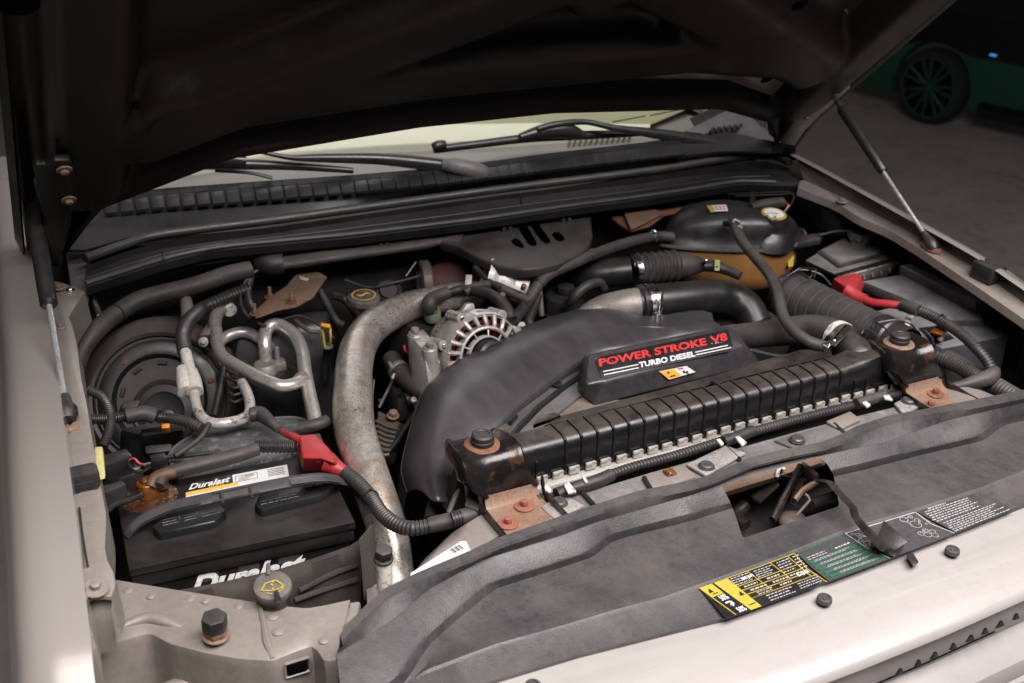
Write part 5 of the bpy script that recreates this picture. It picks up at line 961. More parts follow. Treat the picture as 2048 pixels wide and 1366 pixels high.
solo('thin_cable', MB().tube([P(532, 535, 1.19), P(508, 545, 1.185), P(487, 570, 1.17), P(481, 600, 1.16), P(492, 628, 1.15), P(515, 645, 1.14), P(532, 652, 1.13)], .0026, seg=8), m_hose, 'thin black cable looping down from the harness sleeve', 'cable')
loom([(502, 552, 1.175), (496, 580, 1.165), (500, 605, 1.155), (510, 622, 1.15)], .0072, 'short corrugated loom dropping beside the rusty plate')
# ================================================================ RUSTY PLATE
RP = Thing('rusty_plate', 'flat rusty brown plate with three threaded studs', 'metal plate')
pq = [(507, 624), (539, 594), (572, 572), (593, 547), (636, 543), (654, 553), (626, 594), (593, 612), (555, 619), (520, 632), (511, 634)]
RP.add('plate', MB().prism([P(u, v, 1.165) for u, v in pq], (0, .001, -.004), .0012), m_rustl)
for u, v in ((540, 594), (583, 604), (510, 628)): st_ = RP.add('stud', MB().cyl(P(u, v, 1.166), P(u, v, 1.166) + UP * .020, .0035, .003, seg=10, bevel=.0006), m_rustl); RP.add('nut', MB().hexbolt(P(u, v, 1.166), UP, .0055, .005, .010, .0015), m_rust, parent=st_)
RP.add('tag', MB().prism([P(598, 551, 1.1668), P(618, 557, 1.1668), P(614, 563, 1.1668), P(600, 558, 1.1668)], (0, 0, -.0006)), m_castw); RP.done()
# ================================================================ AIR CONDITIONING
HC = Thing('heater_case', 'black plastic heater case behind the aluminium pipes', 'heater case')
HC.add('case', MB().hexa([P(440, 880, .92), P(700, 850, .92), P(720, 740, .95), P(500, 740, .95)], [P(470, 668, 1.10), P(650, 650, 1.10), P(660, 615, 1.12), P(500, 628, 1.12)], .012, 3), m_blk)
HC.add('rib', MB().tube([P(590, 640, 1.118), P(615, 660, 1.115), P(640, 665, 1.11)], .004, seg=8), m_greyp)
for k in range(5): HC.add('fin', MB().tube([P(452 + k * 2, 740 + k * 15, 1.07 - k * .008), P(470, 748 + k * 14, 1.07 - k * .008), P(494, 742 + k * 13, 1.07 - k * .008)], .0028, seg=6), m_blk2)
HC.done()
AC = Thing('accumulator', 'black accumulator can with aluminium fitting on its top', 'accumulator')
at_ = P(545, 748, 1.065)
AC.add('can', MB().lathe([(0, .004), (.030, .004), (.046, -.002), (.050, -.010), (.050, -.16), (0, -.16)], at_, UP, 36), m_blk)
AC.add('fitting', MB().cyl(at_ + Vector((-.012, .004, 0)), at_ + Vector((-.012, .004, .022)), .022, .020, seg=24, bevel=.003).box(at_ + Vector((.012, .01, .010)), (.03, .024, .02), .004), m_cast)
AC.add('stud', MB().cyl(at_ + Vector((.014, .012, .018)), at_ + Vector((.014, .012, .045)), .0045, seg=12, bevel=.001), m_cast)
AC.add('tag', MB().box(at_ + Vector((-.035, -.038, -.05)), (.022, .004, .010), .001), m_greyp); AC.done()
APL = Thing('coolant_line', 'bent bright aluminium pipes looping above the accumulator', 'pipe')
def pz(L): return [P(*q) for q in L]
APL.add('pipe', MB().tube(pz([(533, 735, 1.075), (531, 705, 1.09), (529, 680, 1.107), (533, 660, 1.118), (546, 649, 1.124), (566, 653, 1.122), (590, 672, 1.115), (604, 702, 1.107), (610, 742, 1.10), (618, 785, 1.09), (627, 825, 1.08), (632, 850, 1.075)]), .0118, seg=18), m_alu)
APL.add('pipe', MB().tube(pz([(430, 640, 1.125), (433, 668, 1.12), (435, 690, 1.115), (444, 712, 1.112), (468, 728, 1.112), (505, 748, 1.112), (545, 766, 1.11), (566, 772, 1.107), (588, 768, 1.105), (606, 758, 1.102)]), .0108, seg=18), m_alu)
APL.add('pipe', MB().tube(pz([(432, 690, 1.095), (452, 674, 1.10), (478, 665, 1.105), (500, 667, 1.103), (520, 678, 1.098), (540, 695, 1.09)]), .0105, seg=18), m_alu)
APL.add('pipe', MB().tube(pz([(458, 617, 1.135), (444, 618, 1.137), (434, 628, 1.136), (430, 642, 1.13), (430, 660, 1.122)]), [.010, .012, .012, .012, .012], seg=18), m_cast)
APL.add('flange_block', MB().hexa([P(u, v, 1.095) for u, v in ((402, 690), (425, 686), (440, 662), (415, 650))], [P(u, v, 1.125) for u, v in ((396, 670), (420, 668), (444, 645), (418, 640))], .005), m_cast)
APL.add('bolt', MB().hexbolt(P(407, 684, 1.112), (-.2, -.8, .5), .006, .010, .009), m_cast); APL.add('collar', MB().cyl(P(455, 614, 1.136), P(461, 622, 1.134), .0125, seg=18, bevel=.001), m_castw)
APL.add('joint_collar', MB().cyl(P(600, 754, 1.104), P(606, 766, 1.10), .0135, seg=18, bevel=.002), m_cast); APL.done()
loom([(500, 578, 1.165), (470, 588, 1.16), (432, 604, 1.155), (400, 620, 1.15), (376, 644, 1.155), (366, 672, 1.155), (370, 703, 1.15)], .0130, 'thick corrugated hose ending at the white pipe fitting', corr=(.0068, .0022))
solo('tube_stub', MB().tube([P(371, 597, 1.16), P(374, 615, 1.155), P(376, 640, 1.145)], [.010, .0115, .012], seg=16), m_cast, 'dull metal tube stub rising behind the thick corrugated hose', 'tube')
WF = Thing('pipe_fitting', 'off-white speckled pipe fitting with a curved aluminium pipe below the corrugated hose', 'pipe fitting')
WF.add('collar', MB().tube(pz([(370, 700, 1.15), (375, 722, 1.14), (380, 745, 1.13)]), [.0095, .0098, .0105], seg=18), m_castw)
WF.add('body', MB().tube(pz([(364, 738, 1.133), (369, 760, 1.125), (373, 784, 1.115)]), [.010, .0135, .014], seg=20), m_castw); WF.add('body', MB().tube(pz([(382, 742, 1.132), (386, 762, 1.124), (390, 784, 1.115)]), [.0105, .0135, .0138], seg=20), m_castw)
WF.add('pipe', MB().tube(pz([(388, 780, 1.115), (391, 806, 1.105), (398, 826, 1.10), (412, 841, 1.097), (434, 847, 1.097), (462, 844, 1.097), (488, 837, 1.092), (498, 826, 1.095), (500, 808, 1.10), (494, 785, 1.105), (484, 766, 1.105)]), .0085, seg=16), mat('speckled_white_tube', (.52, .49, .455), .4, .35, dirt=(.36, .315, .28), da=.4, ds=30, speck=(.1, .07, .05), sa=.8, ss=100))
WF.add('tab', MB().prism([P(470, 832, 1.10), P(492, 822, 1.10), P(494, 832, 1.10), P(476, 840, 1.10)], (0, 0, -.003)), m_cast); WF.done()
solo('taped_cable', MB().tube([P(500, 830, 1.10), P(520, 828, 1.10), P(540, 843, 1.098), P(558, 860, 1.095)], [.012, .0125, .0095, .006], seg=12), m_hose, 'taped knob of cable leading from the white pipe towards the near red boot', 'cable')
DS = Thing('dipstick', 'dipstick with a yellow loop handle beside the big metal pipe', 'dipstick')
DS.add('handle', MB().tube(pz([(650, 694, 1.10), (646, 668, 1.125), (643, 652, 1.14), (652, 650, 1.142), (659, 654, 1.14), (661, 672, 1.125), (660, 692, 1.10)]), .0022, seg=8), mat('dull_yellow_plastic', (.50, .36, .05), .5, dirt=(.3, .22, .08), da=.5, ds=60)); DS.add('grip', MB().hexa([P(641, 656, 1.138), P(660, 660, 1.138), P(661, 652, 1.14), P(643, 648, 1.14)], [P(641, 651, 1.145), P(660, 655, 1.145), P(661, 648, 1.146), P(643, 645, 1.146)], .001), m_org)
DS.add('tube', MB().tube(pz([(655, 690, 1.10), (652, 720, 1.06), (650, 760, 1.02)]), .007, seg=10), m_blk2); DS.add('collar', MB().cyl(P(655, 695, 1.095), P(655, 690, 1.10), .0105, seg=16, bevel=.001), m_green); DS.done()
solo('vacuum_hose', MB().tube(pz([(640, 582, 1.14), (655, 610, 1.12), (672, 640, 1.10), (685, 650, 1.09)]), .0075, seg=12), m_blk2, 'black vacuum hose right of the rusty plate', 'hose')
# ================================================================ BIG METAL PIPE
PI = Thing('intercooler_pipe', 'large speckled aluminium pipe bending beside the near battery', 'pipe')
PI.add('tube', MB().tube(pz([(955, 588, 1.125), (915, 592, 1.13), (868, 601, 1.13), (822, 612, 1.13), (780, 630, 1.128), (742, 656, 1.124), (718, 692, 1.118), (708, 735, 1.11), (706, 780, 1.10), (705, 820, 1.092), (712, 870, 1.08), (731, 930, 1.06), (755, 1000, 1.035), (774, 1060, 1.01), (785, 1120, .985), (792, 1190, .96)]), [.026, .026, .0265, .028, .0295, .031, .0315, .0318, .0322, .0325, .0325, .031, .0305, .030, .029, .028], seg=32, n=10), m_pipe)
PI.add('weld_line', MB().tube(pz([(748, 760, 1.108), (745, 800, 1.10), (748, 850, 1.09), (760, 905, 1.075), (778, 960, 1.055)]), .0016, seg=6), m_warm); PI.done()
bb_ = Thing('hex_bolt', 'large dark bolt standing on a pale spacer at the bottom of the metal pipe', 'bolt')
bp = P(767, 1120, 1.075); bb_.add('head', MB().hexbolt(bp, (0, -.15, 1), .0125, .014, .0135, .006), m_blk2); bb_.add('spacer', MB().cyl(bp - UP * .045, bp, .010, .0115, seg=18), m_castw); bb_.done()
solo('side_bracket', MB().prism([P(728, 1140, .99), P(775, 1130, .99), P(790, 1200, .96), P(735, 1230, .96)], (0, 0, -.02), .004), m_warm, 'brown bracket under the large bolt', 'bracket')
FC = Thing('filler_cap', 'dusty grey oil filler cap with a yellow oval behind the metal pipe', 'cap')
fp = P(728, 606, 1.14); FC.add('lid', MB().lathe([(0, .016), (.026, .016), (.030, .013), (.031, .004), (.027, 0), (0, 0)], fp, (0, -.1, 1), 26, lobes=(3, .03)), m_cap)
fcp = fp + UP * .0168; FC.add('yellow_oval', MB().grid([[fcp + Vector((math.cos(a) * r_, math.sin(a) * r_ * .95, -.1 * -math.sin(a) * r_ * .95)) for a in (i * math.pi / 18 for i in range(36))] for r_ in (.0205, .0222)], cu=True), m_gold)
FC.add('oval_mark', MB().tube([fcp + Vector((x, .004 * math.sin(x * 300), .0006)) for x in (-.012, -.006, 0, .006, .012)], .0012, seg=6), m_gold); FC.done()
solo('breather_cap', MB().lathe([(.020, -.03), (.024, 0), (.026, .006), (.026, .014), (.022, .018), (.019, .016), (.016, .022), (0, .022)], P(777, 590, 1.12), (-.2, -.6, .75), 26), m_blk2, 'black round breather with stepped rings behind the metal pipe', 'cap')
# ================================================================ TURBO AREA
TU = Thing('turbocharger', 'rust-brown turbocharger housing under the slotted plate', 'turbocharger')
TU.add('housing', MB().lathe([(0, -.05), (.034, -.05), (.042, -.035), (.046, -.005), (.042, .02), (.034, .034), (0, .034)], PY(905, 566, .462), (1, -.15, .1), 30), m_turbo)
TU.add('flange', MB().lathe([(0, -.012), (.034, -.012), (.038, -.004), (.038, .010), (.03, .016), (0, .016)], PY(960, 551, .43), (.9, -.4, .1), 26), mat('orange_rust', (.24, .055, .025), .75, dirt=(.12, .035, .02), da=.6, ds=30, bump=.4, bs=120))
TU.add('clamp_band', MB().lathe([(.040, -.012), (.046, -.008), (.046, .008), (.040, .012)], PY(850, 566, .466), (.9, -.2, .0), 28), m_warm)
TU.add('label', MB().hexa([P(929, 575, 1.165), P(943, 572, 1.165), P(944, 550, 1.17), P(932, 549, 1.17)], [P(929, 575, 1.167), P(943, 572, 1.167), P(944, 550, 1.172), P(932, 549, 1.172)], .0005), m_castw); TU.done()
HS = Thing('heat_shield', 'crumpled silver heat shield wrap under the slotted plate', 'heat shield')
HS.add('wrap', MB().lathe([(.034, -.05), (.037, -.04), (.033, -.03), (.037, -.018), (.036, -.004), (.033, .004), (.036, .016), (.034, .03)], P(1024, 566, 1.16) + Vector((0, .01, -.004)), (.85, -.35, -.35), 24), mat('foil_wrap', (.75, .73, .71), .45, .35, dirt=(.3, .26, .24), da=.6, ds=25, bump=.6, bs=60), angle=20)
HS.add('wrap', MB().sphere(P(1002, 594, 1.145), .018, sc=(1.2, .8, .9)), m_cast); HS.add('bolt', MB().hexbolt(P(1004, 592, 1.165), (0, -.5, .8), .006, .006), m_rust); HS.add('bolt', MB().hexbolt(P(1045, 578, 1.175), (0, -.5, .8), .005, .012), m_rust); HS.done()
solo('rod', MB().cyl(P(1076, 545, 1.17), P(1083, 630, 1.08), .0055, seg=12), m_cast, 'thin dull steel rod hanging left of the oil filter cap', 'rod')
# ================================================================ ALTERNATOR
AL = Thing('alternator', 'cast aluminium alternator with dark red windings behind its slots', 'alternator')
ax_ = Vector((.06, -.97, .24)).normalized(); ac = P(971, 711, 1.10)
m_calt = mat('alternator_aluminium', (.44, .41, .39), .42, .5, dirt=(.29, .262, .24), da=.55, ds=25, speck=(.25, .22, .19), sa=.35, ss=200, bump=.25, bs=350)
AL.add('rear_housing', MB().lathe([(0, -.115), (.05, -.115), (.064, -.105), (.070, -.09), (.071, -.055), (.0765, -.050), (.078, -.040), (.078, -.030)], ac, ax_, 56), m_calt)
AL.add('front_ring', MB().lathe([(.078, -.030), (.0785, -.020), (.0765, -.010), (.072, -.003), (.0705, .000), (.0695, -.006), (.0695, -.03)], ac, ax_, 56), m_calt)
AL.add('middle_ring', MB().lathe([(.0475, -.006), (.0475, .004), (.050, .006), (.053, .005), (.054, .001), (.054, -.010)], ac, ax_, 56), m_calt)
AL.add('inner_ring', MB().lathe([(.0335, -.004), (.0335, .008), (.0352, .009), (.0365, .007), (.0365, -.004)], ac, ax_, 48), mat('bright_cast_edge', (.82, .80, .78), .3, .6))
AL.add('winding', MB().lathe([(.070, -.034), (.067, -.020), (.062, -.014), (.056, -.016), (.052, -.03)], ac, ax_, 48), m_copper)
AL.add('winding', MB().lathe([(.048, -.022), (.042, -.014), (.036, -.02)], ac, ax_, 40), m_copper)
AL.add('rotor', MB().lathe([(.075, -.036), (0, -.036)], ac, ax_, 32), m_blkp)
AL.add('pulley', MB().lathe([(.030, -.004), (.031, .03), (.026, .034), (0, .034)], ac, ax_, 32), m_blk)
xo = Vector((1, 0, 0)); xo = (xo - ax_ * xo.dot(ax_)).normalized(); yo = ax_.cross(xo) * -1
if yo.z < 0: yo = -yo
def apt(r_, an, h): return ac + (xo * math.cos(an) + yo * math.sin(an)) * r_ + ax_ * h
for k in range(22):
    a = 2 * math.pi * k / 22
    AL.add('fin', MB().tube([apt(.0525, a, .001), apt(.060, a + .02, .001), apt(.0712, a + .03, -.006)], [.0042, .0040, .0052], seg=8, n=3), m_calt)
for k in range(10):
    a = 2 * math.pi * k / 10 + .1; AL.add('spoke', MB().tube([apt(.036, a, .004), apt(.049, a, .000)], .0016, seg=8, n=2, smooth=False), m_calt)
for k, a in enumerate((2.75, 2.0, .35, .9)): AL.add('ear', MB().cyl(apt(.079, a, -.06), apt(.079, a, -.012), .0095, seg=16, bevel=.0015), m_calt)
for k, a in enumerate((2.75, 2.0)): AL.add('bolt', MB().hexbolt(apt(.079, a, -.012), ax_, .0042, .004), m_steel)
AL.add('front_ear', MB().prism([apt(.060, .35, -.004), apt(.078, .55, -.010), apt(.090, .38, -.012), apt(.090, .22, -.012), apt(.074, .1, -.010)], ax_ * -.012, .003), m_calt)
for k in range(7): a = 1.75 + k * .14; AL.add('cooling_slot', MB().tube([apt(.0722, a, -.072), apt(.0722, a + .06, -.072)], .0022, seg=6, n=2, smooth=False), m_blkp)
AL.add('rear_ear', MB().prism([apt(.060, 1.05, -.09), apt(.085, 1.25, -.09), apt(.082, 1.42, -.09), apt(.068, 1.6, -.09)], ax_ * .015, .003), m_calt)
lb = [apt(.0785, .95 + .75 * i / 10, -.0245) for i in range(11)]; lb2 = [apt(.0735, .95 + .75 * i / 10, -.0015) for i in range(11)]
AL.add('label', MB().sheet([[p + ax_ * .0008 + (p - ac).normalized() * .0012 for p in lb], [p + ax_ * .0012 + (p - ac).normalized() * .0010 for p in lb2]], ax_ * -.0004), m_label)
lm = MB()
for i, ch in enumerate('REMANUFACTURED'):
    a = 1.60 - .46 * i / 14; da = .026
    pa = lambda an, f: (lb[0] - lb[0]) + apt(.0785 + (.0735 - .0785) * f, an, -.0245 + .023 * f) + ax_ * .0016 + (apt(.0785, an, 0) - ac).normalized() * .0018
    textmb(ch, pa(a, .62), pa(a - da, .62), pa(a, .25), mbx=lm, bold=.01, lift=.0002)
AL.add('lettering', lm, m_blkp, kind='stuff')
# mounting tower
tz_ = 1.13
AL.add('tower', MB().hexa([P(824, 815, 1.02), P(868, 838, 1.02), P(884, 815, 1.02), P(840, 790, 1.02)], [P(818, 668, tz_), P(848, 702, tz_), P(876, 690, tz_), P(846, 656, tz_)], .004), m_calt)
for (u, v), (u2, v2) in (((830, 668), (838, 790)), ((859, 696), (868, 822))):
    AL.add('post', MB().cyl(P(u2, v2, 1.01), P(u, v, tz_ + .002), .0145, .0135, seg=22, bevel=.0015), m_calt)
    bo_ = AL.add('bolt', MB().hexbolt(P(u, v, tz_ + .002), (0, -.1, 1), .0075, .009, .0115, .003), m_cast)
AL.add('arm', MB().prism([P(855, 690, 1.12), P(880, 672, 1.12), P(905, 690, 1.115), P(895, 720, 1.10), P(872, 730, 1.09)], (0, 0, -.03), .004), m_calt); AL.done()
PL = Thing('cable_plug', 'dusty elbow plug with green base on top of the alternator', 'plug')
PL.add('boot', MB().tube(pz([(862, 622, 1.135), (859, 606, 1.15), (872, 594, 1.155), (896, 585, 1.158)]), [.013, .0145, .0125, .0115], seg=18), m_hose); PL.add('base', MB().lathe([(.016, -.012), (.0165, .002), (.014, .006), (.0145, .010), (.012, .012)], P(864, 626, 1.125), (-.2, -.2, 1), 22), m_green); PL.done()
solo('alternator_cable', MB().tube(pz([(893, 587, 1.158), (920, 579, 1.16), (950, 581, 1.162), (985, 592, 1.16), (1010, 615, 1.155), (1022, 640, 1.14)]), [.0075, .008, .010, .0115, .012, .012], seg=14), m_rub, 'thick black cable arching over the back of the alternator', 'cable')
solo('alternator_cable', MB().tube(pz([(930, 585, 1.16), (950, 572, 1.168), (985, 570, 1.17), (1010, 580, 1.165), (1045, 595, 1.155), (1060, 606, 1.15)]), [.0065, .007, .0085, .009, .009, .008], seg=12), m_hose, 'dusty hose crossing the silver heat shield', 'hose')
solo('wire_bundle', MB().tube(pz([(808, 690, 1.10), (812, 702, 1.09), (822, 708, 1.08)]), .003, seg=8), m_redp, 'red wire peeking out beside the alternator tower', 'wire')
solo('small_hose', MB().tube(pz([(950, 535, 1.18), (975, 560, 1.175), (1000, 578, 1.17)]), .006, seg=10), m_rub, 'small black hose beside the rust coloured turbo flange', 'hose')
# heater hose from the slotted plate side to the coolant bottle
solo('coolant_hose', MB().tube(pz([(1008, 655, 1.10), (1038, 628, 1.125), (1056, 602, 1.15), (1075, 572, 1.17), (1100, 548, 1.182), (1150, 525, 1.19), (1205, 502, 1.19), (1260, 484, 1.19), (1312, 473, 1.185), (1345, 474, 1.18)]), .0108, seg=16), m_hose, 'black rubber hose sweeping from the alternator up to the coolant bottle', 'hose')
solo('spring_clamp', MB().lathe([(.0112, -.004), (.0122, -.003), (.0122, .003), (.0112, .004)], P(1306, 474, 1.186), (1, .2, .2), 18).tube([P(1300, 464, 1.195), P(1306, 460, 1.20), P(1312, 464, 1.197)], .0025, seg=6), m_steel, 'wire clamp on the hose end by the coolant bottle', 'hose clamp')
solo('sensor_boot', MB().tube(pz([(1062, 655, 1.10), (1058, 640, 1.11), (1068, 615, 1.125), (1078, 592, 1.135)]), [.009, .011, .010, .006], seg=12, corr=(.006, .0015)), m_rub, 'ribbed black boot rising from the white sensor', 'boot')
solo('sensor', MB().lathe([(0, .006), (.012, .006), (.016, .001), (.016, -.012), (.011, -.016)], P(1048, 655, 1.10), (0, -.2, 1), 6), m_castw, 'dusty white sensor body beside the duct', 'sensor')
# ================================================================ OIL FILTER, INTAKE
OF = Thing('oil_filter_cap', 'round black oil filter cap with hexagon knob', 'cap')
oc = P(1131, 588, 1.115); OF.add('cap', MB().lathe([(0, .002), (.034, .002), (.040, -.002), (.0425, -.010), (.0425, -.034), (.0445, -.036), (.0445, -.042), (.041, -.045), (.041, -.10)], oc, (-.02, -.05, 1), 44), m_blk)
OF.add('hexagon', MB().hexbolt(oc + UP * .001, (-.02, -.05, 1), .0185, .017), m_blk); OF.add('housing', MB().lathe([(.0455, -.048), (.0465, -.06), (.0465, -.15)], oc, UP, 36), m_warm); OF.done()
solo('vent_hose', MB().tube(pz([(1131, 612, 1.115), (1146, 598, 1.135), (1160, 582, 1.15), (1178, 570, 1.158), (1198, 566, 1.155), (1208, 578, 1.14)]), [.007, .009, .0092, .0095, .0095, .009], seg=14), m_blk2, 'small bent black hose in front of the oil filter cap', 'hose')
IT = Thing('intake_tube', 'black intake tube with bellows, steel worm clamp and a brownish cone', 'intake tube')
IT.add('tube', MB().tube(pz([(1085, 575, 1.08), (1130, 560, 1.10), (1180, 551, 1.125), (1225, 545, 1.135), (1262, 541, 1.14)]), [.028, .029, .030, .0295, .0295], seg=28), m_blk)
bel = []; rad = []
for i in range(13): t = i / 12; bel.append((1270 + 84 * t, 539 - 8 * t, 1.14)); rad.append(.0335 if i % 2 else .0285)
IT.add('bellows', MB().tube(pz(bel), rad, seg=30, n=4), m_hose)
IT.add('cone', MB().tube(pz([(1352, 531, 1.14), (1368, 530, 1.14), (1392, 530, 1.14), (1412, 531, 1.14)]), [.0275, .0265, .019, .011], seg=26), m_hose)
w_ = (P(1290, 537, 1.14) - P(1262, 541, 1.14)).normalized()
wc_ = IT.add('worm_clamp', MB().lathe([(.0325, -.006), (.0338, -.0055), (.0338, .0055), (.0325, .006)], P(1268, 540, 1.14), w_, 36), m_steel)
IT.add('clamp_screw', MB().tube(pz([(1262, 512, 1.168), (1268, 522, 1.166), (1272, 534, 1.162)]), .0042, seg=10), m_steel, parent=wc_); IT.done()
SN = Thing('air_sensor', 'small black sensor plug with a pale green tag beside the coolant bottle', 'sensor')
SN.add('plug', MB().tube(pz([(1408, 532, 1.145), (1430, 533, 1.145), (1455, 541, 1.14), (1480, 552, 1.135)]), [.011, .012, .010, .009], seg=12), m_blk2); SN.add('tag', MB().hexa([P(1429, 541, 1.158), P(1439, 541, 1.158), P(1440, 520, 1.164), P(1430, 519, 1.164)], [P(1429, 541, 1.160), P(1439, 541, 1.160), P(1440, 520, 1.166), P(1430, 519, 1.166)], .0004), mat('pale_green_tag', (.40, .50, .20), .5)); q = MB(); a = P(1432, 536, 1.1615); q.quad(a, a + Vector((.005, 0, 0)), a + Vector((.005, .002, .003)), a + Vector((0, .002, .003))); SN.add('mark', q, m_blkp)
SN.add('screw', MB().sphere(P(1412, 521, 1.16), .0055), m_steel); SN.done()
CE = Thing('charge_elbow', 'dirty cast metal elbow joined to a black rubber hose by a steel T-bolt clamp', 'intake elbow')
CE.add('elbow', MB().tube(pz([(1150, 665, 1.07), (1172, 635, 1.10), (1205, 618, 1.115), (1245, 610, 1.125), (1280, 606, 1.127)]), [.018, .022, .026, .0285, .0300], seg=30), m_cast)
hd_ = (P(1300, 604, 1.127) - P(1265, 608, 1.127)).normalized()
CE.add('hose', MB().tube(pz([(1278, 606, 1.127), (1320, 601, 1.13), (1370, 596, 1.13), (1425, 592, 1.125), (1465, 598, 1.115), (1495, 617, 1.10), (1512, 650, 1.075)]), [.0325, .0325, .0320, .0318, .0320, .0315, .031], seg=34), m_blk)
CE.add('bead', MB().lathe([(.0325, -.006), (.0355, -.003), (.0355, .003), (.0325, .006)], P(1282, 606, 1.127), hd_, 36), m_rub)
cb = CE.add('clamp_band', MB().lathe([(.0335, -.0095), (.0348, -.009), (.0348, .009), (.0335, .0095)], P(1300, 604, 1.128), hd_, 40), m_steel)
CE.add('t_bolt', MB().cyl(P(1320, 632, 1.155), P(1324, 585, 1.18), .0032, seg=10), m_steel, parent=cb); CE.add('nut', MB().cyl(P(1320, 618, 1.158), P(1321, 606, 1.165), .0062, seg=10, bevel=.001), m_steel, parent=cb); CE.add('trunnion', MB().box(P(1316, 634, 1.145), (.012, .008, .02), .002), m_steel, parent=cb)
for u, v in ((1303, 600), (1313, 599)): CE.add('rivet', MB().sphere(PP(u, v, P(1300, 604, 1.128) + Vector((0, -.028, .021)), Vector((0, -.8, .6))), .0022), m_cast, parent=cb)
CE.done()
# ================================================================ COOLANT BOTTLE
RZ = Thing('coolant_bottle', 'black and amber coolant bottle with yellow ringed cap', 'coolant bottle')
zs = 1.16
fo = [(1318, 486), (1340, 493), (1400, 499), (1475, 502), (1543, 501), (1580, 494), (1600, 480), (1604, 468)]; ba_ = [(1590, 458), (1540, 452), (1470, 448), (1400, 452), (1340, 464), (1318, 476)]
ring0 = [P(u, v, zs) for u, v in fo + ba_]; ring0 = [Vector(p) for p in cr([tuple(p) for p in ring0 + ring0[:1]], 4)][:-1]; c0 = sum(ring0, Vector()) / len(ring0)
def ringz(k, z, sx=0.): return [c0.lerp(p, k) + Vector((sx, 0, z - zs)) for p in ring0]
RZ.add('lower_shell', MB().grid([ringz(.6, zs - .098), ringz(.86, zs - .090), ringz(.95, zs - .06), ringz(.97, zs - .02), ringz(.975, zs)], cu=True), m_amber, angle=60)
def topshell(k, h):   # the top is a rounded hump, lower towards the cap
    out = []
    for p in ring0:
        q = c0.lerp(p, k); t = (q.x - c0.x) / .14; hh = h * (1.0 - .45 * max(0, t) ** 1.5) * (1 - .5 * max(0, -t - .55)); out.append(q + Vector((0, .0, hh)))
    return out
RZ.add('upper_shell', MB().grid([ringz(1.035, zs - .004), ringz(1.035, zs + .003), topshell(.98, .008), topshell(.93, .03), topshell(.88, .050), topshell(.78, .064), topshell(.5, .071), topshell(.2, .073), topshell(.02, .073)], cu=True), m_blk, angle=60)
cpz = P(1543, 446, 1.205); ca = Vector((.0, -.18, 1)).normalized()
RZ.add('shoulder', MB().lathe([(.060, -.040), (.052, -.024), (.044, -.014), (.038, -.009), (.034, -.004), (.034, .004)], cpz, ca, 36), m_blk, angle=70)
cpo = RZ.add('cap', MB().lathe([(0, .022), (.020, .022), (.0275, .021), (.0295, .018), (.0305, -.004), (.029, -.006)], cpz, ca, 48, lobes=(24, .012)), m_blk)
RZ.add('cap_ring', MB().lathe([(.0205, .0232), (.0255, .0228), (.0262, .0215)], cpz, ca, 40), m_yel, parent=cpo); RZ.add('cap_label', MB().lathe([(0, .0230), (.0206, .0230)], cpz, ca, 36), m_label, parent=cpo)
def onc(u, v): return PP(u, v, cpz + ca * .0238, ca)
q = MB(); cx_, cy_ = 1543, 431
for pts in ([(1527, 427), (1537, 427)], [(1541, 426), (1556, 427)], [(1530, 432), (1536, 430), (1535, 435), (1530, 432)], [(1547, 431), (1553, 436)], [(1553, 431), (1547, 436)], [(1531, 438), (1545, 439)]): stroke(q, pts, .0008, onc, ca)
RZ.add('black_print', q, m_blkp, parent=cpo, kind='stuff'); q = MB(); stroke(q, [(1549, 439), (1554, 439)], .0012, onc, ca); RZ.add('red_print', q, m_redp, parent=cpo)
sq = [(1413, 411), (1452, 409), (1456, 420), (1421, 422)]
def ont(u, v, h=.0): return P(u, v, 1.2365 + h)
def bi(s, t, h=0.):
    u = sq[0][0] + (sq[1][0] - sq[0][0]) * s; v = sq[0][1] + (sq[1][1] - sq[0][1]) * s; u2 = sq[3][0] + (sq[2][0] - sq[3][0]) * s; v2 = sq[3][1] + (sq[2][1] - sq[3][1]) * s; return ont(u + (u2 - u) * t, v + (v2 - v) * t, h)
rs = RZ.add('sticker', MB().prism([bi(0, 0), bi(1, 0), bi(1, 1), bi(0, 1)], (0, 0, -.002)), m_label); RZ.add('yellow_print', MB().quad(bi(0, 1, .0004), bi(.28, 1, .0004), bi(.28, 0, .0004), bi(0, 0, .0004)), m_yel, parent=rs)
q = MB()
for i in range(3):
    for j in range(2): q.quad(bi(.36 + .2 * i, .25 + .4 * j + .2, .0004), bi(.36 + .2 * i + .13, .25 + .4 * j + .2, .0004), bi(.36 + .2 * i + .13, .25 + .4 * j, .0004), bi(.36 + .2 * i, .25 + .4 * j, .0004))
RZ.add('red_print', q, m_redp, parent=rs, kind='stuff')
RZ.add('nipple', MB().tube(pz([(1450, 445, 1.225), (1462, 446, 1.228), (1474, 450, 1.225)]), .008, seg=12), m_blk)
RZ.add('base', MB().lathe([(.030, .012), (.032, .004), (.032, -.006), (.026, -.016)], P(1518, 548, 1.09), UP, 28), m_castw)
RZ.add('gauge_print', MB().prism([P(1577, 515, 1.13), P(1588, 512, 1.13), P(1586, 532, 1.118), P(1578, 534, 1.118)], (0, .003, .002)), m_yel)
RZ.add('seam_flange', MB().grid([ringz(1.04, zs - .002), ringz(1.062, zs - .001), ringz(1.062, zs + .003), ringz(1.03, zs + .004)], cu=True), m_greyp); RZ.done()
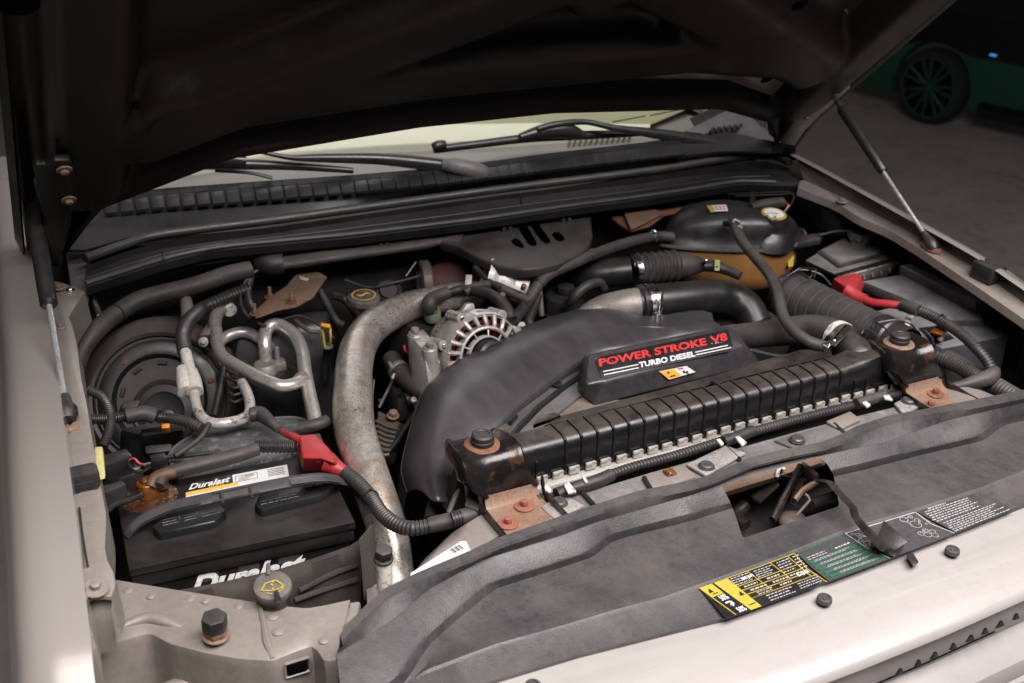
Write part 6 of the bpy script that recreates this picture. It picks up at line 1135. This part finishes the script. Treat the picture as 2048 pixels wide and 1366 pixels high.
solo('overflow_hose', MB().tube(pz([(1470, 448, 1.235), (1476, 466, 1.232), (1490, 490, 1.225), (1512, 516, 1.215), (1536, 545, 1.205), (1553, 578, 1.195), (1560, 608, 1.187), (1568, 636, 1.18), (1588, 662, 1.172), (1616, 682, 1.165), (1650, 694, 1.16)]), .0103, seg=18), m_hose, 'long black hose hanging from the coolant bottle to the radiator neck', 'hose')
solo('spring_clamp', MB().lathe([(.0105, -.005), (.0118, -.004), (.0118, .004), (.0105, .005)], P(1474, 459, 1.234), (.3, -.4, -.5), 18).tube(pz([(1466, 446, 1.245), (1470, 439, 1.25), (1482, 446, 1.245)]), .0022, seg=6), m_cast, 'small wire clamp at the top of the long hanging hose', 'hose clamp')
RPL = Thing('rusted_sheet', 'flaky orange-brown rusted panel behind the coolant bottle', 'metal panel')
RPL.add('panel', MB().prism([P(u, v, 1.19) for u, v in ((1216, 428), (1236, 408), (1260, 412), (1320, 402), (1372, 392), (1420, 384), (1462, 396), (1440, 412), (1380, 420), (1330, 430), (1300, 452), (1262, 462), (1240, 448))], (0, .004, -.006), .002), m_rust)
RPL.add('flap', MB().prism([P(u, v, 1.20) for u, v in ((1245, 418), (1300, 415), (1330, 425), (1290, 446), (1262, 458))], (0, .002, -.004), .001), m_rustl); RPL.done()
WB = Thing('wire_bundle', 'thin wires and a black plug behind the yellow ringed cap', 'wires')
WB.add('plug', MB().tube(pz([(1500, 416, 1.23), (1530, 410, 1.23), (1565, 405, 1.23)]), [.010, .013, .011], seg=12), m_blk2)
for k, (m_, pts) in enumerate(((m_blk, [(1455, 388, 1.23), (1520, 386, 1.24), (1572, 384, 1.24), (1588, 392, 1.235), (1580, 412, 1.225), (1570, 425, 1.22)]), (m_cream, [(1578, 410, 1.225), (1572, 420, 1.22), (1566, 428, 1.215)]), (m_redp, [(1570, 404, 1.23), (1577, 410, 1.228)]), (m_blk, [(1470, 392, 1.22), (1540, 390, 1.225), (1585, 388, 1.225)]))): WB.add('wire', MB().tube(pz(pts), .0018, seg=6), m_)
WB.done()
# ================================================================ DUCT WITH BADGE
DU = Thing('fan_shroud', 'broad curved black duct sweeping across the engine to the badge block', 'duct')
tri = [((814, 985, 1.03), (868, 1000, 1.08), (935, 1015, 1.06)), ((803, 945, 1.045), (866, 945, 1.10), (945, 930, 1.075)), ((808, 905, 1.055), (876, 885, 1.115), (965, 885, 1.095)), ((829, 828, 1.07), (895, 818, 1.125), (1000, 843, 1.11)), ((846, 785, 1.075), (925, 768, 1.13), (1038, 805, 1.115)), ((890, 738, 1.08), (972, 722, 1.132), (1090, 763, 1.118)), ((950, 694, 1.08), (1035, 690, 1.135), (1150, 722, 1.12)), ((1039, 658, 1.085), (1115, 658, 1.137), (1200, 699, 1.122)), ((1112, 634, 1.09), (1180, 640, 1.14), (1262, 690, 1.124)), ((1186, 616, 1.095), (1250, 645, 1.14), (1330, 677, 1.126)), ((1278, 639, 1.10), (1325, 650, 1.138), (1390, 667, 1.128)), ((1380, 628, 1.105), (1402, 638, 1.13), (1432, 660, 1.126)), ((1416, 633, 1.105), (1428, 642, 1.12), (1445, 660, 1.115))]
rows = []
for k, (o_, m_, i_) in enumerate(cr([a + b + c for a, b, c in tri], 5) and [(t[:3], t[3:6], t[6:]) for t in cr([a + b + c for a, b, c in tri], 5)]):
    a, b, c = P(*o_), P(*m_), P(*i_); pr = cr([tuple(a + Vector((-.004, .01, -.05))), tuple(a), tuple(a.lerp(b, .5) + UP * .012), tuple(b), tuple(b.lerp(c, .5) + UP * .004), tuple(c), tuple(c + Vector((.002, -.004, -.018)))], 4); rows.append([Vector(p) for p in pr])
DU.add('duct', MB().sheet(rows, (0, 0, -.002)), m_arch, angle=70)
for k_, (r_, z_) in enumerate(((4, .0006), (22, .0004))):
    DU.add('mould_line', MB().tube([r[r_] + UP * z_ for r in rows], .0009, seg=6, n=2), m_arch)
# ledge, belt groove and dusty plate inside the curve
inn = [(930, 1010), (950, 925), (975, 880), (1008, 838), (1045, 800), (1095, 760), (1152, 722)]
DU.add('ledge', MB().sheet([[P(u, v, 1.105) for u, v in inn], [P(u + 26, v + 12, 1.10) for u, v in inn]], (0, 0, -.006)), mat('ledge_plastic', (.04, .039, .039), .45, dirt=(.08, .073, .07), da=.6, ds=12, dust=DUST, du=.4))
DU.add('seal_strip', MB().tube([P(u + 32, v + 16, 1.10) for u, v in inn], .0042, seg=8), m_blkp)
DU.add('ledge', MB().sheet([[P(u + 38, v + 18, 1.098) for u, v in inn], [P(u + 62, v + 34, 1.095) for u, v in inn]], (0, 0, -.006)), m_greyp)
DU.add('slot', MB().tube(pz([(1020, 846, 1.107), (1032, 832, 1.107)]), .004, seg=6, n=2, smooth=False), m_blkp); DU.add('plug', MB().lathe([(0, .001), (.010, .001), (.0105, 0)], P(1112, 767, 1.106), UP, 18), m_blkp)
DU.add('plate', MB().prism([P(u, v, 1.09) for u, v in ((985, 905), (1060, 845), (1110, 800), (1150, 770), (1175, 800), (1240, 800), (1300, 790), (1100, 850), (1000, 930))], (0, 0, -.008)), mat('dusty_brown_plate', (.095, .076, .064), .75, dirt=(.155, .128, .108), da=.7, ds=14, dust=(.175, .143, .12), du=.7, speck=(.30, .16, .06), sa=.5, ss=18, bump=.3, bs=100))
# badge block
zt, zb = 1.150, 1.128
def on_badge(u, v, h=0.): return PP(u, v, P(1190, 713, zt) + BN * h, BN)
pa_, pb_, pc_ = P(1190, 713, zt), P(1457, 657, zt), P(1202, 768, zb); BN = (pb_ - pa_).cross(pc_ - pa_).normalized(); BN = BN if BN.z > 0 else -BN
topq = [on_badge(1178, 712), on_badge(1300, 684), on_badge(1456, 654), on_badge(1488, 690), on_badge(1215, 762), on_badge(1172, 772)]
botq = [P(1156, 712, 1.09), P(1300, 680, 1.09), P(1470, 650, 1.09), P(1524, 730, 1.088), P(1186, 815, 1.088), P(1150, 785, 1.088)]
DU.add('badge_block', MB().hexa(botq, topq, .006, 3), m_arch, angle=45)
DU.add('block_flange', MB().prism([P(1184, 816, 1.092), P(1330, 780, 1.092), P(1524, 730, 1.092), P(1528, 738, 1.092), P(1335, 790, 1.092), P(1190, 826, 1.092)], (0, 0, -.005), .001), m_greyp)
bq = [on_badge(u, v, .0012) for u, v in ((1190, 722), (1200, 713), (1446, 660), (1457, 658), (1466, 692), (1458, 702), (1215, 755), (1202, 755))]
bo = DU.add('badge', MB().prism(bq, BN * -.003, .001), m_blkp)
def bt_(u, v): return on_badge(u, v, .0016)
DU.add('lettering', textmb('POWER STROKE', bt_(1199, 734), bt_(1414, 690.5), bt_(1196.5, 718.5), bold=.035, lift=.0005), m_redp, parent=bo)
DU.add('lettering', textmb('V8', bt_(1423, 689), bt_(1456, 680.5), bt_(1419, 673.5), bold=.035, lift=.0005), m_redp, parent=bo)
DU.add('lettering', textmb('TURBO DIESEL', bt_(1279, 736), bt_(1391, 713), bt_(1277, 725), bold=.03, lift=.0005), m_white, parent=bo)
q = MB()
for a, b in (((1207, 743), (1276, 729)), ((1208.5, 749.5), (1277, 735.5)), ((1391, 704.5), (1455, 690.5)), ((1393, 709.5), (1462, 695))): stroke(q, [a, b], .0009, lambda u, v: on_badge(u, v, .0022), BN)
DU.add('white_stripes', q, m_white, parent=bo, kind='stuff')
q = MB()
for u, v, s in ((1424, 687, .002), (1432, 686, .003), (1437, 685, .0022), (1225, 722, .0014), (1193, 716, .001), (1443, 685, .0014)): p = on_badge(u, v, .0024); q.add([p + Vector((s, 0, 0)), p + Vector((0, s * .5, 0)), p + Vector((-s, .0004, 0)), p + Vector((-s * .2, -s * .5, 0))], [(0, 1, 2, 3)])
DU.add('paint_chip', q, m_label, parent=bo, kind='stuff')
# warning sticker on the sloping front of the block
f0, f1, f2 = on_badge(1215, 762), on_badge(1488, 690), P(1330, 780, 1.092); FN = (f1 - f0).cross(f2 - f0).normalized(); FN = FN if FN.z > 0 else -FN
def onf(u, v, h=.0008): return PP(u, v, f0 + FN * h, FN)
ws = DU.add('sticker', MB().prism([onf(u, v) for u, v in ((1318, 743), (1373, 732), (1391, 744), (1338, 759))], FN * -.0006), m_label)
DU.add('orange_print', MB().add([onf(u, v, .0013) for u, v in ((1319, 743.5), (1347, 738), (1363, 751), (1338, 758))], [(0, 1, 2, 3)]), m_org, parent=ws)
q = MB(); q.add([onf(u, v, .0016) for u, v in ((1334, 748), (1341, 746.5), (1336, 742))], [(0, 1, 2)]); stroke(q, [(1341, 753), (1350, 751)], .0012, lambda u, v: onf(u, v, .0016), FN); stroke(q, [(1366, 742), (1377, 747)], .001, lambda u, v: onf(u, v, .0016), FN); stroke(q, [(1367, 746), (1376, 742.5)], .001, lambda u, v: onf(u, v, .0016), FN)
DU.add('black_print', q, m_blkp, parent=ws, kind='stuff'); q = MB(); stroke(q, [(1357, 737.5), (1366, 736.5)], .0012, lambda u, v: onf(u, v, .0016), FN); DU.add('red_print', q, m_redp, parent=ws)
DU.done()
# ================================================================ RADIATOR HOSE AND FILTER DUCT
RH = Thing('radiator_hose', 'fat brownish radiator hose with a bright spring clamp at its far end', 'hose')
RH.add('tube', MB().tube(pz([(1400, 690, 1.085), (1450, 676, 1.10), (1500, 671, 1.115), (1560, 664, 1.13), (1620, 660, 1.145), (1662, 668, 1.155), (1690, 682, 1.158)]), [.022, .0225, .0235, .0255, .0275, .0285, .0285], seg=30), m_hose)
ha = (P(1690, 682, 1.158) - P(1655, 664, 1.154)).normalized()
cl_ = RH.add('spring_clamp', MB().lathe([(.0290, -.0065), (.0302, -.006), (.0302, .006), (.0290, .0065)], P(1678, 676, 1.157), ha, 36), m_castw)
RH.add('clamp_tube', MB().cyl(P(1666, 686, 1.192), P(1694, 656, 1.198), .0065, seg=16, bevel=.001), m_steel, parent=cl_)
for a, b in (((1645, 690, 1.185), (1660, 684, 1.19)), ((1660, 684, 1.19), (1655, 696, 1.182)), ((1655, 696, 1.182), (1645, 690, 1.185)), ((1690, 655, 1.198), (1698, 652, 1.198))): RH.add('clamp_wire', MB().tube([P(*a), P(*b)], .0028, seg=8, n=2, smooth=False), m_steel, parent=cl_)
RH.done()
FD = Thing('filter_duct', 'wide ribbed black air duct running down to the far radiator bracket', 'air duct')
d0, d1 = P(1590, 598, 1.10), P(1762, 678, 1.105); dd = (d1 - d0); dn_ = dd.normalized(); Ld = dd.length
pr = []; nr = 9
for i in range(nr + 1):
    h = Ld * i / nr; r0_ = .050 - .008 * i / nr; pr += [(r0_ - .0012, h - .0012), (r0_ + .0012, h), (r0_ - .0008, h + .0012), (r0_ - .0002, h + Ld / nr * .5)]
FD.add('duct', MB().lathe(pr, d0, dd, 44), mat('dusty_duct', (.026, .0248, .026), .5, dirt=(.058, .053, .051), da=.6, ds=9, dust=(.105, .093, .087), du=.42, bump=.15, bs=250), angle=25)
FD.add('collar', MB().lathe([(.036, 0), (.044, .002), (.0465, .006), (.0465, .012), (.043, .014), (.043, .024), (.0455, .026), (.0455, .034), (.042, .038), (.042, .07)], d1 - dn_ * .012, dd, 44), m_blk)
FD.add('collar', MB().lathe([(.046, -.03), (.046, -.018), (.052, -.014), (.053, -.004), (.050, .002)], d0, dd, 44), m_blk)
FD.add('end_ring', MB().lathe([(.0535, -.010), (.0545, -.008), (.0535, -.006)], d0, dd, 44), m_rub)
def wire(L, r_=.0016): FD.add('clamp_wire', MB().tube(pz(L), r_, seg=6), m_blk)
wire([(1722, 668, 1.16), (1732, 658, 1.168), (1755, 672, 1.172), (1765, 690, 1.165)]); wire([(1745, 656, 1.17), (1752, 645, 1.178), (1768, 655, 1.182), (1780, 668, 1.178)]); wire([(1752, 646, 1.175), (1790, 640, 1.18), (1820, 648, 1.17), (1832, 660, 1.155)])
wire([(1586, 545, 1.16), (1605, 535, 1.17), (1625, 545, 1.172), (1616, 556, 1.165), (1602, 548, 1.165)]); wire([(1616, 535, 1.17), (1632, 540, 1.17), (1628, 556, 1.162)]); wire([(1560, 560, 1.14), (1600, 540, 1.16), (1640, 548, 1.155), (1662, 570, 1.14)])
FD.done()
# ================================================================ FAR SIDE: RESERVOIR, BATTERY
FRS = Thing('fluid_reservoir', 'dusty black reservoir lid with lobed cap near the far fender', 'reservoir')
zr = 1.145
FRS.add('lid', MB().hexa([P(u, v, zr - .02) for u, v in ((1610, 530), (1668, 556), (1815, 516), (1760, 485), (1690, 476))], [P(u, v, zr - .004) for u, v in ((1610, 520), (1668, 548), (1815, 507), (1760, 478), (1690, 472))], .003), m_lid)
FRS.add('lid_top', MB().hexa([P(u, v, zr - .004) for u, v in ((1630, 505), (1676, 538), (1760, 516), (1790, 494), (1735, 476), (1690, 476))], [P(u, v, zr + .008) for u, v in ((1645, 498), (1682, 526), (1752, 508), (1780, 490), (1735, 474), (1692, 474))], .004), m_lid)
FRS.add('tank', MB().hexa([P(1690, 590, 1.05), P(1810, 560, 1.05), P(1820, 500, 1.05), P(1650, 520, 1.05)], [P(1676, 556, 1.124), P(1806, 522, 1.124), P(1790, 490, 1.124), P(1650, 520, 1.124)], .002), m_castw)
for i in range(6): FRS.add('rib', MB().tube([P(1708 + i * 17, 546 - i * 4.6, 1.122), P(1712 + i * 17, 562 - i * 4.6, 1.10)], .0022, seg=6, n=2, smooth=False), m_label)
FRS.add('cap', MB().lathe([(0, .026), (.016, .026), (.019, .030), (.023, .029), (.0245, .025), (.0235, .014), (.019, .012), (.019, 0)], P(1717, 489, zr + .008), (0, 0, 1), 48, lobes=(8, .06)), m_cap); FRS.done()
solo('black_bracket', MB().hexa([P(1592, 500, 1.15), P(1640, 490, 1.15), P(1652, 470, 1.15), P(1600, 476, 1.15)], [P(1594, 488, 1.165), P(1640, 478, 1.165), P(1650, 464, 1.165), P(1602, 470, 1.165)], .003), m_blk2, 'black plastic bracket between the coolant bottle and the dusty reservoir', 'bracket')
TR = Thing('battery_tray_cover', 'dusty grey cover with a raised back wall beside the far fender', 'battery cover')
m_tray_ = mat('pale_dusty_plastic', (.035, .035, .038), .55, dirt=(.095, .095, .102), da=.7, ds=8, dust=(.15, .146, .15), du=.5, bump=.2, bs=200)
TR.add('top', MB().prism([P(u, v, 1.125) for u, v in ((1724, 562), (1806, 548), (1830, 556), (1960, 622), (1968, 640), (1900, 640), (1800, 592))], (0, 0, -.02), .003), m_tray)
TR.add('back_wall', MB().hexa([P(1796, 550, 1.12), P(1820, 548, 1.12), P(1972, 625, 1.12), P(1952, 632, 1.12)], [P(1798, 530, 1.148), P(1820, 526, 1.148), P(1968, 596, 1.148), P(1952, 606, 1.148)], .004, 3), m_tray); TR.done()
FBT = Thing('car_battery', 'dusty black far battery with a corroded brass terminal beside a corrugated loom', 'battery', 'truck batteries')
topb = [(1748, 622), (1886, 697), (2018, 671), (1960, 634), (1850, 600)]
FBT.add('case', MB().hexa([P(u, v, 1.11) - UP * .17 for u, v in topb], [P(u, v, 1.112) for u, v in topb], .003), m_tray)
FBT.add('recess', MB().prism([P(u, v, 1.1135) for u, v in ((1836, 655), (1876, 650), (1910, 676), (1868, 688))], (0, 0, -.01), .002), m_blkp)
FBT.add('paper_scrap', MB().prism([P(u, v, 1.1145) for u, v in ((1905, 630), (1920, 628), (1952, 644), (1944, 650))], (0, 0, -.0008)), mat('old_paper', (.36, .31, .2), .8, dirt=(.1, .09, .06), da=.7, ds=60))
ct_ = FBT.add('terminal_clamp', MB().hexa([P(1858, 676, 1.118), P(1884, 682, 1.118), P(1898, 670, 1.118), P(1872, 662, 1.118)], [P(1858, 664, 1.14), P(1884, 670, 1.14), P(1896, 658, 1.14), P(1872, 651, 1.14)], .003), m_crust)
FBT.add('clamp_bolt', MB().hexbolt(P(1878, 678, 1.125), (0, -.95, .2), .005, .007), m_cast, parent=ct_)
FBT.add('wire', MB().tube(pz([(1840, 660, 1.125), (1852, 662, 1.13), (1864, 676, 1.128), (1866, 690, 1.118)]), .002, seg=6), m_blk); FBT.done()
RB2 = Thing('terminal_boot', 'red terminal boot on the far battery between duct and dusty reservoir', 'terminal boot', 'red terminal boots')
RB2.add('cover', MB().hexa([P(u, v, 1.12) for u, v in ((1660, 572), (1692, 602), (1722, 594), (1730, 566), (1708, 556))], [P(u, v, 1.152) for u, v in ((1666, 556), (1696, 576), (1712, 574), (1724, 550), (1710, 545))], .004, 3), m_red)
RB2.add('neck', MB().tube(pz([(1694, 580, 1.145), (1708, 590, 1.14), (1722, 597, 1.138), (1730, 600, 1.138)]), [.015, .0125, .0115, .0115], seg=16), m_red); RB2.done()
solo('battery_cable', MB().tube(pz([(1722, 597, 1.138), (1745, 605, 1.14), (1775, 608, 1.145), (1812, 613, 1.148)]), .0078, seg=14), m_red, 'red cable running from the far red boot to the loom', 'cable')
loom([(1802, 612, 1.15), (1840, 622, 1.155), (1882, 642, 1.155), (1922, 668, 1.15), (1952, 696, 1.14), (1974, 722, 1.125), (1985, 745, 1.11)], .0100, 'corrugated loom bending down in front of the far battery', corr=(.0056, .0016))
solo('tape_wrap', MB().tube(pz([(1805, 611, 1.152), (1822, 616, 1.156), (1838, 622, 1.157)]), [.010, .0125, .0112], seg=12), m_hose, 'dusty tape wrap joining the red cable to the loom', 'tape wrap')
solo('cable_tag', MB().prism([P(u, v, 1.13) for u, v in ((1812, 632), (1828, 630), (1822, 640), (1820, 650), (1808, 648))], (0, 0, -.004), .001), m_cream, 'cream plastic tag below the tape wrap on the far cable', 'tag')
solo('taped_cable', MB().tube(pz([(1988, 742, 1.11), (1980, 754, 1.108), (1955, 762, 1.105), (1925, 770, 1.102), (1900, 776, 1.10)]), [.0115, .0145, .0125, .009, .008], seg=14), m_hose, 'taped cable elbow in front of the far battery', 'cable')
loom([(1880, 712, 1.09), (1915, 728, 1.09), (1955, 752, 1.09), (1995, 774, 1.09), (2040, 800, 1.085)], .0165, 'fat ribbed brown tube passing in front of the far battery', m=m_hose, corr=(.006, .0012))
# ================================================================ ENGINE MASS AND LOW CLUTTER
EN = Thing('engine_block', 'grimy dark engine block deep between the pipes', 'engine')
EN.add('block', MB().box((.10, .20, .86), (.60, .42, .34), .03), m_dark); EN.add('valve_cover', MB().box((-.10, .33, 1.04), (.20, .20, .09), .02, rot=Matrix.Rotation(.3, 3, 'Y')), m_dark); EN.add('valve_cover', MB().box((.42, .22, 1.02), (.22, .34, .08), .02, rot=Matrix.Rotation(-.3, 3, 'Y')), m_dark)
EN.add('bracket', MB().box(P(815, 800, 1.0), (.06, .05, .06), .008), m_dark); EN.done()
FNB = Thing('finned_box', 'brown finned aluminium box low between the pipe and the black duct', 'finned box')
fc = P(790, 872, 1.0); FNB.add('body', MB().hexa([P(750, 935, .95), P(790, 930, .95), P(812, 850, .95), P(765, 830, .95)], [P(752, 905, 1.0), P(778, 902, 1.0), P(800, 845, 1.0), P(755, 820, 1.0)], .004), m_warm)
for k in range(7): a, b = P(752 + k * 1.2, 842 + k * 10.5, 1.008 - k * .001), P(796 - k * 3.0, 858 + k * 8.5, 1.008 - k * .001); FNB.add('fin', MB().tube([a, a.lerp(b, .45) + Vector((0, -.006, 0)), b], .0034, seg=6, n=2, smooth=False), m_warm)
FNB.add('bolt', MB().hexbolt(P(786, 832, 1.01), (0, -.3, 1), .008, .008, .011), m_rustl); FNB.done()
loom([(834, 820, 1.03), (815, 848, 1.02), (795, 880, 1.01), (776, 905, 1.0)], .0042, 'thin corrugated tube beside the finned box', corr=(.004, .0012))
WH = Thing('water_hose', 'short dark hose with pinch clamp below the alternator tower', 'hose')
WH.add('hose', MB().tube(pz([(782, 716, 1.06), (796, 740, 1.055), (820, 765, 1.05), (852, 790, 1.045)]), [.016, .018, .0165, .0165], seg=20), m_hose); hwc = (P(820, 765, 1.05) - P(796, 740, 1.055)).normalized()
WH.add('clamp', MB().lathe([(.0182, -.005), (.0195, -.004), (.0195, .004), (.0182, .005)], P(797, 741, 1.055), hwc, 24), m_cast); WH.add('clamp_ear', MB().tube(pz([(786, 738, 1.075), (780, 728, 1.08), (778, 724, 1.08)]), .003, seg=6), m_cast); WH.add('clamp_ear', MB().tube(pz([(788, 748, 1.07), (784, 758, 1.065)]), .003, seg=6), m_cast); WH.done()
solo('water_hose', MB().tube(pz([(812, 800, 1.02), (840, 790, 1.025), (870, 800, 1.02)]), .013, seg=14), m_blk2, 'second dark hose under the pinch-clamped hose', 'hose')
solo('tie_rod', MB().tube(pz([(758, 815, 1.0), (778, 775, 1.03), (788, 755, 1.05)]), .0028, seg=8), m_warm, 'thin brown rod low beside the pipe', 'rod')
solo('blue_clip', MB().box(P(762, 802, 1.0), (.008, .008, .006), .001), m_blue, 'tiny blue clip low beside the pipe', 'clip')
solo('lower_hose', MB().tube(pz([(862, 1040, 1.02), (868, 1010, 1.03), (878, 995, 1.03), (888, 1005, 1.02), (892, 1040, 1.01)]), .011, seg=14), m_hose, 'small grey hose loop under the front end of the duct', 'hose')
solo('small_bolt', MB().hexbolt(P(826, 803, 1.04), (0, -.5, .8), .006, .008), m_cast, 'small pale bolt head low beside the duct edge', 'bolt')
for pts, r_, lab in (([(640, 540, 1.10), (720, 530, 1.10), (800, 540, 1.10)], .010, 'dark tube in the shadow behind the metal pipe'), ([(150, 640, 1.05), (190, 700, 1.0), (220, 800, .98)], .012, 'dark hose in the shadow left of the blower'), ([(660, 590, 1.12), (690, 600, 1.10), (720, 640, 1.08)], .008, 'black tube beside the oil filler cap')): solo('dark_tube', MB().tube(pz(pts), r_, seg=12), m_blk2, lab, 'tube')
solo('loose_wire', MB().tube(pz([(812, 552, 1.13), (822, 538, 1.14), (832, 524, 1.15)]), .0013, seg=6), m_cast, 'thin bare wire sticking up above the metal pipe', 'wire')
solo('far_apron_lump', MB().box(P(1675, 440, 1.18), (.06, .08, .05), .012), m_dark, 'dark bracket on the far inner wing behind the lobed cap', 'bracket')

# ---------------------------------------------------------------- small ties and wires
def tie(u, v, z, u2, v2, r, lab):
    a, b = P(u, v, z), P(u2, v2, z); d = (b - a).normalized()
    t = MB().lathe([(r, -.0014), (r + .0011, -.0012), (r + .0011, .0012), (r, .0014)], a, d, 20); t.box(a + UP * (r + .002), (.004, .004, .004), .0008); solo('cable_tie', t, m_blk, lab, 'cable tie')
tie(742, 995, 1.07, 762, 1025, .0113, 'cable tie round the thick loom leaving the near red boot')
tie(1882, 642, 1.155, 1922, 668, .0102, 'cable tie round the loom above the far battery')
tie(320, 834, 1.10, 370, 842, .0090, 'cable tie on the loom below the blower')
tie(232, 628, 1.16, 274, 602, .0166, 'band round the fat hose above the blower')
tie(1075, 572, 1.17, 1100, 548, .0109, 'band round the sweeping hose near the rod')
for pts, r_, m_, lab in (([(1010, 640, 1.12), (1040, 612, 1.14), (1062, 585, 1.15), (1090, 570, 1.15)], .0022, m_blk, 'thin black wire beside the sweeping hose'), ([(690, 560, 1.15), (740, 575, 1.14), (790, 565, 1.15), (840, 552, 1.15)], .0025, m_blk2, 'thin black wire above the filler cap'),
    ([(560, 640, 1.125), (600, 632, 1.13), (640, 652, 1.125), (668, 676, 1.115)], .0022, m_hose, 'thin wire running to the dipstick'), ([(430, 700, 1.06), (470, 760, 1.05), (500, 800, 1.05), (520, 850, 1.04)], .0035, m_blk2, 'thin cable in front of the heater case'),
    ([(1500, 700, 1.10), (1560, 712, 1.10), (1620, 706, 1.11), (1650, 700, 1.12)], .0035, m_blk2, 'thin cable under the radiator hose'), ([(780, 655, 1.06), (800, 680, 1.06), (806, 720, 1.05), (800, 790, 1.03)], .004, m_blk, 'black cable hanging inside the pipe bend'),
    ([(1640, 470, 1.17), (1680, 462, 1.18), (1740, 466, 1.18), (1790, 480, 1.18)], .0025, m_blk2, 'thin wire behind the lobed cap')):
    solo('thin_cable', MB().tube(pz(pts), r_, seg=8), m_, lab, 'cable')
